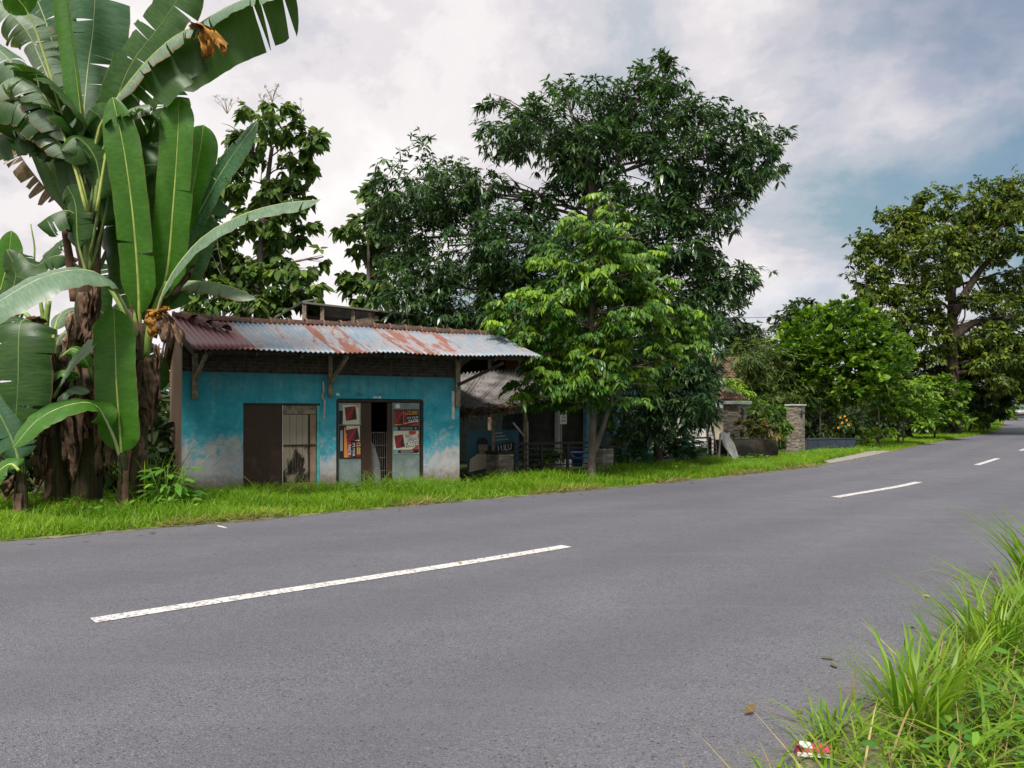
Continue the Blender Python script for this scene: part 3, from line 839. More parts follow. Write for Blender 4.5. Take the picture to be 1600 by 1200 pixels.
M_PINKPLANK = simple('pinkish_plank', (0.30, 0.19, 0.125), 0.85, 0.2, 6, 0.2)
dr = MB().box(1.90, 2.575, 0.075, 0.10, 0.04, 1.815).build('plank_door', M_WOODDARK, H)
for a, b, m_ in ((1.905, 2.03, M_PLANK), (2.036, 2.165, M_PLANK), (2.172, 2.29, M_PLANK), (2.297, 2.405, M_PLANK), (2.452, 2.572, M_PINKPLANK)):
    MB().box(a, b, 0.058 + rh.uniform(-.004, .004), 0.073, 0.24, 1.628).build('plank', m_, dr)
for z0, z1, m_ in ((1.64, 1.812, M_WOODGREY), (0.975, 1.012, M_WOODDARK), (0.06, 0.23, M_PINKPLANK)):
    MB().box(1.903, 2.573, 0.043, 0.0555, z0, z1).build('rail', m_, dr)
MB().box(2.585, 2.638, 0.012, 0.11, 0.0, 1.818).build('door_jamb', M_TURQ, H)
MB().box(1.887, 1.8985, 0.045, 0.10, 0.03, 1.82).build('door_jamb', M_PAPER, H)
MB().box(1.90, 2.58, 0.02, 0.11, -0.06, 0.036).build('sill', M_TURQ, H)

# second doorway: dark frame, grey green panels, brown leaf, wire grid
fr = MB()
fr.box(D2[0] + 0.004, D2[0] + 0.055, 0.03, 0.13, 0.0, 1.90); fr.box(D2[1] - 0.06, D2[1] - 0.004, 0.03, 0.13, 0.0, 1.90)
fr.box(D2[0] + 0.03, D2[1] - 0.03, 0.03, 0.13, 1.901, 1.964)
fr.build('door_frame', M_DARKFRAME, H)
s = NT('grey_green_panel')
n_ = s.noise(3.5, 6, 0.7)
M_PANEL = s.done(s.mix(s.range(n_, 0.35, 0.7), (0.15, 0.20, 0.19), (0.25, 0.29, 0.27)), 0.75, 0.25)
box_obj('door_panel', M_PANEL, H, 3.04, 3.53, 0.060, 0.085, 0.10, 1.88)
box_obj('door_panel', M_PANEL, H, 4.235, 4.86, 0.060, 0.085, 0.14, 1.89)
box_obj('folded_door', M_BROWNDOOR, H, 3.535, 3.76, 0.075, 0.115, 0.06, 1.89)
box_obj('folded_door', M_BROWNDOOR, H, 4.12, 4.232, 0.075, 0.115, 0.06, 1.89)
g = MB(); M_WIRE = simple('rusty_wire', (0.20, 0.17, 0.15), 0.6, 0.3, 20, 0.4)
for k in range(8):
    x = 3.775 + k * 0.048; g.tube([(x, 0.10, 0.10), (x, 0.10, 1.26)], 0.0045, 5)
for k in range(5):
    z_ = 0.14 + k * 0.275; g.tube([(3.765, 0.106, z_), (4.115, 0.106, z_)], 0.0045, 5)
g.build('wire_grille', M_WIRE, H)
s = NT('grey_sacking')
M_SACK = s.done(s.mix(s.noise(6, 5), (0.22, 0.21, 0.20), (0.36, 0.35, 0.33)), 0.9, 0.1)
MB().add([(3.775, 0.20, 0.08), (4.05, 0.22, 0.08), (4.0, 0.22, 0.55), (3.90, 0.2, 0.88), (3.775, 0.2, 1.1), (3.775, 0.5, 0.08), (4.05, 0.5, 0.08), (4.0, 0.5, 0.5), (3.9, 0.5, 0.8), (3.775, 0.5, 1.0)],
         [(0, 1, 2, 3, 4), (9, 8, 7, 6, 5), (0, 4, 9, 5), (1, 6, 7, 2), (2, 7, 8, 3), (3, 8, 9, 4), (0, 5, 6, 1)]).build('stacked_sacks', M_SACK, H)

# ------------------------------------------------------------------ posters
def flat(name, color, rough=0.6):
    s = NT(name); return s.done(s.mix(s.noise(7, 5, 0.6), tuple(c * 0.85 for c in color), color), rough, 0.3)
P_CREAM = flat('poster_cream', (0.62, 0.55, 0.40)); P_BLACK = flat('poster_black', (0.022, 0.02, 0.022)); P_RED = flat('poster_red', (0.42, 0.05, 0.04))
P_DKRED = flat('poster_dark_red', (0.20, 0.022, 0.03)); P_ORANGE = flat('poster_orange', (0.70, 0.27, 0.06)); P_YEL = flat('poster_yellow', (0.75, 0.52, 0.10))
P_WHITE = flat('poster_white', (0.70, 0.69, 0.67)); P_TEAL = flat('poster_teal', (0.12, 0.30, 0.32)); P_GREY = flat('poster_grey', (0.32, 0.32, 0.33))
M_BANNERBLUE = flat('banner_blue', (0.045, 0.13, 0.17)); M_SKIN = flat('banner_skin', (0.33, 0.21, 0.15))
def text(body, size, mat, parent, x, z_, y, rot=0.0, shear=0.0, sx=1.0, name='lettering', bold=0.006, align='LEFT'):
    cu = bpy.data.curves.new('lettering', 'FONT'); cu.body = body; cu.size = size; cu.shear = shear
    cu.align_x = align; cu.offset = bold * size; cu.resolution_u = 2
    tmp = bpy.data.objects.new('tmp', cu); COL.objects.link(tmp)
    dg = bpy.context.evaluated_depsgraph_get()
    me = bpy.data.meshes.new_from_object(tmp.evaluated_get(dg))
    bpy.data.objects.remove(tmp); bpy.data.curves.remove(cu)
    me.name = 'lettering'; me.materials.clear()
    o = link(name, me, mat, parent)
    o.location = (x, y, z_); o.rotation_euler = (R(90), rot, 0); o.scale = (sx, 1, 1)
    return o
def sheet_paper(root, w_, h_, mat, curl=0.012, name='paper'):
    """a paper sheet hung on the front of a panel: x across, z up, slightly wavy, thin but solid"""
    nx, nz = 6, 8; vs = []; fs = []
    for j in range(nz + 1):
        for i in range(nx + 1):
            u, v = i / nx, j / nz
            y = -0.003 - curl * max(0, (0.25 - v)) * 2 * abs(u - 0.3) - 0.002 * math.sin(u * 7 + v * 5)
            vs.append((u * w_, y, v * h_))
    for j in range(nz):
        for i in range(nx):
            a = j * (nx + 1) + i; fs.append((a, a + 1, a + nx + 2, a + nx + 1))
    me = bpy.data.meshes.new(name); me.from_pydata(vs, [], fs); me.update()
    o = link(name, me, mat, root); m_ = o.modifiers.new('thickness', 'SOLIDIFY'); m_.thickness = 0.0015; m_.offset = 1
    return o
HM = Matrix.Translation((-6.34, 14.77, 0)) @ Matrix.Rotation(TH, 4, 'Z')
def poster(label, x, z_, group='tobacco price posters on the shop doors'):
    p = HM @ Vector((x, 0.055, z_))
    return thing('poster', label, 'poster', p, TH, group)
def quad(root, pts, y, mat, name='print_panel'):
    vs = [(a, y, b) for a, b in pts] + [(a, y + 0.0012, b) for a, b in pts]; n = len(pts)
    me = bpy.data.meshes.new(name)
    me.from_pydata(vs, [], [tuple(range(n)), tuple(range(2 * n - 1, n - 1, -1))] + [(i, n + i, n + (i + 1) % n, (i + 1) % n) for i in range(n)]); me.update()
    return link(name, me, mat, root)
def rectp(x0, x1, z0, z1, rot=0.0):
    cx, cz = (x0 + x1) / 2, (z0 + z1) / 2; c, s_ = math.cos(rot), math.sin(rot)
    return [(cx + (a - cx) * c - (b - cz) * s_, cz + (a - cx) * s_ + (b - cz) * c) for a, b in ((x0, z0), (x1, z0), (x1, z1), (x0, z1))]
def pack(root, cx, cz, w_, h_, rot, y=-0.012):
    quad(root, rectp(cx - w_ / 2, cx + w_ / 2, cz - h_ / 2, cz + h_ / 2, rot), y, P_DKRED, 'pack_picture')
    q = rectp(cx - w_ / 2, cx + w_ / 2, cz - h_ / 2, cz + h_ / 2, rot)
    qb = rectp(cx - w_ * .43, cx + w_ * .43, cz - h_ * .44, cz + h_ * .44, rot)
    quad(root, rectp(cx - w_ * .53, cx + w_ * .53, cz - h_ * .53, cz + h_ * .53, rot), y + 0.0015, P_BLACK, 'pack_edge')
    quad(root, [qb[1], qb[2], tuple((Vector(qb[1]) + Vector(qb[0])) / 2)], y - 0.002, P_BLACK, 'pack_shade')
    a = Vector(q[0]); b = Vector(q[2]); n_ = Vector((-(b - a).y, (b - a).x)).normalized() * (w_ * 0.10)
    for k in (-0.2, 0.5, 1.2):
        p0 = a.lerp(b, 0.06) + n_ * k; p1 = a.lerp(b, 0.94) + n_ * k
        quad(root, [tuple(p0 - n_ * .18), tuple(p1 - n_ * .18), tuple(p1 + n_ * .18), tuple(p0 + n_ * .18)], y - 0.004, P_RED, 'pack_stripe')
# right panel, upper sheet: dark, price on top
W_, H_ = 0.585, 0.46
r_ = poster('dark poster with orange price 12.000 above It\'s Your Taste on the grey door panel', 4.255, 1.285)
sheet_paper(r_, W_, H_, P_BLACK, 0.004)
quad(r_, [(0.01, 0.10), (0.30, 0.105), (0.30, 0.44), (0.01, 0.45)], -0.007, P_DKRED)
quad(r_, [(0.005, 0.10), (0.58, 0.19), (0.58, 0.215), (0.005, 0.125)], -0.0095, P_ORANGE)
quad(r_, [(0.30, 0.10), (0.58, 0.10), (0.58, 0.17)], -0.0085, P_RED)
quad(r_, [(0.0, 0.0), (0.095, 0.0), (0.095, 0.08), (0.0, 0.08)], -0.0085, P_TEAL)
for k in range(3): quad(r_, rectp(0.15, 0.44, 0.02 + k * 0.018, 0.028 + k * 0.018), -0.0085, P_GREY, 'small_print')
quad(r_, rectp(0.49, 0.53, 0.025, 0.06), -0.0085, P_GREY, 'small_print')
quad(r_, rectp(0.028, 0.235, 0.138, 0.422, 0.03), -0.0085, P_ORANGE, 'pack_border')
pack(r_, 0.13, 0.28, 0.18, 0.27, 0.03)
text('Rp', 0.06, P_ORANGE, r_, 0.255, 0.345, -0.016)
text('12.000', 0.125, P_ORANGE, r_, 0.305, 0.345, -0.016, sx=0.72, bold=0.02)
text("IT'S YOUR", 0.062, P_WHITE, r_, 0.31, 0.245, -0.016, rot=R(-5), shear=0.2, sx=0.9)
text('TASTE', 0.085, P_WHITE, r_, 0.33, 0.165, -0.016, rot=R(-5), shear=0.2, sx=0.95, bold=0.02)
# right panel, lower sheet: cream with big white lettering
r_ = poster('cream poster with black edged white It\'s Your Taste lettering, below the dark price poster', 4.25, 0.765)
sheet_paper(r_, 0.59, 0.51, P_CREAM, 0.008)
quad(r_, [(0.0, 0.012), (0.59, 0.012), (0.59, 0.095), (0.0, 0.095)], -0.008, P_BLACK)
quad(r_, [(0.005, 0.015), (0.11, 0.015), (0.11, 0.10), (0.005, 0.10)], -0.0105, P_TEAL)
for k in range(3): quad(r_, rectp(0.17, 0.46, 0.03 + k * 0.02, 0.039 + k * 0.02), -0.0105, P_GREY, 'small_print')
quad(r_, [(0.42, 0.095), (0.585, 0.095), (0.585, 0.18), (0.585, 0.22)], -0.0085, P_RED)
quad(r_, [(0.35, 0.40), (0.52, 0.44), (0.52, 0.505), (0.36, 0.505)], -0.0085, P_RED)
quad(r_, [(0.53, 0.28), (0.585, 0.26), (0.585, 0.45)], -0.0085, P_RED)
pack(r_, 0.14, 0.28, 0.19, 0.26, 0.16)
for dx, dz, m_, y in ((0.012, -0.011, P_BLACK, -0.013), (-.006, .004, P_BLACK, -0.0135), (0, 0, P_WHITE, -0.0165)):
    text("IT'S", 0.085, m_, r_, 0.275 + dx, 0.37 + dz, y, rot=R(-4), shear=0.1, bold=0.02)
    text('YOUR', 0.10, m_, r_, 0.315 + dx, 0.27 + dz, y, rot=R(-6), shear=0.1, bold=0.02)
    text('TASTE', 0.145, m_, r_, 0.245 + dx, 0.15 + dz, y, rot=R(-8), shear=0.1, sx=0.85, bold=0.02)
# left panel, upper sheet: cream, only the pack
r_ = poster('narrow cream poster showing one tilted dark red packet, high on the first door panel', 3.05, 1.42)
sheet_paper(r_, 0.445, 0.42, P_CREAM, 0.003)
quad(r_, [(0.0, 0.0), (0.085, 0.0), (0.085, 0.30), (0.0, 0.30)], -0.0065, P_BLACK)
quad(r_, [(0.0, 0.31), (0.085, 0.31), (0.085, 0.415), (0.0, 0.415)], -0.0065, P_TEAL)
quad(r_, [(0.37, 0.37), (0.435, 0.35), (0.435, 0.415), (0.38, 0.415)], -0.0065, P_ORANGE)
pack(r_, 0.255, 0.235, 0.22, 0.27, 0.12)
# left panel, lower sheet: hung sideways, the price runs upwards
r_ = poster('poster hung sideways with yellow price 12.000 running downwards on the first door panel', 3.055, 0.70)
sheet_paper(r_, 0.47, 0.70, P_BLACK, 0.03)
quad(r_, [(0.10, 0.02), (0.19, 0.02), (0.13, 0.66), (0.10, 0.66)], -0.0215, P_ORANGE)
quad(r_, [(0.13, 0.02), (0.25, 0.02), (0.25, 0.33), (0.15, 0.5)], -0.0205, P_RED)
quad(r_, [(0.15, 0.40), (0.445, 0.36), (0.445, 0.69), (0.15, 0.69)], -0.020, P_CREAM)
quad(r_, rectp(0.02, 0.075, 0.16, 0.60), -0.0205, P_GREY, 'small_print')
quad(r_, [(0.365, 0.02), (0.465, 0.03), (0.445, 0.34), (0.365, 0.36)], -0.0205, P_DKRED)
pack(r_, 0.29, 0.50, 0.24, 0.24, 0.2, -0.024)
text('12.000', 0.115, P_YEL, r_, 0.375, 0.345, -0.029, rot=R(90), sx=0.85, bold=0.02)
text("IT'S YOUR", 0.07, P_WHITE, r_, 0.285, 0.33, -0.029, rot=R(90), sx=0.9, bold=0.02)
text('TASTE', 0.085, P_WHITE, r_, 0.19, 0.30, -0.029, rot=R(90), sx=0.95, bold=0.02)
# scrap of white paper above the right hand pair
sc_ = thing('paper_scrap', 'torn white paper scrap above the dark price poster on the door', 'paper', HM @ Vector((4.30, 0.056, 1.78)), TH)
quad(sc_, [(0.0, 0.0), (0.09, -0.012), (0.105, 0.04), (0.09, 0.075), (0.01, 0.08)], -0.004, P_WHITE, 'torn_sheet')
# ------------------------------------------------------------------ raised roof behind the shop
M_ASB = None
s = NT('grey_roof_sheet')
n = s.noise(2.2, 6, 0.7); f = s.noise(18, 5, 0.7)
M_ASB = s.done(s.mix(s.range(n, 0.35, 0.7), s.mix(f, (0.19, 0.175, 0.17), (0.30, 0.28, 0.275)), s.mix(f, (0.075, 0.065, 0.055), (0.12, 0.10, 0.085))), 0.9, 0.15)
s = NT('mossy_roof_sheet')
M_MOSSROOF = s.done(s.mix(s.noise(3, 6, 0.7), (0.16, 0.17, 0.13), (0.30, 0.30, 0.25)), 0.9, 0.15)
M_SHADEBOARD = simple('shade_black_boards', (0.022, 0.019, 0.016), 0.9, 0.3, 4, 0.1)  # near-black colour stands in for the deep shade inside the barn
B = thing('open_barn', 'open barn with thin grey roof on posts, rising behind the blue shop ridge', 'barn', (0, 0, 0))
def slab(name, q, th, mat, parent):
    q = [Vector(p) for p in q]; n_ = (q[1] - q[0]).cross(q[3] - q[0]).normalized() * th
    if n_.z < 0: n_ = -n_
    return MB().hexa([p - n_ for p in q], q).build(name, mat, parent)
slab('roof', [at(473, 471, 21.5), at(770, 504, 24.5), at(800, 512, 28), at(498, 476, 25)], 0.05, M_MOSSROOF, B)
slab('hip_roof', [at(425, 498, 22.6), at(472, 470, 21.5), at(497, 465.6, 25), at(440, 488, 26)], 0.05, M_MOSSROOF, B)
for px, yt in ((476, 473), (504, 477), (552, 482), (578, 485), (628, 490), (690, 497), (765, 505)):
    Y = 21.5 + (px - 473) / 297 * 3.0 + 0.1
    top = at(px, yt, Y); MB().bar(top, (top.x, top.y, 0), 0.11, 0.11).build('post', M_WOODGREY, B)
MB().bar(at(530, 508, 22.2), at(590, 498, 22.8), 0.14, 0.14).build('tie_beam', M_WOODGREY, B)
MB().bar(at(478, 497, 22.0), at(770, 522, 24.9), 0.10, 0.16).build('wall_plate', M_WOODDARK, B)
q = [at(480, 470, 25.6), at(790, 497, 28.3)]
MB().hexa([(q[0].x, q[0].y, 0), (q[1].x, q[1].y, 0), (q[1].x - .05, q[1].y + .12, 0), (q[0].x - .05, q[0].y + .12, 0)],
          [(q[0].x, q[0].y, q[0].z - .1), (q[1].x, q[1].y, q[1].z - .1), (q[1].x - .05, q[1].y + .12, q[1].z - .1), (q[0].x - .05, q[0].y + .12, q[0].z - .1)]).build('rear_wall', M_SHADEBOARD, B)

# ------------------------------------------------------------------ lean-to shed with the grey corrugated roof
S = thing('lean_to_shed', 'open lean-to shed with low grey corrugated roof edged in dead leaves', 'shed', (0, 0, 0))
E0 = Vector((-1.95, 19.25, 1.45)); E1 = at(822, 643, 20.6)
ED = (E1 - E0); EL = ED.length; EU = ED.normalized(); DV = Vector((2.05, 4.5, 1.60))
def corrug(name, a, b, mat, parent, pitch=0.13, amp=0.036, lefty=0.0):
    nx = int((b - a + lefty) / pitch * 8); ny = 6; vs = []; fs = []
    for j in range(ny + 1):
        for i in range(nx + 1):
            t = j / ny; a_ = a - lefty * t; u = a_ + (b - a_) * i / nx
            p = E0 + EU * u + DV * t
            vs.append((p.x, p.y, p.z + amp * math.sin(2 * math.pi * u / pitch) - 0.03 * math.sin(math.pi * t)))
    for j in range(ny):
        for i in range(nx):
            k = j * (nx + 1) + i; fs.append((k, k + 1, k + nx + 2, k + nx + 1))
    me = bpy.data.meshes.new(name); me.from_pydata(vs, [], fs); me.update()
    o = link(name, me, mat, parent, smooth=True)
    m_ = o.modifiers.new('thickness', 'SOLIDIFY'); m_.thickness = 0.008; m_.offset = -1
    return o
for k in range(3): corrug('roof_sheet', EL * k / 3, EL * (k + 1) / 3 + 0.04, M_ASB, S, lefty=2.7 if k == 0 else 0.0)
for u, w_ in ((1.55, 0.09), (2.55, 0.10)):
    p = E0 + EU * u + DV * 0.06
    MB().bar((p.x, p.y, -0.1), (p.x, p.y, p.z - 0.06), w_, w_).build('post', M_WOODGREY, S)
MB().bar(E0 + EU * 0.6 + DV * 0.06 - Vector((0, 0, 0.07)), E1 + DV * 0.06 - Vector((0, 0, 0.07)), 0.07, 0.09).build('eave_beam', M_WOODDARK, S)
p0 = E0 + DV * 0.95 + EU * 0.5; p1 = E1 + DV * 0.95
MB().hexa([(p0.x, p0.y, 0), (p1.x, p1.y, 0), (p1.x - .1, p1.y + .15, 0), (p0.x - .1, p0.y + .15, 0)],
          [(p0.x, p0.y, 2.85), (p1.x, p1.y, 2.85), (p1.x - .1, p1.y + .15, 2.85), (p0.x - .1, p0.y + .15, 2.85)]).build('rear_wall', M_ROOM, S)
# dead leaves caught along the low edge of that roof
rl = np.random.default_rng(31); n = 900
u = rl.random(n) * EL; t = np.abs(rl.normal(0, 0.085, n)) + 0.004
b = np.array(E0)[None] + np.array(EU)[None] * u[:, None] + np.array(DV)[None] * t[:, None]; b[:, 2] += 0.03 + rl.random(n) * 0.03
d = rl.normal(0, 1, (n, 3)); d[:, 2] *= 0.3
M_DEADLEAF = leafmat('dead_leaf', (0.07, 0.045, 0.025), (0.34, 0.25, 0.17), 0.1, 0.85, 0.1)
v = simple_leaves(b, d, np.tile([0, 0, 1.0], (n, 1)) + rl.normal(0, 0.5, (n, 3)), 0.10 + 0.10 * rl.random(n), 0.035 + 0.03 * rl.random(n), 0.2 * np.ones(n), rl.random(n))
grass_obj('leaf_litter', [v], M_DEADLEAF)

# banner with a portrait and white lettering under the lean-to
bp = [at(728, 668, 20.4), at(808, 655, 21.4), at(806, 718, 21.2), at(730, 736, 20.2)]
ax = (bp[1] - bp[0]); ang = math.atan2(ax.y, ax.x)
BN = thing('banner', 'faded blue banner with a portrait and the white letters LULU under the lean-to', 'banner', (bp[3].x, bp[3].y, 0.1), ang)
W_, H_ = Vector((ax.x, ax.y)).length, 1.12
sheet_paper(BN, W_, H_, M_BANNERBLUE, 0.05, 'cloth')
quad(BN, [(0.02, 0.02), (0.92, 0.16), (0.78, 0.42), (0.60, 0.50), (0.30, 0.50), (0.05, 0.36)], -0.054, P_CREAM, 'printed_shirt')
quad(BN, [(0.46 + 0.15 * math.cos(a), 0.68 + 0.21 * math.sin(a)) for a in [2 * math.pi * k / 14 for k in range(14)]], -0.057, M_SKIN, 'printed_face')
quad(BN, [(0.46 + 0.165 * math.cos(a), 0.74 + 0.19 * math.sin(a)) for a in [math.pi * k / 8 for k in range(9)]], -0.060, P_BLACK, 'printed_cap')
for ex in (0.40, 0.52): quad(BN, rectp(ex - 0.025, ex + 0.025, 0.685, 0.705), -0.061, P_BLACK, 'printed_eye')
quad(BN, rectp(0.41, 0.51, 0.57, 0.59), -0.061, P_DKRED, 'printed_mouth')
quad(BN, [(0.66, 0.44), (1.44, 0.50), (1.46, 0.80), (0.66, 0.70)], -0.056, P_BLACK, 'print_panel')
text('LULU', 0.25, P_WHITE, BN, 0.95, 0.52, -0.064, rot=R(-9), sx=0.8, bold=0.015)
for k in range(3): quad(BN, rectp(0.76, 1.30 - 0.1 * k, 0.84 + k * 0.09, 0.88 + k * 0.09, 0.06), -0.056, P_GREY, 'small_print')

# ------------------------------------------------------------------ blue porch house behind the young tree
M_REDROOF = simple('red_roof_tile', (0.36, 0.075, 0.07), 0.7, 0.35, 6, 0.3)
M_PALEBLUE = simple('pale_blue_paint', (0.22, 0.45, 0.60), 0.7, 0.15, 5, 0.2)
M_WHITEPAINT = simple('white_wall_paint', (0.66, 0.64, 0.60), 0.8, 0.12, 4, 0.2)
M_PORCH = simple('dim_green_wall_paint', (0.10, 0.13, 0.12), 0.85, 0.25, 3, 0.2)
M_GLASS = NT('dark_window_glass').done((0.02, 0.025, 0.03), 0.12, 0.5)
PA = math.atan2(3.2, 4.2)
PH = thing('porch_house', 'house with pale blue porch beam and red tiled roof behind the young bright tree', 'house', (1.0, 23.6, 0), PA)
L_ = 7.2
MB().box(0, L_, 2.2, 2.35, 0, 2.9).build('wall', M_PORCH, PH)
MB().box(0, 0.15, 2.36, 6.5, 0, 2.9).build('wall', M_PORCH, PH)
MB().box(L_ - .15, L_, 2.36, 6.5, 0, 2.9).build('wall', M_WHITEPAINT, PH)
MB().box(-0.1, L_ + .1, -0.12, 0.0, 2.32, 2.58).build('fascia', M_PALEBLUE, PH)
for x in (0.55, 1.75, 3.1, 4.6, 6.6):
    MB().box(x, x + .16, 0.0, 0.16, 0, 2.32).build('column', M_PALEBLUE if x > 1 else M_WHITEPAINT, PH)
MB().box(-0.1, L_ + .1, -0.1, 2.19, -0.05, 0.12).build('porch_floor', M_SLAB, PH)
d = MB().box(1.3, 2.2, 2.15, 2.198, 0.12, 2.15).build('door', M_BROWNDOOR, PH)
MB().box(2.08, 2.14, 2.10, 2.149, 1.0, 1.12).build('handle', M_WIRE, d)
for x in (2.9, 5.0):
    w_ = MB().box(x, x + 1.2, 2.15, 2.198, 0.95, 2.1).build('window', M_DARKFRAME, PH)
    MB().box(x + .06, x + .57, 2.14, 2.149, 1.0, 2.05).build('pane', M_GLASS, w_); MB().box(x + .63, x + 1.14, 2.14, 2.149, 1.0, 2.05).build('pane', M_GLASS, w_)
# tiled roof: rows of tiles with a real step between the courses
rt = MB(); rows, cols = 18, 44
for j in range(rows):
    y0 = -0.45 + j * 0.21; z0 = 2.60 + j * 0.115
    for i in range(cols):
        x = -0.4 + i * (L_ + 0.8) / cols; w_ = (L_ + 0.8) / cols
        rt.hexa([(x, y0, z0 + 0.02), (x + w_ * .96, y0, z0 + 0.02), (x + w_ * .96, y0 + .23, z0 + .118), (x, y0 + .23, z0 + .118)],
                [(x, y0, z0 + .045), (x + w_ * .96, y0, z0 + .06), (x + w_ * .96, y0 + .23, z0 + .158), (x, y0 + .23, z0 + .143)])
tag(rt.build('roof_tile', M_REDROOF, PH), kind='stuff')
slab('rear_roof', [(-.4, 3.3, 4.62), (L_ + .4, 3.3, 4.62), (L_ + .4, 7, 2.62), (-.4, 7, 2.62)], 0.06, M_REDROOF, PH)
tag(MB().bar((-.42, 3.32, 4.66), (L_ + .42, 3.32, 4.66), 0.2, 0.12).build('ridge', M_REDROOF, PH))

# ------------------------------------------------------------------ garden fence with stone piers
s = NT('cut_stone')
M_STONE = s.done(s.mix(s.noise(4, 4), s.mix(s.attr('tint'), (0.13, 0.11, 0.09), (0.36, 0.32, 0.26)), s.mix(s.attr('tint'), (0.20, 0.17, 0.13), (0.42, 0.36, 0.28))), 0.9, 0.2)
M_CAPW = simple('pale_cement_cap', (0.42, 0.41, 0.39), 0.85, 0.2, 5, 0.2)
M_BLACKIRON = simple('black_iron', (0.018, 0.017, 0.018), 0.5, 0.3, 12, 0.4)
def stone_faces(root, w_, d_, z0, z1, sh, sw, seed, gaps=()):
    """thin stones laid in courses round a pier, each stone proud by its own amount"""
    r = random.Random(seed); m = MB()
    z = z0
    while z < z1 - 0.01:
        h_ = min(sh * r.uniform(0.7, 1.35), z1 - z)
        for side in range(4):
            span = w_ if side % 2 == 0 else d_; half = (d_ if side % 2 == 0 else w_) / 2
            x = -span / 2
            while x < span / 2 - 0.01:
                l_ = min(sw * r.uniform(0.5, 1.6), span / 2 - x)
                pr = r.uniform(0.012, 0.04); a, b = x + 0.004, x + l_ - 0.004; za, zb = z + 0.004, z + h_ - 0.004
                skip = any(gs == side and a < gx1 and b > gx0 and za < gz1 and zb > gz0 for gs, gx0, gx1, gz0, gz1 in gaps)
                if not skip and b - a > 0.01:
                    box = {0: (a, b, -half - pr, -half + 0.005), 2: (a, b, half - .005, half + pr)}.get(side)
                    if side == 1: box = (half - .005, half + pr, a, b)
                    if side == 3: box = (-half - pr, -half + .005, a, b)
                    m.box(*box, za, zb, t=r.random())
                x += l_
        z += h_
    return tag(m.build('stone', M_STONE, root), kind='stuff')
def pier(label, px, Yd, w_, d_, top, rz, cap=(0.05, 0.07), seed=1, sh=0.055, sw=0.17, zb=0.0, niche=None, group='stone piers of the garden front', capmat=None):
    x = (px - 800) / 1200 * Yd
    P_ = thing('stone_pier', label, 'pier', (x, Yd, zb), rz, group)
    gaps = []
    if niche: gaps = [(0, -niche[0] / 2, niche[0] / 2, niche[1], niche[2]), (1, -niche[0] / 2, niche[0] / 2, niche[1], niche[2])]
    box_obj('core', M_MORTAR, P_, -w_ / 2, w_ / 2, -d_ / 2, d_ / 2, -0.2, top - 0.002)
    stone_faces(P_, w_, d_, 0.0, top - 0.004, sh, sw, seed, gaps)
    if niche:
        box_obj('niche', M_DARKFRAME, P_, -niche[0] / 2 + .01, niche[0] / 2 - .01, -d_ / 2 - .008, -d_ / 2 - .003, niche[1] + .01, niche[2] - .01)
        box_obj('niche', M_DARKFRAME, P_, w_ / 2 + .003, w_ / 2 + .008, -niche[0] / 2 + .01, niche[0] / 2 - .01, niche[1] + .01, niche[2] - .01)
    box_obj('cap', capmat or M_WOODDARK, P_, -w_ / 2 - cap[0], w_ / 2 + cap[0], -d_ / 2 - cap[0], d_ / 2 + cap[0], top, top + cap[1], bevel=0.012)
    return P_
RZ = R(38)
pier('low stone pier with dark cap next to the lean-to shed', 781, 19.9, 0.48, 0.48, 0.62, RZ, seed=2, sh=0.07, sw=0.2)
pier('low stone pier behind the trunk of the young bright tree', 941, 21.6, 0.42, 0.42, 0.70, RZ, seed=3, sh=0.07, sw=0.2)
pier('stone gate pier with white slab and slot niche behind the concrete planter', 1148, 30.2, 0.62, 0.62, 2.05, RZ + 0.1, cap=(0.17, 0.13), seed=4, niche=(0.15, 1.45, 1.85), capmat=M_CAPW, sw=0.15)
pier('free standing stone gate pier with small square niche beside the dark tiled planter', 1243, 32.4, 0.52, 0.52, 2.02, RZ + 0.1, cap=(0.07, 0.07), seed=5, niche=(0.14, 1.55, 1.80), capmat=M_CAPW, sw=0.15)
def fence(label, a, b, nb, z0=0.12, z1=0.86):
    a = Vector(a); b = Vector(b)
    F = thing('iron_fence', label, 'fence', (a.x, a.y, 0), math.atan2(b.y - a.y, b.x - a.x), 'black iron fences of the front garden')
    L_ = Vector((b.x - a.x, b.y - a.y)).length
    MB().box(0, L_, -.03, .03, z1 - .02, z1 + .035).build('top_rail', M_BLACKIRON, F)
    for k in range(5):
        z = z0 + (z1 - z0) * k / 5
        MB().box(0, L_, -.012, .012, z, z + .03).build('rail', M_BLACKIRON, F)
    for k in range(nb + 1):
        x = L_ * k / nb
        MB().box(x - .03, x + .03, -.034, .034, -0.1, z1 - .022).build('fence_post', M_BLACKIRON, F)
    return F
fence('black iron fence with flat rails between the two low stone piers', at(803, 0, 20.1), at(926, 0, 21.4), 3)
fence('black iron fence with flat rails running behind the two round shrubs', at(955, 0, 21.9), at(1110, 0, 26.2), 5)

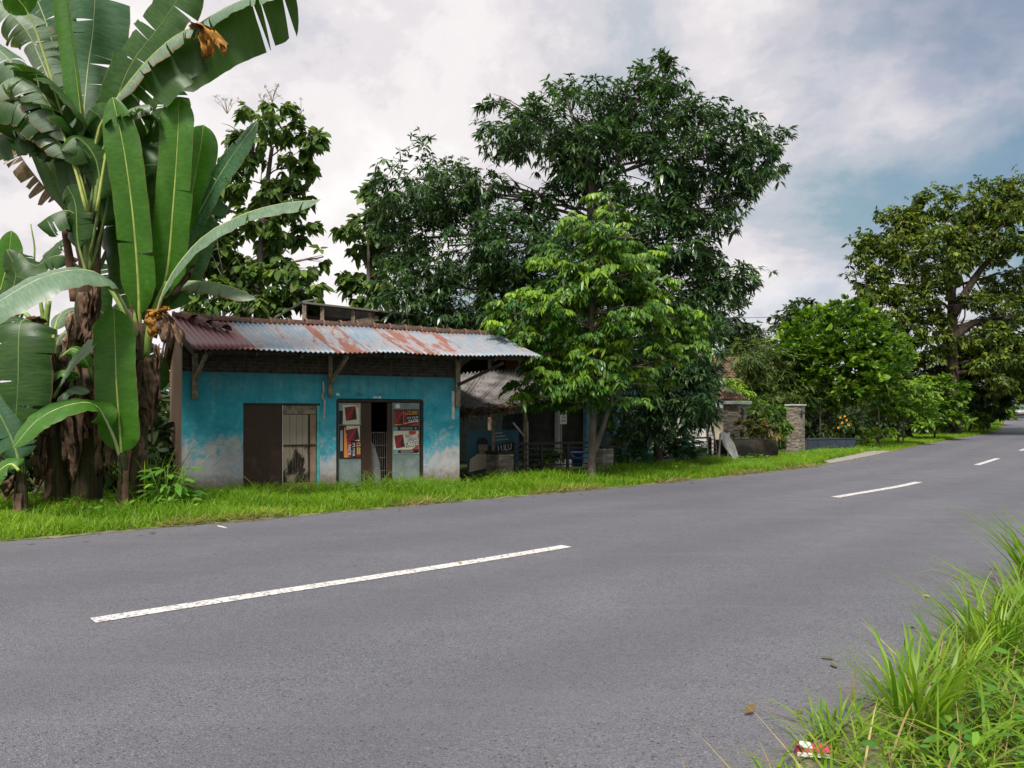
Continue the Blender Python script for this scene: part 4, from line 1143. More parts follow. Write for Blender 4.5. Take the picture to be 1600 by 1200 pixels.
# small things in the front garden
rg2 = random.Random(3)
bk_ = at(902, 728, 22.6)
BU = thing('blue_bucket', 'blue plastic bucket standing behind the iron fence', 'bucket', (bk_.x, bk_.y, 0.12))
MB().lathe([(0.15, 0), (0.19, 0.40), (0.205, 0.40), (0.205, 0.43), (0.18, 0.43), (0.14, 0.03)], n=16).build('body', simple('blue_plastic', (0.03, 0.12, 0.38), 0.4, 0.1), BU, smooth=True)
MB().tube([(-.2, 0, .41), (-.14, -.12, .30), (0, -.19, .25), (.14, -.12, .30), (.2, 0, .41)], 0.008, 6).build('handle', M_WIRE, BU)
wb_ = at(888, 735, 22.2)
JB = thing('white_jerrycan', 'small white jerrycan beside the blue bucket', 'jerrycan', (wb_.x, wb_.y, 0.10))
MB().box(-.10, .10, -.07, .07, 0, .24).build('body', P_WHITE, JB, bevel=0.025)
MB().lathe([(.03, .242), (.03, .28), (.0, .28)], n=8).build('lid', P_RED, JB)
sg = at(876, 690, 21.0)
SG = thing('notice_board', 'small white notice on a thin pole in the front garden', 'sign', (sg.x, sg.y, 0), R(-8))
MB().tube([(0, 0, -.1), (0.0, 0, 1.72)], 0.018, 7).build('pole', M_WOODGREY, SG)
bd = MB().box(-.01, .17, -.03, -.012, 1.38, 1.74).build('board', P_WHITE, SG)
for k in range(3): quad(SG, rectp(0.02, 0.14, 1.45 + k * 0.09, 1.49 + k * 0.09), -0.034, P_GREY, 'lettering')
wpz = at(790, 0, 0.1)
c0 = at(822, 742, 20.9)
WP = thing('white_post', 'square white painted post with a broken base in the front garden', 'post', (c0.x, c0.y, 0))
box_obj('shaft', M_WHITEPAINT, WP, -.06, .06, -.06, .06, 0.0, 1.45)
box_obj('base', M_WHITEPAINT, WP, -.08, .08, -.08, .08, -0.1, -0.001)
MB().bar((0, .02, 1.0), (-.35, .1, 1.42), .04, .05).build('brace', M_WHITEPAINT, WP)
# leaning ladder-like rack and the pale tarpaulin beside the concrete planter
lp = at(1116, 0, 26.2)
LD = thing('wooden_rack', 'narrow pale wooden rack with many rungs leaning at the fence end', 'rack', (lp.x, lp.y, 0), R(20))
for sx in (-.16, .16): MB().bar((sx, 0, -.05), (sx * 0.75, .25, 1.25), .04, .05).build('rail', M_WOODGREY, LD)
for k in range(8):
    z = .1 + k * .14; MB().bar((-.155, z * .19 + .02, z), (.155, z * .19 + .02, z), .035, .03).build('rung', M_WOODGREY, LD)
tpp = at(1134, 0, 26.6)
TP = thing('tarpaulin', 'crumpled off white tarpaulin hung over a frame beside the concrete planter', 'tarpaulin', (tpp.x, tpp.y, 0), R(10))
vs = []; fs = []; nx, ny = 8, 12
for j in range(ny + 1):
    for i in range(nx + 1):
        u, v = i / nx, j / ny
        x = -.25 + .34 * u + .32 * v * v + 0.03 * math.sin(9 * v + 4 * u); z = 1.02 - 1.0 * v + 0.05 * math.sin(7 * u + 3 * v)
        y = -.1 - .35 * v + 0.07 * math.sin(8 * u + 5 * v)
        vs.append((x, y, max(z, .02)))
for j in range(ny):
    for i in range(nx): k = j * (nx + 1) + i; fs.append((k, k + 1, k + nx + 2, k + nx + 1))
me = bpy.data.meshes.new('sheet'); me.from_pydata(vs, [], fs); me.update()
o = link('sheet', me, simple('off_white_tarp', (0.55, 0.52, 0.50), 0.6, 0.15, 5, 0.3), TP, smooth=True); o.modifiers.new('thickness', 'SOLIDIFY').thickness = 0.006
for a, b in (((-.24, .05, -.05), (-.2, 0, 1.0)), ((.1, .05, -.05), (.12, 0, 1.03))): MB().bar(a, b, .05, .05).build('frame_post', M_WHITEPAINT, TP)
# stained concrete planter
s = NT('stained_concrete')
z = s.z('Z'); nz_ = s.noise(3.2, 6, 0.7)
M_STAIN = s.done(s.mix(s.range(s.math('ADD', s.math('MULTIPLY', z, 0.8), nz_), 0.75, 1.15), (0.045, 0.038, 0.03), (0.13, 0.105, 0.085)), 0.95, 0.1)
pa = at(1146, 0, 26.6); pb = at(1216, 0, 27.9)
CP = thing('concrete_planter', 'long dark stained concrete planter filled with red and green plants', 'planter', (pa.x, pa.y, 0), math.atan2(pb.y - pa.y, pb.x - pa.x))
PL = Vector((pb.x - pa.x, pb.y - pa.y)).length
for nm, q in (('front_wall', (0, PL, 0, .1)), ('rear_wall', (0, PL, .8, .9)), ('end_wall', (0, .1, .102, .798)), ('end_wall', (PL - .1, PL, .102, .798))):
    box_obj(nm, M_STAIN, CP, q[0], q[1], q[2], q[3], -.1, .76)
box_obj('soil', M_SOIL, CP, .101, PL - .101, .101, .799, .5, .68)
# dark tiled planter by the driveway, each tile a part
ta = at(1262, 0, 33.4); tb = at(1336, 0, 34.6)
M_DKTILE = simple('slate_blue_tile', (0.035, 0.045, 0.062), 0.3, 0.2, 4, 0.4)
TPN = thing('tiled_planter', 'low planter faced with slate blue tiles beside the driveway', 'planter', (ta.x, ta.y, 0), math.atan2(tb.y - ta.y, tb.x - ta.x))
TL = Vector((tb.x - ta.x, tb.y - ta.y)).length
box_obj('core', M_MORTAR, TPN, 0, TL, 0.02, 0.9, -.1, .56)
nt = 5
for k in range(nt):
    MB().box(TL * k / nt + .008, TL * (k + 1) / nt - .008, -.004, .018, .0, .53).build('tile', M_DKTILE, TPN)
for k in range(2): MB().box(TL + .002, TL + .02, .03 + k * .44, .03 + (k + 1) * .44 - .012, 0, .53).build('tile', M_DKTILE, TPN)
box_obj('rim', M_DKTILE, TPN, -.01, TL + .025, -.012, .92, .562, .60)

# gate house wall and tile roofed house further up, half hidden by leaves
M_BROWNTILE = simple('brown_roof_tile', (0.17, 0.085, 0.07), 0.85, 0.45, 10, 0.15)
GH = thing('tiled_house', 'far house with dark brown tiled roof showing between the trees', 'house', (8.6, 38.5, 0.03), R(12))
box_obj('wall', M_WHITEPAINT, GH, 0, 6, 0, 5, -.2, 3.2)
rt = MB(); rows, cols = 12, 30
for j in range(rows):
    for i in range(cols):
        x = -.5 + i * 7 / cols; y0 = -.6 + j * .27; z0 = 3.1 + j * .14; w_ = 7 / cols
        rt.hexa([(x, y0, z0), (x + w_ * .95, y0, z0), (x + w_ * .95, y0 + .29, z0 + .13), (x, y0 + .29, z0 + .13)],
                [(x, y0, z0 + .04), (x + w_ * .95, y0, z0 + .06), (x + w_ * .95, y0 + .29, z0 + .17), (x, y0 + .29, z0 + .15)])
tag(rt.build('roof_tile', M_BROWNTILE, GH), kind='stuff')
slab('rear_roof', [(-.5, 2.6, 4.78), (6.5, 2.6, 4.78), (6.5, 5.6, 3.2), (-.5, 5.6, 3.2)], 0.06, M_BROWNTILE, GH)
w_ = box_obj('window', M_DARKFRAME, GH, .6, 1.7, -.05, -.003, 1.0, 2.2); box_obj('pane', M_GLASS, w_, .68, 1.62, -.06, -.0505, 1.08, 2.12)
GP = thing('gate_canopy', 'small brown tiled canopy above the white gate slab', 'canopy', (at(1133, 0, 33).x, 33, 0), R(12))
slab('roof', [(-.9, -.5, 2.35), (.75, -.5, 2.35), (.45, .3, 2.75), (-.6, .3, 2.75)], .05, M_BROWNTILE, GP)
slab('rear_roof', [(-.6, .3, 2.75), (.45, .3, 2.75), (.75, 1.1, 2.35), (-.9, 1.1, 2.35)], .05, M_BROWNTILE, GP)
for x in (-.6, .5): box_obj('post', M_CAPW, GP, x - .1, x + .1, .2, .4, 0, 2.5)
box_obj('panel', simple('cream_wall', (0.5, 0.44, 0.33), .85), GP, -.499, .399, .25, .35, 0, 1.9)

# silver car far up the road
CA = at(1594, 0, 91); 
CARR = thing('parked_car', 'small silver grey car far up the road at the photo edge', 'car', (CA.x - .1, 91, gz(91) + 0.01), R(232))
M_SILVER = NT('silver_paint').done((0.42, 0.44, 0.48), 0.3, 0.5, 0.5)
def profile(name, pts, half, mat, parent, tuck=0.0):
    n = len(pts); vs = []
    for sgn in (-1, 1):
        for x, z in pts: vs.append((x, sgn * (half - tuck * max(0, z - 0.9)), z))
    fs = [tuple(range(n)), tuple(range(2 * n - 1, n - 1, -1))] + [(i, n + i, n + (i + 1) % n, (i + 1) % n) for i in range(n)]
    m = MB(); m.add(vs, fs); return m.build(name, mat, parent, bevel=0.03)
body = profile('body', [(-2.05, .35), (-2.1, .75), (-1.95, 1.0), (-1.1, 1.05), (.95, 1.05), (1.9, .92), (2.1, .7), (2.08, .3), (1.7, .25), (-1.7, .25)], .84, M_SILVER, CARR)
profile('cabin', [(-1.85, 1.04), (-1.55, 1.55), (-1.2, 1.66), (.1, 1.68), (.4, 1.58), (1.15, 1.04)], .80, M_SILVER, CARR, .18)
for sgn in (-1, 1):
    MB().add([(x, sgn * (.805 - .18 * (z - .9)), z) for x, z in ((-1.5, 1.10), (-1.3, 1.52), (.15, 1.56), (.9, 1.10))] +
             [(x, sgn * (.815 - .18 * (z - .9)), z) for x, z in ((-1.5, 1.10), (-1.3, 1.52), (.15, 1.56), (.9, 1.10))],
             [(0, 1, 2, 3), (7, 6, 5, 4), (0, 4, 5, 1), (1, 5, 6, 2), (2, 6, 7, 3), (3, 7, 4, 0)]).build('side_window', M_GLASS, CARR)
    MB().box(1.98, 2.12, sgn * .62 - .16, sgn * .62 + .16, .68, .82).build('headlight', NT('lamp_glass').done((0.7, 0.72, 0.75), .15, .5), CARR)
    for x in (-1.3, 1.32):
        wv = MB().tube([(x, sgn * .66, .31), (x, sgn * .86, .31)], .31, 18).build('wheel', NT('tyre_rubber').done((0.015, 0.015, 0.016), .8, .2), CARR)
        MB().tube([(x, sgn * .861, .31), (x, sgn * .875, .31)], .19, 12).build('rim', M_SILVER, wv)
MB().add([(.50, -.70, 1.56), (.50, .70, 1.56), (1.16, .76, 1.08), (1.16, -.76, 1.08), (.54, -.70, 1.58), (.54, .70, 1.58), (1.21, .76, 1.09), (1.21, -.76, 1.09)],
         [(3, 2, 1, 0), (4, 5, 6, 7), (0, 1, 5, 4), (1, 2, 6, 5), (2, 3, 7, 6), (3, 0, 4, 7)]).build('windscreen', NT('pale_screen').done((0.10, 0.13, 0.16), .08, .5), CARR)
box_obj('bumper', M_DARKFRAME, CARR, 2.09, 2.16, -.7, .7, .32, .5)

# crumpled packet on the near asphalt edge
pk = g2(1272, 1183)
PSC = 1.15
CPK = thing('crumpled_packet', 'crumpled red and white packet lying on the near asphalt edge', 'packet', (pk[0], pk[1], 0.012), R(-8))
m = MB(); m.hexa([(-.075, -.03, 0), (.075, -.034, 0), (.078, .03, 0), (-.07, .036, 0)], [(-.07, -.022, .03), (.06, -.03, .024), (.07, .022, .035), (-.065, .03, .04)])
m.build('body', flat('packet_red', (0.50, 0.07, 0.10)), CPK)
m = MB(); m.hexa([(-.072, -.0325, .003), (.073, -.0365, .003), (.073, -.034, .014), (-.072, -.030, .016)], [(-.072, -.030, .006), (.072, -.034, .006), (.07, -.031, .016), (-.07, -.026, .018)])
m.build('white_band', P_WHITE, CPK)
MB().hexa([(-.06, -.018, .0335), (-.01, -.02, .032), (-.012, .018, .040), (-.055, .022, .043)], [(-.06, -.018, .036), (-.01, -.02, .0345), (-.012, .018, .0425), (-.055, .022, .0455)]).build('white_flap', P_WHITE, CPK)
up_ = at(1085, 0, 46)
UP = thing('utility_pole', 'weathered utility pole hidden among the trees past the gate piers', 'pole', (up_.x, 46, gz(46)))
MB().tube([(0, 0, -.2), (0, 0, 7.2)], [.13, .10], 10).build('shaft', M_WOODGREY, UP)
MB().box(-.7, .7, -.05, .05, 6.5, 6.6).build('crossarm', M_WOODGREY, UP)
# overhead wires
CPK.scale = (PSC, PSC, PSC)
for lab, (a, b), sag in (('thin overhead wire crossing the big tree, the upper of the two', (at(1085, 496, 46), at(1720, 440, 50)), .7), ('thin overhead wire crossing the big tree, the lower of the two', (at(1087, 515, 46), at(1720, 470, 50)), .7)):
    m = MB(); pts = [a.lerp(b, k / 16) - Vector((0, 0, sag * (1 - (2 * k / 16 - 1) ** 2))) for k in range(17)]
    tag(m.tube(pts, .016, 5).build('overhead_wire', M_BLACKIRON), lab, 'wire', 'overhead wires')
# ------------------------------------------------------------------ trees
def bark(name, d, l):
    s = NT(name); n = s.noise(7, 6, 0.7, s.vec((1, 1, 0.35)))
    s.bump(n, 0.6, 0.03)
    return s.done(s.mix(s.range(n, 0.3, 0.7), d, l), 0.95, 0.1)
M_BARKG = bark('grey_bark', (0.075, 0.06, 0.048), (0.20, 0.17, 0.14))
M_BARKB = bark('brown_bark', (0.035, 0.026, 0.019), (0.10, 0.075, 0.055))

def blobs_world(bl, Y, dz=0.8, seed=0):
    """crown lumps from where they are seen (x, y, half width, half height[, depth shift])"""
    r = random.Random(seed); out = []
    for b in bl:
        Yb = Y + (b[4] if len(b) > 4 else r.uniform(-dz, dz)); k = Yb / 1200
        out.append((np.array(at(b[0], b[1], Yb)), np.array((b[2] * k, max(b[2], b[3]) * k * 0.8, b[3] * k))))
    return out
def clusters(bl, per_m2, r, sub=0.45, shell=0.45):
    """points gathered in twig clumps through the lumps, denser towards their skin; also the outward direction"""
    P = []; O = []
    for c, rad in bl:
        a = 4 * math.pi * ((rad[0] * rad[1]) ** 1.6 + (rad[0] * rad[2]) ** 1.6 + (rad[1] * rad[2]) ** 1.6) ** (1 / 1.6) / 3 ** (1 / 1.6)
        n = max(8, int(a * per_m2)); m = max(3, int(n / 9))
        d = unit(r.normal(0, 1, (m, 3)))
        rr = shell + (1.04 - shell) * r.random(m) ** 0.55
        lump = 1 + 0.16 * np.sin(d[:, 0] * 5 + c[0]) * np.sin(d[:, 2] * 6 + c[2] * 2) + r.normal(0, 0.06, m)
        tw = c + d * rad * (rr * lump)[:, None]
        k = r.integers(0, m, n)
        p = tw[k] + r.normal(0, 1, (n, 3)) * sub * np.array([1, 1, 0.7]) * min(1.0, rad.min() / 0.8)
        P.append(p); O.append(unit((p - c) / rad))
    return np.concatenate(P), np.concatenate(O)
def rosette(P, O, r, k, L_, W_, out=0.6, rnd=0.8, down=-0.25, bend=0.4, tint=(0.4, 0.2), top=0.0, Ls=0.25):
    n = len(P); ct = np.clip(r.normal(tint[0], tint[1], n), 0, 1)
    Pk = np.repeat(P, k, 0); Ok = np.repeat(O, k, 0)
    h = r.normal(0, 1, (n * k, 3)); h[:, 2] *= 0.45
    d = Ok * out + unit(h) * rnd + np.array([0, 0, down]); d = unit(d)
    up = np.tile([0, 0, 1.0], (n * k, 1)) + r.normal(0, 0.45, (n * k, 3))
    L = L_ * np.clip(r.normal(1, Ls, n * k), 0.4, 1.6) * np.repeat(np.clip(r.normal(1, .22, n), .5, 1.5), k)
    return simple_leaves(Pk + d * 0.02, d, up, L, W_ / L_ * L * np.clip(r.normal(1, 0.15, n * k), .6, 1.4), np.full(n * k, bend) * np.clip(r.normal(1, .4, n * k), 0, 2),
                         np.clip(np.repeat(ct, k) + r.normal(0, 0.12, n * k), 0, 1))
def fronds(P, O, r, pairs, R_, L_, W_, tint=(0.4, 0.2), droop=0.75):
    """compound leaves: a level rachis with pairs of hanging leaflets"""
    n = len(P)
    az = np.arctan2(O[:, 1], O[:, 0]) + r.normal(0, 0.9, n)
    rd = np.stack([np.cos(az), np.sin(az), r.normal(0.12, 0.22, n)], 1); rd = unit(rd)
    sd_ = unit(np.cross(rd, np.tile([0, 0, 1.0], (n, 1))))
    fs_ = np.clip(r.normal(1, 0.28, n), .5, 1.6); RL = R_ * fs_; ct = np.clip(r.normal(tint[0], tint[1], n), 0, 1)
    B = []; D = []; T = []
    for j in range(pairs):
        t = 0.2 + 0.8 * j / (pairs - 1)
        c = P + rd * (RL * t)[:, None]; c[:, 2] -= RL * 0.35 * t * t
        for sgn in (-1, 1):
            B.append(c); d = sd_ * sgn * 0.7 + rd * 0.45 + np.array([0, 0, -droop]) + r.normal(0, 0.14, (n, 3))
            D.append(unit(d)); T.append(np.clip(ct + r.normal(0, .08, n), 0, 1))
    fsm = np.tile(fs_, 2 * pairs); B = np.concatenate(B); D = np.concatenate(D); T = np.concatenate(T); m = len(B)
    up = np.tile([0, 0, 1.0], (m, 1)) + D * 0.2 + r.normal(0, .25, (m, 3))
    return simple_leaves(B, D, up, L_ * fsm * np.clip(r.normal(1, .22, m), .5, 1.5), W_ * fsm * np.clip(r.normal(1, .15, m), .6, 1.4), np.full(m, .25), T)

def limb(m, a, b, r0, r1, seed, n=7, sag=0.12, seg=9):
    q = random.Random(seed); a = Vector(a); b = Vector(b); L_ = (b - a).length
    mid = a.lerp(b, 0.45) + Vector((q.uniform(-1, 1), q.uniform(-1, 1), q.uniform(-.2, 1))) * L_ * sag
    pts = catmull([a, mid, b], seg)
    pts = [p + Vector((q.uniform(-1, 1), q.uniform(-1, 1), q.uniform(-1, 1))) * L_ * 0.012 for p in pts]; pts[0] = a
    m.tube(pts, [r0 + (r1 - r0) * k / (seg - 1) for k in range(seg)], n)
    return pts
def tree(name, label, base, forks, blobs, leaf_parts, leaf_mat, bark_mat, r0, seed, group=None, cat='tree', twig=4, zb=None, limb_r=0.35):
    """forks: points up the trunk; a limb runs from the nearest lower fork to every lump, twigs go on from there"""
    b = Vector((base[0], base[1], gz(base[1]) - 0.1)); q = random.Random(seed)
    T = thing(name, label, cat, (b.x, b.y, b.z), 0, group)
    m = MB(); pts = [b] + [Vector(f) for f in forks]
    line = catmull(pts, 6 * len(pts)) if len(pts) > 2 else [pts[0].lerp(pts[1], k / 8) for k in range(9)]
    nn = len(line)
    m.tube(line, [r0 * (1 - 0.6 * k / (nn - 1)) * (1.35 if k == 0 else 1) for k in range(nn)], 10, wob=lambda i, k: 0.07 * math.sin(i * 1.3 + k * 2.1))
    lm = MB(); tw = MB()
    for i, (c, rad) in enumerate(blobs):
        c = Vector(c)
        cand = [p for p in line[nn // 4:] if p.z < c.z + 0.2] or [line[-1]]
        st = min(cand, key=lambda p: (p - c).length * (1 + 0.12 * q.random()) + 0.5 * max(0, p.z - c.z + .5))
        f = line.index(st) / nn
        lp = limb(lm, st, c, r0 * (1 - .6 * f) * limb_r * q.uniform(.8, 1.2), 0.018 + 0.03 * r0, seed + i)
        for k in range(twig):
            d = Vector((q.gauss(0, 1), q.gauss(0, 1), q.gauss(0.2, .8))).normalized()
            e = c + Vector((d.x * rad[0], d.y * rad[1], d.z * rad[2])) * 0.92
            limb(tw, lp[-3 - k % 3], e, 0.016 + .035 * r0, 0.006, seed * 7 + i * 11 + k, 5, .1, 6)
    off = Vector(T.location)
    for mb_, nm in ((m, 'trunk'), (lm, 'limb'), (tw, 'twig')):
        if mb_.v:
            mb_.v = [tuple(Vector(v) - off) for v in mb_.v]; o = mb_.build(nm, bark_mat, T, smooth=True)
            if nm != 'trunk': o['kind'] = 'stuff'
    V = []; LV = []; LN = []; TT = []; o_ = 0
    for v, lv, ln, t in leaf_parts:
        V.append(v - np.array(off)); LV.append(lv + o_); LN.append(ln); TT.append(t); o_ += len(v)
    me = np_mesh('crown', np.concatenate(V), np.concatenate(LV), np.concatenate(LN), {'tint': np.concatenate(TT)})
    o = link('crown', me, leaf_mat, T); o['kind'] = 'stuff'
    return T

M_MANGO = leafmat('mango_leaf', (0.018, 0.058, 0.022), (0.13, 0.22, 0.06), 0.22, 0.30, 0.6, tcol=(1.3, 1.5, 0.5))
M_YOUNG = leafmat('young_tree_leaf', (0.018, 0.085, 0.014), (0.26, 0.42, 0.035), 0.3, 0.38, 0.45, tcol=(1.3, 1.4, 0.4))
M_DARKLEAF = leafmat('dark_tree_leaf', (0.018, 0.042, 0.016), (0.085, 0.125, 0.035), 0.18, 0.4, 0.4)
M_TEAK = leafmat('teak_leaf', (0.022, 0.075, 0.014), (0.19, 0.28, 0.05), 0.35, 0.5, 0.3, under=(0.13, 0.20, 0.08), tcol=(1.3, 1.4, .5))
M_JACK = leafmat('jackfruit_leaf', (0.024, 0.085, 0.012), (0.28, 0.44, 0.04), 0.32, 0.36, 0.45, tcol=(1.3, 1.4, .4))
M_DURIAN = leafmat('durian_leaf', (0.022, 0.070, 0.012), (0.25, 0.31, 0.04), 0.3, 0.42, 0.4, tcol=(1.3, 1.3, .4))
M_OLIVE = leafmat('olive_leaf', (0.024, 0.065, 0.014), (0.20, 0.25, 0.055), 0.3, 0.5, 0.3)
M_BRIGHT = leafmat('bright_shrub_leaf', (0.05, 0.15, 0.015), (0.32, 0.46, 0.05), 0.4, 0.45, 0.35, tcol=(1.3, 1.4, .4))
M_FAR = leafmat('far_tree_leaf', (0.022, 0.050, 0.018), (0.11, 0.16, 0.045), 0.25, 0.5, 0.25)

# the big mango tree
MG = [(835, 208, 74, 46), (790, 222, 42, 34), (915, 185, 92, 55), (915, 232, 66, 40), (1010, 178, 82, 55), (1038, 122, 34, 38), (1022, 105, 22, 24), (880, 135, 22, 18), (1095, 228, 92, 58), (1165, 248, 48, 50), (1190, 235, 30, 40),
      (990, 262, 105, 62), (1085, 310, 68, 55), (1150, 318, 34, 28), (1050, 372, 58, 58), (1085, 400, 30, 45), (650, 282, 66, 50), (715, 302, 72, 48), 
      (700, 385, 105, 82), (800, 388, 92, 62), (650, 452, 60, 62), (730, 478, 110, 52), (625, 372, 42, 66), (915, 408, 108, 78), (1000, 372, 88, 80), (940, 500, 150, 80), (840, 470, 90, 70),
      (1135, 432, 40, 34), (1100, 470, 50, 50), (862, 305, 38, 24), (765, 285, 34, 24), (820, 330, 46, 26), (770, 160, 20, 14), (1060, 460, 60, 70)]
MGB = blobs_world(MG, 24, 1.1, 1)
r = np.random.default_rng(101)
P, O = clusters(MGB, 20, r, 0.20, 0.45)
print('mango clusters', len(P))
lp = [rosette(P, O, r, 9, 0.19, 0.052, 0.6, 0.95, -0.15, 0.45, (0.42, 0.24))]
tree('mango_tree', 'huge dark mango tree with a lopsided two tier crown over the shop roofs', (2.6, 25.5), [at(925, 600, 25.2), at(922, 420, 24.8), at(925, 310, 24.2), at(915, 255, 24)], MGB, lp, M_MANGO, M_BARKG, 0.30, 5)

# the young bright tree on the verge
YG = [(958, 318, 28, 20), (940, 345, 45, 26), (905, 352, 26, 20), (985, 365, 40, 30), (925, 385, 66, 32), (1010, 395, 36, 28), (885, 425, 62, 32), (955, 430, 70, 36), (1010, 438, 45, 30), (840, 478, 70, 30), (795, 472, 34, 20),
      (935, 482, 100, 38), (1030, 482, 42, 32), (815, 520, 46, 26), (885, 532, 82, 36), (985, 538, 76, 40), (1050, 520, 40, 28), (1085, 495, 20, 18), (1085, 545, 22, 22), (850, 585, 50, 30), (930, 590, 60, 30), (990, 605, 46, 26),
      (1065, 572, 24, 22), (840, 622, 36, 18), (905, 620, 30, 14), (868, 560, 50, 28), (820, 600, 28, 20), (925, 560, 46, 30, -.75), (932, 505, 46, 28, -.75), (938, 440, 40, 28, -.65), (900, 600, 40, 22, -.7), (960, 580, 40, 26, -.7)]
YG = [(935 + (b[0] - 935) * .92, b[1]) + tuple(b[2:]) for b in YG]
YGB = blobs_world(YG, 18.9, 0.7, 2)
r = np.random.default_rng(102)
P, O = clusters(YGB, 21, r, 0.11, 0.58)
print('young clusters', len(P))
tp = O[:, 2] > 0.1
lp = [fronds(P[tp], O[tp], r, 6, 0.30, 0.13, 0.047, (0.63, 0.27)), fronds(P[~tp], O[~tp], r, 6, 0.28, 0.125, 0.045, (0.34, 0.22))]
YT = tree('young_tree', 'bright green young tree with two pale stems on the grass verge', (1.95, 18.9), [at(926, 690, 18.9), at(928, 600, 18.9), at(925, 480, 18.9), at(950, 350, 18.9)], YGB, lp, M_YOUNG, M_BARKG, 0.115, 15, twig=3, limb_r=.24)
m = MB(); off = Vector(YT.location)
m.tube([p - off for p in catmull([at(927, 712, 18.9), at(938, 680, 18.85), at(951, 640, 18.8), at(965, 590, 18.8), at(990, 530, 18.9)], 14)], [0.075 - .045 * k / 13 for k in range(14)], 9)
m.build('second_stem', M_BARKG, YT, smooth=True)

# the dark tree that fills the corner behind it
DK = [(1060, 590, 58, 70), (1005, 635, 70, 50), (1085, 545, 44, 58), (1035, 540, 66, 66), (1082, 630, 34, 40), (980, 590, 60, 50), (1095, 600, 26, 50), (1080, 480, 44, 42), (1040, 640, 46, 18)]
DKB = blobs_world(DK, 22.8, 0.6, 3)
r = np.random.default_rng(103); P, O = clusters(DKB, 24, r, 0.25, 0.4)
lp = [rosette(P, O, r, 9, 0.165, 0.046, 0.6, 0.9, -0.15, 0.4, (0.40, 0.24))]
tree('dark_broadleaf_tree', 'very dark drooping tree with low skirts behind the bright young tree', (4.4, 23.2), [at(1030, 660, 23), at(1035, 560, 22.8)], DKB, lp, M_MANGO, M_BARKB, 0.16, 25, twig=3)

# teak trees behind the shop
def teak(label, bl, Y, base, forks, seed, per=8.5, r0=0.16, group='teak trees behind the shop'):
    B_ = blobs_world(bl, Y, 0.7, seed); r = np.random.default_rng(seed)
    P, O = clusters(B_, per, r, 0.20, 0.35)
    lp = [rosette(P, O, r, 6, 0.26, 0.155, 0.45, 0.8, -0.5, 0.35, (0.52, 0.28))]
    return tree('teak_tree', label, base, forks, B_, lp, M_TEAK, M_BARKG, r0, seed, group)
teak('tall teak tree with big hanging leaves between the banana clump and the open barn',
     [(420, 195, 46, 34), (462, 214, 34, 28), (488, 212, 16, 18), (378, 235, 36, 36), (402, 285, 46, 40), (455, 262, 30, 48), (470, 300, 16, 34), (350, 325, 40, 56), (425, 345, 56, 30), (475, 372, 24, 26), (385, 400, 70, 36),
      (455, 425, 38, 34), (470, 455, 30, 24), (335, 420, 44, 56), (415, 168, 16, 14), (400, 455, 60, 30), (430, 310, 34, 30), (352, 205, 14, 34), (505, 402, 10, 12)],
     26, (-8.6, 26.4), [at(405, 480, 26), at(410, 350, 26), at(425, 230, 26)], 201)
teak('slender teak tree with few hanging clumps, left of the mango crown',
     [(575, 320, 15, 24), (572, 365, 24, 32), (600, 345, 20, 40), (548, 352, 13, 20), (575, 415, 22, 32), (534, 442, 15, 16), (600, 420, 24, 50), (565, 455, 30, 18), (585, 300, 12, 14)],
     27, (-5.0, 27), [at(576, 470, 27), at(576, 400, 27), at(578, 330, 27)], 202, 12, 0.10)
teak('low teak tree whose leaves fill the gap over the shop ridge',
     [(330, 465, 50, 30), (440, 470, 44, 20), (380, 475, 50, 20), (300, 440, 30, 40), (300, 360, 30, 50), (480, 452, 24, 22), (330, 280, 24, 40)], 25, (-9.4, 25.2), [at(350, 540, 25), at(350, 440, 25)], 203, 6, 0.10)
# dry flower sprays on the teak top
m = MB(); q = random.Random(9)
def spray(px, py, Y, h, n):
    o = at(px, py, Y)
    for k in range(n):
        e = o + Vector((q.uniform(-.5, .5), q.uniform(-.5, .5), q.uniform(.3, 1))) * h
        m.tube([o, o.lerp(e, .5) + Vector((0, 0, .1 * h)), e], [.012, .008, .005], 4)
        for j in range(5):
            f = e + Vector((q.uniform(-.3, .3), q.uniform(-.3, .3), q.uniform(-.25, .25))) * h * .5
            m.tube([e, f], [.005, .008], 4)
for a in ((425, 160, 26, .75, 9), (355, 178, 26, .7, 7), (505, 235, 26, .4, 6), (470, 180, 26, .5, 4), (410, 162, 26, .5, 6)): spray(*a)
T_ = [o for o in bpy.data.objects if o.name == 'teak_tree'][0]
m.v = [tuple(Vector(v) - Vector(T_.location)) for v in m.v]
sp = m.build('flower_spray', simple('dry_flower', (0.30, 0.25, 0.16), .9), T_); sp['kind'] = 'stuff'

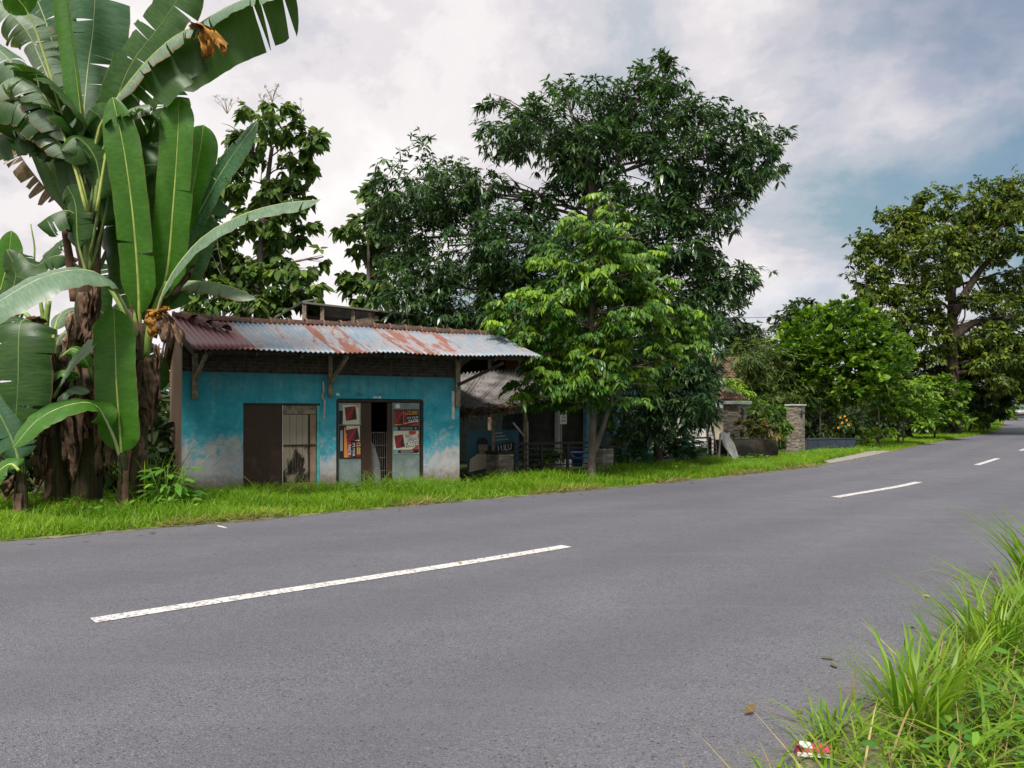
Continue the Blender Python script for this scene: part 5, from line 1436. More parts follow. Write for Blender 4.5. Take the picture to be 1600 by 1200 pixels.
# right hand side
JK = [(1312, 530, 62, 40), (1265, 545, 42, 40), (1362, 545, 46, 40), (1310, 585, 84, 50), (1250, 590, 34, 40), (1385, 585, 28, 44), (1340, 505, 26, 18), (1285, 508, 32, 20), (1300, 615, 60, 22), (1360, 606, 34, 22), (1245, 555, 26, 36)]
JK = [(x, y - 8, w * 1.08, h * 1.1) for x, y, w, h in JK]
JKB = blobs_world(JK, 38, 1.0, 4); r = np.random.default_rng(104); P, O = clusters(JKB, 12, r, 0.28, 0.45)
tree('jackfruit_tree', 'dense round jackfruit tree with upright bright leaves behind the tiled planter', (15.7, 38), [at(1296, 640, 38), at(1300, 580, 38)], JKB,
     [rosette(P, O, r, 8, 0.26, 0.13, 0.6, 0.6, 0.35, 0.15, (0.48, 0.27))], M_JACK, M_BARKB, 0.16, 35, twig=3)
DU = [(1372, 400, 34, 32), (1392, 352, 34, 24), (1352, 388, 16, 26), (1462, 318, 44, 26), (1440, 350, 40, 30), (1410, 385, 34, 26), (1452, 395, 60, 40), (1520, 318, 26, 24), (1565, 312, 50, 32), (1610, 300, 50, 30), (1540, 350, 42, 30), (1590, 360, 60, 40), (1545, 395, 40, 26),
      (1500, 380, 30, 30), (1375, 455, 36, 26), (1345, 440, 22, 20), (1392, 480, 40, 26), (1430, 470, 40, 30), (1450, 435, 34, 26), (1590, 448, 52, 26), (1640, 440, 60, 50), (1578, 490, 34, 28), (1600, 520, 60, 36), (1550, 535, 40, 30), (1440, 530, 56, 46), (1395, 530, 36, 46), (1580, 570, 60, 40), (1500, 560, 40, 30), (1640, 560, 60, 50), (1520, 540, 44, 34, 2), (1570, 540, 50, 30, 2.5), (1545, 590, 50, 30, 3), (1600, 600, 50, 26, 3), (1480, 600, 44, 30, 3), (1420, 590, 50, 40, 3), (1520, 470, 24, 16), (1460, 580, 40, 34), (1680, 380, 60, 50)]
DUB = blobs_world(DU, 55, 1.5, 5); r = np.random.default_rng(105); P, O = clusters(DUB, 9.0, r, 0.30, 0.55)
print('durian clusters', len(P))
tree('durian_tree', 'great olive gold durian tree towering over the road end with bare curved limbs', (31.5, 55), [at(1487, 560, 55), at(1488, 480, 55), at(1482, 400, 55)], DUB,
     [rosette(P, O, r, 9, 0.28, 0.105, 0.5, 0.75, -0.35, 0.3, (0.50, 0.30))], M_DURIAN, M_BARKB, 0.52, 45, twig=3)
o = bpy.data.objects.get('durian_tree'); m = MB()
for a in (((1490, 492), (1510, 455), (1535, 418), (1560, 392), (1590, 370)), ((1486, 520), (1460, 498), (1446, 465), (1440, 420)), ((1488, 530), (1520, 505), (1560, 500), (1620, 490)), ((1484, 470), (1492, 430), (1510, 400), (1520, 350))):
    pts = catmull([at(x, y, 54.6) - Vector(o.location) for x, y in a], 14); m.tube(pts, [0.34 - .24 * k / 13 for k in range(14)], 8)
m.build('main_limb', M_BARKB, o, smooth=True)
OL = [(1190, 570, 42, 36), (1215, 590, 36, 40), (1170, 605, 28, 44), (1200, 625, 50, 34), (1175, 555, 24, 18), (1225, 560, 22, 18), (1225, 640, 30, 30), (1180, 650, 36, 22)]
OLB = blobs_world(OL, 36.5, 0.8, 6); r = np.random.default_rng(106); P, O = clusters(OLB, 13, r, 0.3, 0.4)
tree('olive_leaved_tree', 'wispy olive tinted bushy tree between the two tall gate piers', (12.3, 36.5), [at(1200, 650, 36.5), at(1198, 590, 36.5)], OLB,
     [rosette(P, O, r, 9, 0.26, 0.055, 0.6, 0.8, 0.0, 0.5, (0.42, 0.25))], M_OLIVE, M_BARKB, 0.10, 55, twig=3)
def bush(name, label, bl, Y, base, mat, seed, per=14, k=8, L_=0.24, W_=0.1, down=-0.2, frond=False, tint=(0.4, 0.22), r0=0.06, group=None, cat='shrub', sub=0.22, dz=0.5, bend=0.3):
    B_ = blobs_world(bl, Y, dz, seed); r = np.random.default_rng(seed); P, O = clusters(B_, per, r, sub, 0.35)
    lp = [fronds(P, O, r, 6, L_ * 2.2, L_, W_, tint, .35)] if frond else [rosette(P, O, r, k, L_, W_, .6, .7, down, bend, tint)]
    ft = at(bl[0][0], bl[0][1], Y)
    return tree(name, label, base, [Vector((base[0] * .5 + ft.x * .5, Y, (gz(Y) + ft.z) / 2)), ft], B_, lp, mat, M_BARKB, r0, seed, group, cat, twig=2)
M_FERNY = leafmat('ferny_leaf', (0.012, 0.060, 0.016), (0.07, 0.20, 0.05), 0.3, 0.45, 0.35)
bush('cassava_shrub', 'feathery light green shrub leaning to the road past the tiled planter', [(1405, 608, 34, 20), (1380, 622, 30, 16), (1425, 625, 24, 18), (1395, 598, 20, 12), (1430, 605, 16, 12), (1400, 640, 36, 10)], 41, (20.6, 41), M_BRIGHT, 301, 12, frond=True, L_=0.22, W_=0.075, tint=(.5, .2), r0=.07)
bush('glossy_shrub', 'round glossy mid green shrub under the durian trunk', [(1455, 615, 26, 26), (1480, 640, 24, 22), (1440, 645, 20, 20), (1470, 598, 18, 14), (1492, 618, 16, 20), (1458, 655, 30, 14)], 47, (25.9, 47), M_JACK, 302, 10, 7, .32, .17, .1, tint=(.45, .25))
bush('dark_hedge_tree', 'dark shaded bush beyond the glossy shrub near the road bend', [(1520, 610, 30, 30), (1545, 625, 26, 22), (1500, 640, 24, 22), (1530, 645, 34, 12)], 58, (34.5, 58), M_DARKLEAF, 303, 8, 8, .4, .16)
bush('red_shrub', 'small dark red leaved shrub on the verge near the road bend', [(1542, 645, 9, 8), (1534, 650, 8, 6)], 60, (36.8, 60), leafmat('red_leaf', (0.05, 0.015, 0.015), (0.18, 0.05, 0.04), .2), 304, 16, 7, .3, .1, .2)
bush('roadside_bush', 'low mid green bush on the verge short of the red shrub', [(1524, 655, 22, 8), (1508, 658, 14, 6), (1500, 652, 12, 8)], 57, (33.8, 57), M_JACK, 305, 12, 7, .3, .1, .2)
bush('banana_grove', 'pale green broad leaved plants at the far road bend', [(1566, 632, 12, 10), (1556, 643, 11, 8), (1572, 624, 9, 7), (1570, 644, 8, 6)], 84, (54.2, 84), M_BRIGHT, 306, 8, 6, .9, .3, .5, tint=(.6, .2), cat='plants')
bush('far_bush', 'bushy olive tree crown beyond the parked car', [(1600, 585, 40, 30), (1575, 598, 24, 24), (1620, 610, 40, 30), (1590, 615, 24, 14)], 98, (64, 98), M_FAR, 307, 3.5, 8, .7, .3, cat='tree', dz=1.5, sub=.6, r0=.2)
bush('yellow_flower_shrub', 'small shrub dotted with orange flowers behind the tiled planter', [(1318, 655, 20, 12), (1325, 668, 24, 12), (1345, 660, 16, 10), (1300, 672, 20, 10)], 36.5, (15.8, 36.5), M_OLIVE, 308, 22, 7, .16, .06)
bush('low_green_shrub', 'low yellowish shrub at the end of the tiled planter', [(1365, 680, 20, 8), (1385, 672, 14, 8)], 38, (18.3, 38), M_BRIGHT, 309, 24, 8, .18, .05, .2, tint=(.7, .2))
bush('potted_croton', 'mixed red and green plants filling the stained concrete planter', [(1170, 668, 20, 10), (1195, 664, 18, 11), (1152, 676, 8, 7), (1210, 674, 9, 8)], 27.6, (8.9, 27.65), leafmat('croton_leaf', (0.06, 0.14, 0.02), (0.38, 0.16, 0.08), .3), 310, 40, 7, .17, .05, .35, tint=(.4, .3), cat='plants', sub=.15, dz=.15, r0=.02)
bush('pier_bush', 'bush crowding between the planter and the free standing gate pier', [(1205, 655, 16, 22), (1222, 680, 14, 16), (1190, 645, 20, 18), (1225, 650, 10, 20)], 31, (10.7, 31), M_JACK, 311, 18, 8, .2, .07)
bush('round_shrub', 'dark round clipped shrub by the wooden rack', [(1058, 690, 30, 24), (1045, 705, 26, 18), (1072, 702, 24, 20), (1055, 672, 18, 10)], 24.4, (5.2, 24.4), M_FERNY, 312, 45, frond=True, L_=.10, W_=.03, tint=(.6, .25), group='round dark shrubs by the fence', sub=.12, dz=.2, r0=.04)
bush('round_shrub', 'lower spreading dark shrub close behind the young tree stems', [(982, 712, 32, 16), (965, 720, 22, 12), (1000, 718, 22, 12)], 22.6, (3.4, 22.6), M_FERNY, 313, 45, frond=True, L_=.10, W_=.03, tint=(.6, .25), group='round dark shrubs by the fence', sub=.12, dz=.2, r0=.04)
bush('porch_plant', 'leafy potted plants crowding the porch behind the low pier', [(985, 690, 20, 12), (1010, 690, 16, 10), (960, 685, 14, 14)], 23.6, (3.4, 23.7), M_JACK, 314, 30, 6, .22, .09, .4, cat='plants', sub=.12, dz=.15, r0=.02)
bush('garden_plant', 'thin leafy plant behind the fence near the lean-to', [(812, 700, 16, 14), (865, 712, 16, 14), (842, 715, 14, 10)], 21.8, (.4, 21.8), M_JACK, 315, 26, 6, .16, .07, .1, cat='plants', sub=.12, dz=.15, r0=.02)
bush('far_conifer', 'dark distant tree just past the mango crown', [(1150, 515, 28, 30), (1175, 530, 24, 24), (1130, 500, 20, 30), (1150, 480, 14, 14), (1200, 540, 20, 20)], 52, (15.4, 52), M_FAR, 316, 7, 8, .4, .12, cat='tree', dz=1.2, sub=.4, r0=.2)
bush('far_round_tree', 'small distant tree standing clear against the sky above the jackfruit', [(1240, 492, 24, 16), (1228, 500, 16, 14), (1255, 482, 16, 12), (1250, 512, 20, 20)], 72, (26.5, 72), M_FAR, 317, 4.5, 8, .5, .2, cat='tree', dz=1.2, sub=.5, r0=.25)
bush('yellow_green_bush', 'yellow green bush below the distant dark tree', [(1140, 560, 26, 16), (1165, 545, 24, 18), (1120, 575, 16, 12), (1190, 552, 20, 16)], 44, (12.6, 44), M_OLIVE, 318, 8, 8, .28, .09, tint=(.6, .2), cat='shrub', dz=1)
bush('gate_fern', 'bright feathery plant above the white gate slab', [(1130, 600, 14, 7), (1145, 612, 14, 10)], 33.4, (9.4, 33.4), M_BRIGHT, 319, 20, frond=True, L_=.2, W_=.06, tint=(.8, .15), r0=.03)
for i, (px, py, w_, h_, Yb) in enumerate(((1285, 655, 40, 26, 45), (1345, 655, 44, 26, 46), (1400, 655, 40, 24, 49), (1450, 640, 40, 28, 54), (1500, 625, 40, 34, 64), (1545, 620, 34, 32, 72), (1250, 640, 34, 40, 43))):
    bush('hedge_shrub', ('dark hedge shrub behind the orange flowered shrub', 'dark hedge shrub behind the end of the tiled planter', 'dark hedge shrub behind the feathery light green shrub', 'dark hedge shrub behind the glossy shrub', 'dark hedge shrub behind the durian trunk', 'dark hedge shrub nearest the road bend', 'dark hedge shrub behind the free standing gate pier')[i],
         [(px, py, w_, h_), (px - w_ * .6, py + 8, w_ * .6, h_ * .7), (px + w_ * .6, py + 6, w_ * .6, h_ * .8)], Yb, (at(px, 0, Yb).x, Yb), M_DARKLEAF if i % 2 else M_FAR, 330 + i, 9, 8, .26, .10, group='hedge shrubs along the garden back')
for i, (px, yt, Yb) in enumerate(((1281, 630, 37.2), (1346, 640, 39), (1373, 648, 40.2), (1411, 655, 42))):
    b_ = at(px, 0, Yb); SP = thing('sapling_pole', ('thin pole among the shrubs just right of the free standing gate pier', 'thin pole behind the right end of the tiled planter', 'thin pole just left of the feathery light green shrub', 'thin pole in front of the feathery light green shrub')[i], 'pole', (b_.x, Yb, gz(Yb)), 0, 'thin poles among the garden shrubs')
    h_ = at(px, yt, Yb).z - gz(Yb) + .5; MB().tube([(0, 0, -.1), (.03, .02, h_ * .5), (-.02, 0, h_)], [.05, .042, .034], 7).build('shaft', M_WOODGREY, SP, smooth=True)
# flowers of the small shrub
F = bpy.data.objects.get('yellow_flower_shrub'); m = MB(); q = random.Random(4)
for px, py in ((1314, 652), (1318, 660), (1323, 656), (1328, 664), (1312, 668), (1320, 650)):
    c = at(px + q.uniform(-3, 3), py, 35.9) - Vector(F.location)
    for k in range(5):
        a = 2 * math.pi * k / 5; m.add([c, c + Vector((math.cos(a) * .06, -.03, math.sin(a) * .06)), c + Vector((math.cos(a + .9) * .06, -.03, math.sin(a + .9) * .06)), c + Vector((0, .03, 0))], [(0, 1, 2), (0, 2, 3), (0, 3, 1)])
fo = m.build('flower', simple('orange_petal', (0.75, 0.30, 0.02), .6), F); fo['kind'] = 'stuff'
# thicket behind everything: one mass nobody could count
r = np.random.default_rng(401); TB = []
for k in range(38):
    x = -34 + k * 2.6 + r.normal(0, .4); Y = 36 + r.normal(0, 1.5) + (0 if x < 2 else 5 + (x - 2) * 1.15); TB.append((np.array((x, Y, gz(Y) + 1.2 + r.random() * .6)), np.array((2.0, 1.4, (1.5 if x < 2 else 2.4) + r.random() * .9))))
P, O = clusters(TB, 8, r, .5, .4)
v = rosette(P, O, r, 9, .30, .13, .6, .7, -.2, .3, (.35, .22))
grass_obj('thicket', [v], M_FAR)
r = np.random.default_rng(402); TB = []
for k in range(14):
    x = -22 + k * 1.25; Y = 21.5 + r.normal(0, .8) + max(0, (-8 - x)) * -.15; TB.append((np.array((x, Y, 1.0 + r.random() * .3)), np.array((1.0, .9, 1.2 + r.random() * .5))))
TB = [t for t in TB if t[0][0] < -8.6] + [(np.array((-12.6 + k * .62, 15.4 + r.normal(0, .5) + (.9 if k > 7 else 0), .5 + r.random() * .3)), np.array((.6, .5, .75 + r.random() * .4))) for k in range(9)]
P, O = clusters(TB, 9, r, .35, .3)
grass_obj('undergrowth', [rosette(P, O, r, 7, .30, .13, .6, .7, -.2, .3, (.3, .2))], M_FAR)
# ------------------------------------------------------------------ banana plants
def banana_mat(name, dark, light, under, trans, edge=0.0, rough=0.38):
    s = NT(name)
    lu, lv = s.attr('lu'), s.attr('lv')
    n = s.noise(2.5, 5, 0.6)
    # broad veins run out from the midrib: noise stretched across the blade
    cb = s.n('ShaderNodeCombineXYZ'); s.L(s.math('MULTIPLY', lu, 26.0), cb.inputs[0]); s.L(s.math('MULTIPLY', lv, 0.8), cb.inputs[1]); s.L(s.attr('tint'), cb.inputs[2])
    vn = s.noise(3.0, 4, 0.65, cb.outputs[0])
    c = s.mix(s.range(vn, 0.30, 0.72), dark, light)
    c = s.mix(s.range(n, 0.35, 0.7, 0, 0.35), c, tuple(q * 0.7 for q in dark))
    rim = s.range(s.math('ADD', lv, s.math('MULTIPLY', s.math('SUBTRACT', n, 0.5), 0.10)), 0.955, 1.0, 0, 0.8)
    c = s.mix(rim, c, (0.20, 0.13, 0.05))
    blot = s.range(s.noise(4.5, 6, 0.7, s.vec(loc=(7, 3, 1))), 0.60, 0.74, 0, 0.5)
    c = s.mix(blot, c, tuple(min(1, q * 1.5) for q in light))
    if edge:
        e = s.math('ADD', lv, s.math('MULTIPLY', s.math('SUBTRACT', vn, 0.5), 0.9))
        c = s.mix(s.range(e, 1.0 - edge, 1.06, 0, 0.95), c, (0.24, 0.13, 0.05))
    sp = s.range(s.noise(30, 4, 0.7), 0.66, 0.72, 0, 0.5)
    c = s.mix(sp, c, (0.16, 0.14, 0.05))
    g = s.n('ShaderNodeNewGeometry')
    c = s.mix(g.outputs['Backfacing'], c, s.mix(s.range(vn, 0.3, 0.7), tuple(q * .8 for q in under), under))
    s.bump(vn, 0.25, 0.012)
    s.done(c, rough, 0.45)
    tr = s.n('ShaderNodeBsdfTranslucent'); s.L(s.mix(1.0, c, (1.5, 1.6, 0.5), 'MULTIPLY'), tr.inputs['Color'])
    mx = s.n('ShaderNodeMixShader'); mx.inputs[0].default_value = trans
    s.L(s.p.outputs[0], mx.inputs[1]); s.L(tr.outputs[0], mx.inputs[2]); s.L(mx.outputs[0], s.out.inputs[0])
    return s.m
B_FRESH = banana_mat('banana_leaf_fresh', (0.050, 0.165, 0.014), (0.085, 0.23, 0.02), (0.085, 0.22, 0.025), 0.36)
B_DEEP = banana_mat('banana_leaf_mature_shaded', (0.020, 0.064, 0.008), (0.046, 0.122, 0.015), (0.045, 0.11, 0.018), 0.26, 0.0, 0.44)  # mature green, darkened further to carry the shade inside the clump
B_PALE = banana_mat('banana_leaf_waxy', (0.13, 0.22, 0.13), (0.22, 0.32, 0.21), (0.07, 0.16, 0.04), 0.25, 0.0, 0.34)
B_WORN = banana_mat('banana_leaf_worn', (0.16, 0.23, 0.14), (0.28, 0.36, 0.25), (0.10, 0.17, 0.05), 0.25, 0.22)
B_TEAL = banana_mat('banana_leaf_bluish', (0.035, 0.11, 0.045), (0.085, 0.18, 0.085), (0.05, 0.13, 0.04), 0.25)
B_YELLOW = banana_mat('banana_leaf_yellowing', (0.36, 0.22, 0.03), (0.55, 0.30, 0.04), (0.5, 0.28, 0.04), 0.3, 0.5)
B_DRY = banana_mat('banana_leaf_dry', (0.16, 0.10, 0.065), (0.34, 0.24, 0.17), (0.28, 0.20, 0.15), 0.2, 0.0, 0.85)
M_RIB = simple('banana_midrib', (0.36, 0.42, 0.10), 0.45, 0.2, 5, 0.4)
M_RIBDEEP = simple('banana_midrib_green', (0.16, 0.23, 0.06), 0.45, 0.25, 5, 0.4)
M_RIBPALE = simple('banana_midrib_pale', (0.42, 0.45, 0.22), 0.45, 0.2, 5, 0.4)
M_RIBDRY = simple('banana_midrib_dry', (0.22, 0.13, 0.08), 0.85, 0.3, 9, 0.2)
M_PETIOLE = simple('banana_petiole', (0.20, 0.30, 0.06), 0.45, 0.3, 4, 0.4)
s = NT('banana_stem')
nz = s.noise(3, 6, 0.7, s.vec((4, 4, 0.6))); fb = s.noise(5, 5, 0.65, s.vec((9, 9, 0.4), loc=(2, 1, 0)))
c = s.mix(s.range(nz, 0.38, 0.62), (0.07, 0.085, 0.028), (0.075, 0.042, 0.027))
c = s.mix(s.range(fb, 0.45, 0.65), c, (0.022, 0.016, 0.012))
s.bump(fb, 0.6, 0.03)
M_STEM = s.done(c, 0.8, 0.25)
M_SHEATH = simple('dry_leaf_sheath', (0.13, 0.082, 0.055), 0.9, 0.5, 5, 0.15, bump=0.4)
M_REDSHEATH = simple('reddish_leaf_sheath', (0.17, 0.085, 0.055), 0.7, 0.45, 5, 0.3, bump=0.2)

lr = random.Random(77)
def banana_leaf(root, pts, width, face, mat, rib=None, v=0.22, droop=0.5, tears=0, tear_drop=0.5, gap=0.012, pet=0.12, tip=0.25, fill=None, wl=1.0, wr=1.0, curl=0.0, seed=None, rr=0.030, one=0):
    """a leaf along pts (base to tip). face: rough direction its upper side looks. v: how the halves rise
    from the midrib at its root, droop: how much they bend down to the margin. tears: cuts per half."""
    q = random.Random(seed if seed is not None else lr.random())
    off = Vector(root.location)
    n = 44; line = [p - off for p in catmull(pts, n)]
    face = Vector(face).normalized()
    def frame(t):
        u = t * (n - 1); k = min(int(u), n - 2); f = u - k
        p = line[k].lerp(line[k + 1], f); d = (line[min(k + 2, n - 1)] - line[max(k - 1, 0)]).normalized()
        N = face - d * face.dot(d)
        if N.length < 0.08: N = Vector((0, 0, 1)) - d * d.z
        N.normalize(); S = d.cross(N)
        return p, d, S, N
    def hw(u):
        u = min(max(u, 0), 1)
        a = min(1.0, (u / 0.16 + 0.02)) ** 0.6
        b = 1 - max(0.0, (u - (1 - tip)) / tip) ** 2.3
        return width / 2 * a * max(b, 0.0) ** 0.6
    M = 5; V = []; F = []; LU = []; LV = []; TT = []
    rip = q.uniform(0, 6)
    for sgn in (-1, 1):
        if one and sgn != one: continue
        ws = wl if sgn < 0 else wr
        cuts = sorted(q.uniform(0.06, 0.97) for _ in range(tears)); ed = [0.0] + cuts + [1.0]
        for a, b in zip(ed, ed[1:]):
            if b - a < 0.008: continue
            rows = max(3, int((b - a) * 34)); base = len(V)
            dx = q.uniform(0.0, 1.0) * tear_drop if tears else 0.0
            sh = q.uniform(-.10, .10) * (1 if tears else 0); short = q.uniform(.80, 1.0) if tears else 1.0
            tw = q.uniform(-.3, .3) if tears else 0; tint = q.random()
            for i in range(rows + 1):
                u = a + (b - a) * i / rows
                if tears: u_out = a + gap / 2 + (b - a - gap) * i / rows
                else: u_out = u
                for j in range(M + 1):
                    w = j / M
                    uu = u + (u_out - u) * w
                    t = pet + (1 - pet) * uu
                    p, d, S, N = frame(t)
                    W = hw(uu) * ws * short
                    # arc of the half blade: angle falls from v to -(droop+dx) towards the margin
                    ang0 = v; ang1 = -(droop + dx) + tw * (i / rows - .5)
                    x = y = 0.0; st = 6
                    for k in range(max(1, int(w * st * 2))):
                        ww = (k + .5) / max(1, int(w * st * 2)) * w
                        g_ = ang0 + (ang1 - ang0) * ww
                        x += math.cos(g_) * w / max(1, int(w * st * 2)); y += math.sin(g_) * w / max(1, int(w * st * 2))
                    y += 0.03 * math.sin(uu * 17 + rip + sgn * 1.3) * w + (0.028 * math.sin(uu * 47 + rip * 2 + sgn) + 0.018 * math.sin(uu * 83 + rip)) * w ** 3 + curl * w * w
                    V.append(p + S * (sgn * W * x) + N * (W * y) + d * (sh * W * w))
                    LU.append(uu); LV.append(w); TT.append(tint)
            for i in range(rows):
                for j in range(M):
                    k = base + i * (M + 1) + j
                    F.append((k, k + 1, k + M + 2, k + M + 1) if sgn > 0 else (k, k + M + 1, k + M + 2, k + 1))
    me = bpy.data.meshes.new('leaf'); me.from_pydata([tuple(x) for x in V], [], F)
    for nm, val in (('lu', LU), ('lv', LV), ('tint', TT)):
        at_ = me.attributes.new(nm, 'FLOAT', 'POINT'); at_.data.foreach_set('value', np.asarray(val, np.float32))
    me.update()
    o = link('leaf', me, mat, root, smooth=True)
    m = MB(); k0 = 0
    pl = [line[min(n - 1, int(i * (n - 1) / 17))] for i in range(18)]
    fr = [frame(i / 17) for i in range(18)]
    # the midrib stands out on the lower side
    pl = [p - N * (rr * 0.35 * (1 - i / 20)) for i, (p, (a_, d_, S_, N)) in enumerate(zip(pl, fr))]
    m.tube(pl, [max(0.006, rr * (1.0 - 0.92 * (i / 17) ** 0.8)) for i in range(18)], 7)
    m.build('midrib', rib or (M_RIBDEEP if mat in (B_DEEP, B_TEAL) else M_RIB), o, smooth=True)
    return o

def dry_strip(root, pts, Y, width_px, mat, seed, name='dry_leaf'):
    """a dead leaf or torn piece that hangs crumpled: folded ribbons with ragged ends"""
    q = random.Random(seed); off = Vector(root.location); vs = []; fs = []
    W = width_px / 1200 * Y
    line = [p - off for p in catmull([at(x, y, Y) for x, y in pts], 16)]
    for s_ in range(q.choice((2, 3, 3))):
        sh = q.uniform(-.35, .35) * W; w_ = W * q.uniform(.35, .75); L_ = q.uniform(.7, 1.0); ph = q.uniform(0, 6); b0 = len(vs); rows = 15; dz = q.uniform(-.06, .04)
        for i in range(rows + 1):
            u = i / rows; p = line[int(u * L_ * 15)]
            ww = w_ * (0.45 + 0.75 * math.sin(math.pi * min(1, u * .8 + .12))) * (1 + .22 * math.sin(u * 13 + ph)) * (1 if u < .85 else 1 - (u - .85) * 4.5)
            tw = .9 * math.sin(u * 3 + ph)
            for j in range(5):
                v = j / 4 - .5
                fold = (0.05 * math.sin(v * 11 + u * 5 + ph) + 0.03 * math.sin(u * 19 + j)) * W / .25
                x = sh * (.4 + u) + v * ww * math.cos(tw); y = v * ww * math.sin(tw) + fold + dz
                vs.append((p.x + x, p.y + y, p.z + .03 * math.sin(v * 9 + ph) - (.05 * q.random() if i == rows else 0)))
        for i in range(rows):
            for j in range(4): k = b0 + i * 5 + j; fs.append((k, k + 1, k + 6, k + 5))
    me = bpy.data.meshes.new(name); me.from_pydata(vs, [], fs); me.update()
    o = link(name, me, mat, root, smooth=True); m_ = o.modifiers.new('thickness', 'SOLIDIFY'); m_.thickness = .003
    return o
M_DRYLEAF = simple('crumpled_dry_leaf', (0.15, 0.095, 0.062), 0.9, 0.5, 8, 0.15, bump=0.5)
M_STRAWLEAF = simple('pale_dry_leaf', (0.30, 0.21, 0.145), 0.9, 0.45, 8, 0.15, bump=0.4)
M_YELLOWLEAF = simple('yellowed_leaf', (0.40, 0.19, 0.03), 0.7, 0.5, 7, 0.3, bump=0.3)
def stem(root, pts, r0, r1, sheaths=5, seed=1):
    q = random.Random(seed); off = Vector(root.location); n = 16
    line = [p - off for p in catmull(pts, n)]
    m = MB(); m.tube(line, [r0 + (r1 - r0) * (k / (n - 1)) ** 0.8 + q.uniform(-.012, .012) for k in range(n)], 14, wob=lambda i, k: 0.05 * math.sin(k * 1.7 + i * .4))
    m.build('pseudostem', M_STEM, root, smooth=True)
    for k in range(sheaths):
        t = q.uniform(.12, .95); i = int(t * (n - 1)); p = line[i]; a = q.uniform(-math.pi * .95, math.pi * .15); rad = r0 + (r1 - r0) * t + .012
        L_ = q.uniform(.35, 1.1); w_ = q.uniform(.07, .16); fl = q.uniform(.02, .22)
        mm = MB(); rows = 7; vs = []; fs = []
        for j in range(rows + 1):
            u = j / rows
            for c_ in range(4):
                aa = a + (c_ / 3 - .5) * w_ / rad * (1 - .65 * u) + .1 * math.sin(u * 6 + k)
                r_ = rad + fl * u * u + .012 * math.sin(c_ * 2 + u * 9)
                vs.append((p.x + math.cos(aa) * r_, p.y + math.sin(aa) * r_, max(p.z - L_ * u, 0.02)))
        for j in range(rows):
            for c_ in range(3): b = j * 4 + c_; fs.append((b, b + 1, b + 5, b + 4))
        mm.add(vs, fs); o = mm.build('dry_sheath', M_SHEATH if q.random() < .75 else M_REDSHEATH, root, smooth=True)
        md = o.modifiers.new('thickness', 'SOLIDIFY'); md.thickness = .005
    return line
def petioles(root, specs, mat=None):
    off = Vector(root.location)
    for pts, r0, r1 in specs:
        l_ = catmull(pts, 12); m = MB(); m.tube([p - off for p in l_], [r0 + (r1 - r0) * k / 11 for k in range(12)], 8); m.build('leaf_base', mat or M_PETIOLE, root, smooth=True)
C = (0, -1, 0.15)
def L(root, px, Y, width_px, face, mat, **kw):
    """px: points of the midrib as seen, Y: depth of each (one number or a list)"""
    Ys = Y if isinstance(Y, (list, tuple)) else [Y] * len(px)
    if mat in (B_DEEP, B_TEAL) and kw.get('tears', 0) <= 3:
        kw['tears'] = kw.get('tears', 0) + 3; kw.setdefault('gap', .009); kw['tear_drop'] = max(kw.get('tear_drop', .5), .35)
    return banana_leaf(root, [at(x, y, d) for (x, y), d in zip(px, Ys)], width_px / 1200 * (sum(Ys) / len(Ys)), face, mat, **kw)
def plant(label, x, Y):
    return thing('banana_plant', label, 'banana plant', (x, Y, 0), 0, 'banana plants beside the blue shop')

# A: the tallest plant, whose crown fills the upper corner
YA = 13.2
A = plant('tallest banana plant, its torn crown reaching out of the top of the photo', at(135, 0, YA).x, YA)
stem(A, [at(134, 800, YA), at(136, 640, YA), at(133, 520, YA), at(137, 420, YA)], 0.26, 0.15, 16, 3)
petioles(A, [([at(118, 470, YA), at(108, 400, YA), at(98, 340, YA)], .09, .05), ([at(134, 470, YA), at(128, 380, YA), at(118, 330, YA)], .10, .05), ([at(150, 470, YA), at(152, 390, YA), at(162, 335, YA)], .08, .045)], M_REDSHEATH)
petioles(A, [([at(138, 440, YA), at(142, 340, YA), at(143, 270, YA), at(140, 180, YA)], .11, .07)])
L(A, [(140, 330), (130, 200), (113, 60), (98, -60), (90, -160)], 13.0, 44, (-0.5, -1, .1), B_FRESH, v=.9, droop=-.3, pet=.25, rr=.05, seed=1)
L(A, [(146, 330), (128, 250), (136, 120), (146, 40), (152, -90)], [13.3, 13.5, 13.8, 13.8, 13.8], 110, (0.1, -1, .2), B_TEAL, rib=M_RIBPALE, v=.05, droop=.1, tears=7, tear_drop=.5, pet=.15, seed=2)
L(A, [(150, 320), (165, 220), (200, 110), (250, 40), (310, -50)], [13.1, 13, 12.8, 12.7, 12.6], 90, (-.55, -1, -.3), B_DEEP, v=.15, droop=.15, tears=1, pet=.25, seed=3)
L(A, [(150, 330), (150, 215), (205, 128), (265, 66), (312, 44), (334, 70)], [13.0, 12.7, 12.5, 12.4, 12.3, 12.3], 150, (.45, .62, .55), B_DEEP, v=-.05, droop=.12, tears=3, tear_drop=.2, pet=.26, wl=1.0, wr=.0, one=-1, seed=4)
L(A, [(150, 330), (150, 214), (204, 125), (264, 63), (312, 41), (334, 66)], [13.0, 12.65, 12.45, 12.35, 12.25, 12.25], 60, (-.4, -.5, .8), B_WORN, v=-.2, droop=.7, tears=8, tear_drop=.5, gap=.02, pet=.30, one=1, seed=41)
dry_strip(A, [(300, 38), (318, 44), (330, 62), (333, 80), (328, 96)], 12.2, 34, M_YELLOWLEAF, 790)
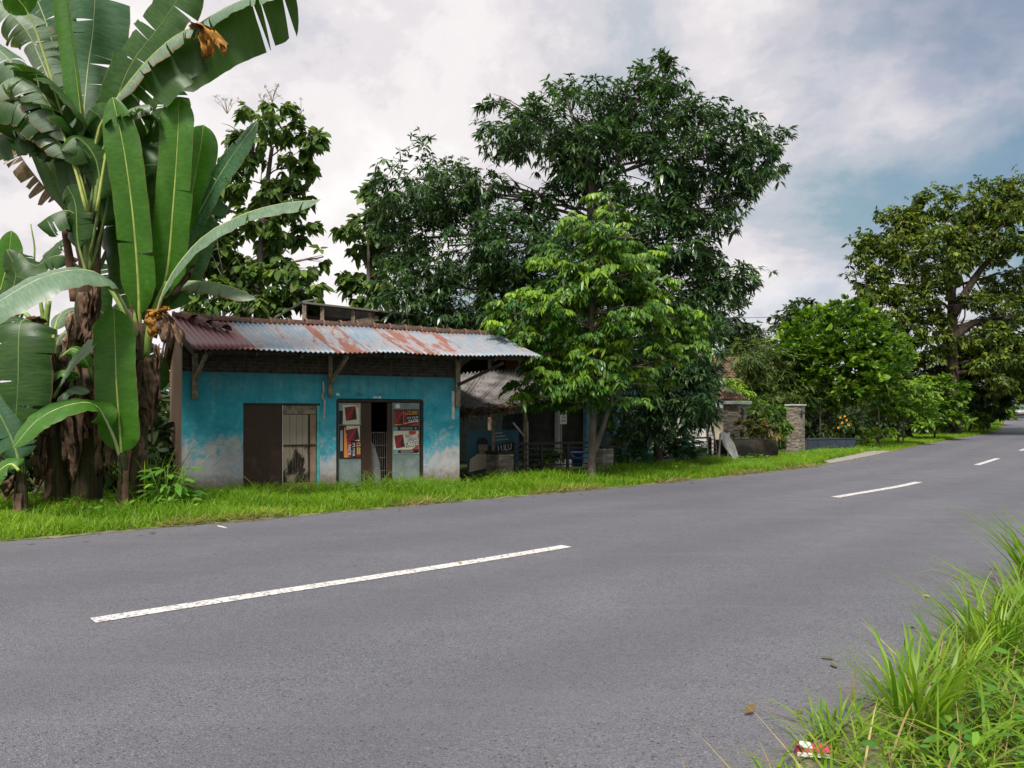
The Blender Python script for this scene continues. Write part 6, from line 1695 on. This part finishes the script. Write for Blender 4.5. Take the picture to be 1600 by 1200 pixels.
L(A, [(150, 330), (165, 200), (250, 90), (320, 34), (385, 0), (460, -25)], [13.3, 13.2, 13.0, 12.8, 12.7, 12.6], 170, (.4, .65, .5), B_DEEP, v=-.05, droop=.1, tears=4, tear_drop=.15, pet=.32, gap=.03, tip=.15, one=-1, seed=5)
L(A, [(150, 330), (165, 200), (250, 88), (320, 31), (385, -3), (460, -28)], [13.3, 13.2, 13.0, 12.8, 12.7, 12.6], 60, (-.4, -.5, .8), B_PALE, v=-.2, droop=.6, tears=5, tear_drop=.4, pet=.45, gap=.02, one=1, seed=42)
L(A, [(138, 330), (125, 230), (80, 172), (30, 150), (-40, 150)], [13, 12.8, 12.6, 12.5, 12.5], 130, (-.1, -.5, .85), B_DEEP, v=-.3, droop=.9, tears=5, tear_drop=.4, pet=.18, wr=.6, seed=6)
L(A, [(136, 330), (118, 240), (70, 205), (10, 208), (-50, 230)], [13.2, 13, 12.9, 12.8, 12.8], 110, (0, -.5, .85), B_DEEP, v=-.4, droop=.9, tears=3, tear_drop=.4, pet=.2, seed=7)
L(A, [(136, 320), (100, 190), (62, 90), (35, 40), (-10, 0)], [13.4, 13.6, 13.6, 13.5, 13.4], 100, (-.3, -.8, .6), B_WORN, rib=M_RIBPALE, v=.0, droop=.8, tears=13, tear_drop=.9, gap=.025, pet=.25, seed=8)
L(A, [(136, 320), (90, 200), (30, 110), (-30, 60), (-80, 60)], [13.2, 13.2, 13.1, 13.0, 13], 110, (-.2, -.6, .8), B_PALE, rib=M_RIBPALE, v=-.1, droop=1.0, tears=11, tear_drop=.9, gap=.02, pet=.28, seed=9)
L(A, [(136, 320), (105, 150), (70, 30), (40, -30), (0, -60)], [13.6, 14, 14, 14, 14], 120, (-.4, -1, .1), B_TEAL, rib=M_RIBPALE, v=.0, droop=.4, tears=12, tear_drop=.7, gap=.02, pet=.3, seed=10)
L(A, [(130, 300), (60, 60), (20, -10), (-30, -40)], [13.0, 12.8, 12.6, 12.5], 90, (-.3, -1, -.4), B_FRESH, v=.1, droop=.3, tears=1, pet=.45, seed=11)
L(A, [(128, 400), (108, 340), (75, 300), (40, 255), (0, 195)], 13.4, 60, (.3, -.6, .7), B_DRY, rib=M_RIBDRY, v=-.9, droop=.75, tears=9, tear_drop=.6, gap=.05, pet=.42, one=0, wr=.1, seed=12, rr=.022)
L(A, [(128, 420), (105, 330), (80, 270), (60, 220), (50, 190)], [13.3, 13.4, 13.5, 13.5, 13.5], 44, (.6, -1, .2), B_PALE, v=.8, droop=-.2, pet=.25, seed=13)
L(A, [(132, 420), (118, 330), (108, 280), (100, 235)], 13.3, 36, (.6, -1, .2), B_PALE, v=.7, droop=-.1, pet=.25, seed=14)
L(A, [(140, 400), (155, 310), (150, 250), (120, 215), (95, 235)], [12.9, 12.7, 12.6, 12.5, 12.4], 90, (0, -.8, .6), B_DEEP, v=-.2, droop=.8, tears=2, tear_drop=.3, pet=.25, seed=15)
L(A, [(142, 420), (165, 330), (172, 250), (160, 190), (140, 170)], [13, 12.9, 12.8, 12.7, 12.6], 90, (.2, -.9, .3), B_DEEP, v=-.1, droop=.6, tears=3, tear_drop=.3, pet=.2, seed=16)
L(A, [(140, 430), (138, 360), (110, 330), (82, 335), (58, 352)], [13, 12.9, 12.8, 12.7, 12.7], 76, (-.1, -.7, .7), B_DEEP, v=-.3, droop=.8, tears=2, pet=.25, seed=17)
L(A, [(138, 440), (122, 380), (118, 320), (105, 290)], 12.8, 60, (-.3, -1, .1), B_DEEP, v=.1, droop=.4, tears=0, pet=.3, seed=18)
L(A, [(140, 440), (110, 405), (85, 400), (55, 415), (30, 395)], [13.2, 13.2, 13.3, 13.3, 13.3], 60, (0, -.5, .85), B_DEEP, v=-.2, droop=.7, tears=1, pet=.2, seed=19)
L(A, [(146, 440), (170, 380), (200, 330), (225, 240), (232, 190)], [13.4, 13.6, 13.8, 14, 14], 90, (-.2, -1, .2), B_DEEP, v=.1, droop=.4, tears=2, pet=.2, seed=20)
L(A, [(146, 440), (185, 360), (230, 290), (260, 190), (262, 130)], [13.6, 13.8, 14, 14.1, 14.1], 80, (-.2, -1, .1), B_DEEP, v=.1, droop=.3, tears=3, pet=.25, seed=21)

for i, (pts, w_, fc, tr_, md) in enumerate((
    ([(140, 330), (128, 240), (100, 185), (62, 190), (40, 240)], 110, (.3, .5, .8), 4, B_DEEP),
    ([(142, 330), (150, 230), (120, 170), (70, 120), (20, 110)], 100, (.2, .4, .8), 6, B_DEEP),
    ([(146, 330), (160, 235), (195, 190), (235, 180), (262, 215)], 100, (-.2, .3, .9), 3, B_DEEP),
    ([(146, 330), (160, 250), (190, 215), (215, 230), (225, 275)], 80, (-.3, -.5, .8), 3, B_DEEP),
    ([(138, 330), (120, 260), (85, 215), (50, 195), (20, 205)], 70, (.2, -.4, .9), 9, B_WORN),
    ([(136, 330), (110, 240), (70, 150), (25, 120), (-20, 150)], 90, (.2, -.3, .9), 12, B_WORN),
    ([(150, 330), (165, 240), (175, 200), (205, 170), (245, 160)], 50, (-.3, -.5, .8), 8, B_WORN))):
    L(A, pts, 12.85 - .06 * i, w_, fc, md, v=-.2, droop=.8, tears=tr_, tear_drop=.6, gap=.02, pet=.3, seed=120 + i)
# B: the plant with the two upright sails in front of the shop corner
YB = 12.9
Bp = plant('banana plant with upright fresh leaves standing at the shop corner', at(215, 0, YB).x, YB)
stem(Bp, [at(214, 800, YB), at(216, 680, YB), at(220, 580, YB), at(222, 505, YB)], 0.17, 0.09, 11, 5)
petioles(Bp, [([at(217, 560, YB), at(214, 510, YB), at(218, 430, YB)], .085, .06), ([at(226, 560, YB), at(240, 490, YB), at(262, 440, YB)], .075, .05), ([at(210, 540, YB), at(200, 500, YB), at(176, 455, YB), at(158, 432, YB)], .06, .04)])
L(Bp, [(218, 520), (216, 440), (207, 330), (193, 230), (176, 152)], [12.9, 12.7, 12.5, 12.4, 12.4], 63, C, B_FRESH, v=.38, droop=.1, pet=.1, tip=.34, tears=1, tear_drop=.1, gap=.008, seed=30, rr=.042)
L(Bp, [(246, 480), (262, 420), (270, 330), (277, 230), (280, 152)], [13, 12.9, 12.7, 12.6, 12.6], 58, (.1, -1, .15), B_FRESH, v=.35, droop=.1, pet=.08, tip=.14, tears=1, tear_drop=.1, gap=.008, seed=31, rr=.042)
L(Bp, [(250, 470), (280, 400), (298, 310), (312, 240), (318, 195)], 13.2, 54, (.3, -1, .1), B_FRESH, v=.3, droop=.1, pet=.1, tip=.3, seed=32)
L(Bp, [(236, 520), (262, 440), (315, 372), (380, 335), (440, 318), (500, 312)], [12.9, 12.6, 12.3, 12.2, 12.1, 12.0], 56, (-.2, -.55, .85), B_PALE, rib=M_RIBPALE, v=-.15, droop=.55, tears=3, tear_drop=.2, pet=.14, tip=.12, seed=33)
L(Bp, [(248, 480), (272, 410), (318, 320), (355, 255), (402, 190)], [13.3, 13.3, 13.2, 13.1, 13.0], 52, (-.5, -1, .3), B_TEAL, rib=M_RIBPALE, v=.3, droop=.3, tears=0, pet=.12, seed=34)
L(Bp, [(252, 470), (280, 443), (320, 440), (360, 448), (400, 466)], [13.2, 13.0, 12.9, 12.8, 12.7], 50, (0, -.45, .9), B_WORN, v=-.35, droop=.7, tears=3, tear_drop=.2, pet=.1, seed=35)
L(Bp, [(215, 530), (203, 495), (175, 445), (135, 422), (70, 432), (0, 470), (-40, 500)], [12.9, 12.6, 12.2, 11.8, 11.4, 11.1, 11], 108, (-.1, -.62, .8), B_PALE, rib=M_RIBPALE, v=.05, droop=.45, tears=1, gap=.02, tear_drop=.1, pet=.28, seed=36, rr=.04)
L(Bp, [(218, 520), (200, 430), (185, 350), (178, 290)], 13.4, 88, (-.1, -1, .2), B_DEEP, v=.1, droop=.3, tears=1, pet=.1, seed=37)
L(Bp, [(228, 520), (250, 420), (252, 340), (240, 270)], 13.5, 96, (.1, -1, .2), B_DEEP, v=.1, droop=.3, tears=2, pet=.1, seed=38)
L(Bp, [(224, 520), (232, 460), (225, 410), (215, 380)], 13.1, 76, (0, -1, .4), B_DEEP, v=.0, droop=.4, tears=0, pet=.1, seed=39)
L(Bp, [(236, 510), (290, 420), (318, 330), (330, 300)], 13.6, 70, (.1, -1, .3), B_TEAL, v=.1, droop=.4, tears=3, pet=.1, seed=40)
for k, (pts, w_, mt) in enumerate((([(226, 500), (240, 486), (256, 478)], 30, M_YELLOWLEAF), ([(246, 486), (250, 505), (246, 528)], 28, M_YELLOWLEAF), ([(256, 490), (268, 515), (274, 545)], 20, M_DRYLEAF), ([(270, 460), (296, 430), (310, 408)], 16, M_DRYLEAF), ([(250, 500), (262, 530), (258, 575)], 18, M_DRYLEAF), ([(212, 600), (224, 640), (226, 680)], 18, M_DRYLEAF), ([(200, 530), (192, 570), (198, 630)], 16, M_DRYLEAF), ([(244, 540), (246, 600), (240, 660)], 20, M_DRYLEAF), ([(228, 560), (236, 620), (232, 700)], 18, M_DRYLEAF))):
    dry_strip(Bp, pts, 12.72, w_, mt, 700 + k)

# C: sucker with one upright leaf and a low arching one
YC = 12.4
Cp = plant('young banana sucker holding one tall upright green leaf near the ground', at(190, 0, YC).x, YC)
stem(Cp, [at(190, 805, YC), at(192, 745, YC), at(191, 700, YC)], .085, .06, 5, 8)
L(Cp, [(190, 720), (188, 680), (182, 600), (180, 540), (178, 482)], [12.4, 12.3, 12.2, 12.2, 12.2], 66, C, B_FRESH, v=.22, droop=.05, pet=.1, tip=.22, seed=50, rr=.034)
L(Cp, [(188, 720), (176, 680), (150, 634), (110, 632), (60, 655), (20, 700)], [12.4, 12.2, 11.9, 11.6, 11.4, 11.2], 62, (-.1, -.6, .8), B_FRESH, rib=M_RIBPALE, v=.1, droop=.35, tears=0, pet=.25, tip=.4, seed=51)
L(Cp, [(192, 720), (186, 660), (160, 610), (150, 560), (160, 500)], [12.9, 13, 13, 13, 13], 80, (-.1, -1, .2), B_DEEP, v=.1, droop=.3, tears=1, pet=.1, seed=52)

# D: the shorter plant at the left
YD = 13.0
Dp = plant('shorter banana plant with brown hanging sheaths at the left of the clump', at(88, 0, YD).x, YD)
stem(Dp, [at(92, 800, YD), at(86, 690, YD), at(88, 610, YD), at(80, 560, YD)], .19, .09, 14, 11)
petioles(Dp, [([at(82, 580, YD), at(72, 520, YD), at(76, 470, YD)], .055, .045), ([at(78, 580, YD), at(66, 520, YD), at(40, 490, YD)], .055, .04), ([at(80, 570, YD), at(68, 500, YD), at(63, 470, YD)], .04, .03)])
petioles(Dp, [([at(86, 600, YD), at(74, 540, YD), at(68, 505, YD)], .06, .03), ([at(84, 600, YD - .2), at(60, 550, YD - .2), at(46, 525, YD - .2)], .05, .03)], M_REDSHEATH)
L(Dp, [(76, 520), (40, 500), (30, 520), (28, 600), (22, 690)], [12.9, 12.5, 12.3, 12.2, 12.2], 112, (.15, -1, .3), B_DEEP, v=.15, droop=.45, tears=6, tear_drop=.25, gap=.008, pet=.25, tip=.15, seed=60)
L(Dp, [(80, 540), (95, 490), (130, 480), (170, 492)], [13.3, 13.5, 13.7, 13.8], 44, (0, -.4, .9), B_PALE, v=-.2, droop=.6, pet=.15, seed=61)
L(Dp, [(80, 560), (100, 520), (140, 515), (180, 525)], [13.3, 13.4, 13.5, 13.5], 44, (0, -.4, .9), B_PALE, v=-.1, droop=.5, pet=.15, seed=62)
L(Dp, [(84, 620), (100, 590), (120, 560), (155, 528)], [12.8, 12.5, 12.3, 12.2], 32, (-.3, -.8, .6), B_PALE, v=.3, droop=.3, pet=.2, seed=63)
L(Dp, [(84, 640), (70, 620), (48, 640), (30, 670), (10, 690)], [12.8, 12.6, 12.4, 12.3, 12.3], 44, (.1, -.7, .7), B_TEAL, v=-.2, droop=.7, pet=.15, seed=64)
L(Dp, [(84, 650), (105, 610), (108, 570), (100, 530)], 13.4, 70, (0, -1, .3), B_DEEP, v=.1, droop=.4, pet=.1, seed=65)
for k, (pts, w_) in enumerate((([(70, 510), (62, 540), (74, 580)], 24), ([(50, 495), (34, 510), (26, 540)], 34), ([(78, 540), (92, 575), (98, 600)], 16), ([(66, 560), (72, 590), (66, 612)], 16), ([(96, 640), (108, 690), (112, 750)], 20), ([(120, 560), (124, 640), (126, 720)], 14), ([(74, 640), (66, 700), (70, 770)], 20), ([(60, 690), (62, 730), (66, 780)], 16), ([(110, 640), (118, 700), (122, 760)], 18), ([(150, 600), (156, 690), (152, 760)], 18), ([(38, 740), (20, 760), (8, 800)], 26), ([(170, 640), (176, 700), (172, 770)], 14))):
    dry_strip(Dp, pts, 12.72, w_, M_DRYLEAF, 740 + k)

for i, (pts, w_, mt) in enumerate((([(60, 640), (72, 600), (96, 580), (122, 590)], 26, B_FRESH), ([(84, 650), (96, 622), (116, 606), (140, 612)], 24, B_PALE), ([(92, 560), (112, 545), (126, 552), (140, 575)], 30, B_FRESH), ([(40, 560), (20, 540), (0, 545), (-20, 570)], 46, B_DEEP), ([(60, 600), (40, 590), (20, 605), (4, 640)], 36, B_FRESH))):
    L(Dp, pts, 12.55, w_, (.1, -.7, .7), mt, v=.1, droop=.5, tears=1, pet=.15, seed=66 + i, rr=.016)
# E: plants at the photo edge and behind
YE = 12.2
Ep = plant('small banana sucker with dead sheath at the extreme photo edge', at(20, 0, YE).x, YE)
stem(Ep, [at(38, 815, YE), at(34, 760, YE), at(30, 720, YE)], .10, .06, 5, 12)
petioles(Ep, [([at(32, 740, YE), at(24, 700, YE), at(2, 680, YE)], .045, .03), ([at(34, 740, YE), at(32, 700, YE), at(30, 680, YE)], .055, .04)])
L(Ep, [(32, 730), (20, 690), (-5, 640), (-30, 610)], 12.1, 60, (.2, -1, .3), B_TEAL, v=.1, droop=.4, pet=.1, seed=70)
L(Ep, [(30, 735), (15, 725), (-10, 745), (-30, 780)], 12.0, 44, (0, -.7, .7), B_FRESH, v=.1, droop=.4, pet=.1, seed=71)
YF = 15.5
Fp = plant('banana plant behind the clump whose leaf tips stand against the white sky', at(-10, 0, YF).x, YF)
stem(Fp, [at(-20, 775, YF), at(-15, 640, YF), at(-10, 540, YF)], .2, .12, 6, 14)
L(Fp, [(-10, 560), (-5, 480), (12, 410), (18, 360)], 15.2, 46, (.2, -1, .2), B_FRESH, v=.2, droop=.2, pet=.1, tip=.5, seed=80)
L(Fp, [(-10, 560), (0, 480), (20, 450), (24, 420), (10, 390)], 15.0, 50, (0, -1, .3), B_DEEP, v=.1, droop=.3, pet=.1, seed=81)
L(Fp, [(-5, 560), (20, 490), (50, 430), (90, 385), (100, 380)], 15.8, 44, (-.2, -.8, .6), B_DEEP, v=.1, droop=.4, pet=.2, tip=.5, seed=82)
L(Fp, [(-5, 570), (40, 540), (90, 530), (130, 560)], 15.6, 60, (0, -.7, .7), B_DEEP, v=.0, droop=.5, tears=2, pet=.15, seed=83)
petioles(Fp, [([at(-5, 560, YF), at(40, 480, YF), at(54, 400, YF), at(48, 350, YF)], .03, .012)])
Gp = plant('shaded banana plant deep behind the tallest stem', at(165, 0, 16).x, 16)
stem(Gp, [at(165, 770, 16), at(166, 640, 16), at(164, 560, 16)], .22, .13, 7, 15)
for i, (pts, w_) in enumerate((([(164, 580), (140, 520), (110, 520), (90, 560)], 60), ([(164, 580), (175, 500), (200, 470), (235, 480)], 70), ([(164, 580), (150, 490), (150, 440), (140, 410)], 60), ([(164, 590), (200, 540), (230, 560), (250, 610)], 60))):
    L(Gp, pts, 15.8, w_, (0, -.8, .6), B_DEEP, v=.0, droop=.5, tears=1, pet=.15, seed=90 + i)

q = random.Random(55)
for k in range(22):
    px = q.uniform(95, 255); y0 = q.uniform(440, 660); l_ = q.uniform(50, 130)
    dry_strip(A, [(px, y0), (px + q.uniform(-8, 8), y0 + l_ * .5), (px + q.uniform(-14, 14), min(y0 + l_, 775))], 12.75 + q.uniform(0, .5), q.uniform(12, 24), M_DRYLEAF if k % 3 else M_STRAWLEAF, 820 + k)
# leafy weed and tall grass at the shop corner
def weed(label, px, Y, n, h, spread, Lr, seed, mat=M_WEED):
    r = np.random.default_rng(seed); x = at(px, 0, Y).x
    a = r.random(n) * 2 * np.pi; q = np.sqrt(r.random(n)) * spread
    b = np.stack([q * np.cos(a), q * np.sin(a) * .7, r.random(n) * h], 1)
    d = np.stack([np.cos(a), np.sin(a), r.normal(.35, .3, n)], 1)
    W = Lr * np.clip(r.normal(1, .25, n), .4, 1.6)
    v, lv, ln, t = simple_leaves(b, d, np.tile([0, 0, 1.0], (n, 1)) + r.normal(0, .3, (n, 3)), W, W * .34, .45 * np.ones(n), np.clip(r.normal(.45, .25, n), 0, 1))
    root = thing('leafy_weed', label, 'weed', (x, Y, 0))
    o = link('foliage', np_mesh('foliage', v, lv, ln, {'tint': t}), mat, root); o['kind'] = 'stuff'
    m = MB()
    for k in range(8): m.tube([(0, 0, -.05), (math.cos(k) * spread * .4, math.sin(k) * spread * .3, h * .5), (math.cos(k) * spread * .8, math.sin(k) * spread * .5, h)], .008, 5)
    m.build('stalk', M_PETIOLE, root)
    return root
weed('broad leafed bright weed clump at the foot of the tan side wall', 262, 12.7, 150, .75, .42, .26, 501)
weed('low leafy weed hugging the wall under the second shop door', 590, 15.9, 120, .25, .8, .14, 502)
tuft('tall arching grass clump between the banana stems and the shop corner', at(240, 0, 13.0).x, 13.0, 40, 0.8, 1.5, 0.028, 503, .28, None, .5, 'tall_grass', .30)
tuft('few tall grass stalks arching before the brown shop door', at(420, 0, 14.6).x, 14.6, 14, 0.5, 0.9, 0.012, 504, .5, None, .6, 'tall_grass', .5)
tuft('rank grass bunch in front of the wire grille doorway', at(600, 0, 15.8).x, 15.8, 90, 0.4, 0.75, 0.018, 505, .55, None, .5, 'tall_grass', .5)
tuft('narrow grass bunch at the foot of the low stone pier', at(800, 0, 19.3).x, 19.3, 60, 0.3, 0.6, 0.016, 506, .5, None, .45, 'tall_grass', .5)
tuft('bushy grass bunch on the verge right of the young tree stems', at(975, 0, 19.9).x, 19.9, 90, 0.3, 0.62, 0.018, 507, .7, None, .4, 'tall_grass', .6)
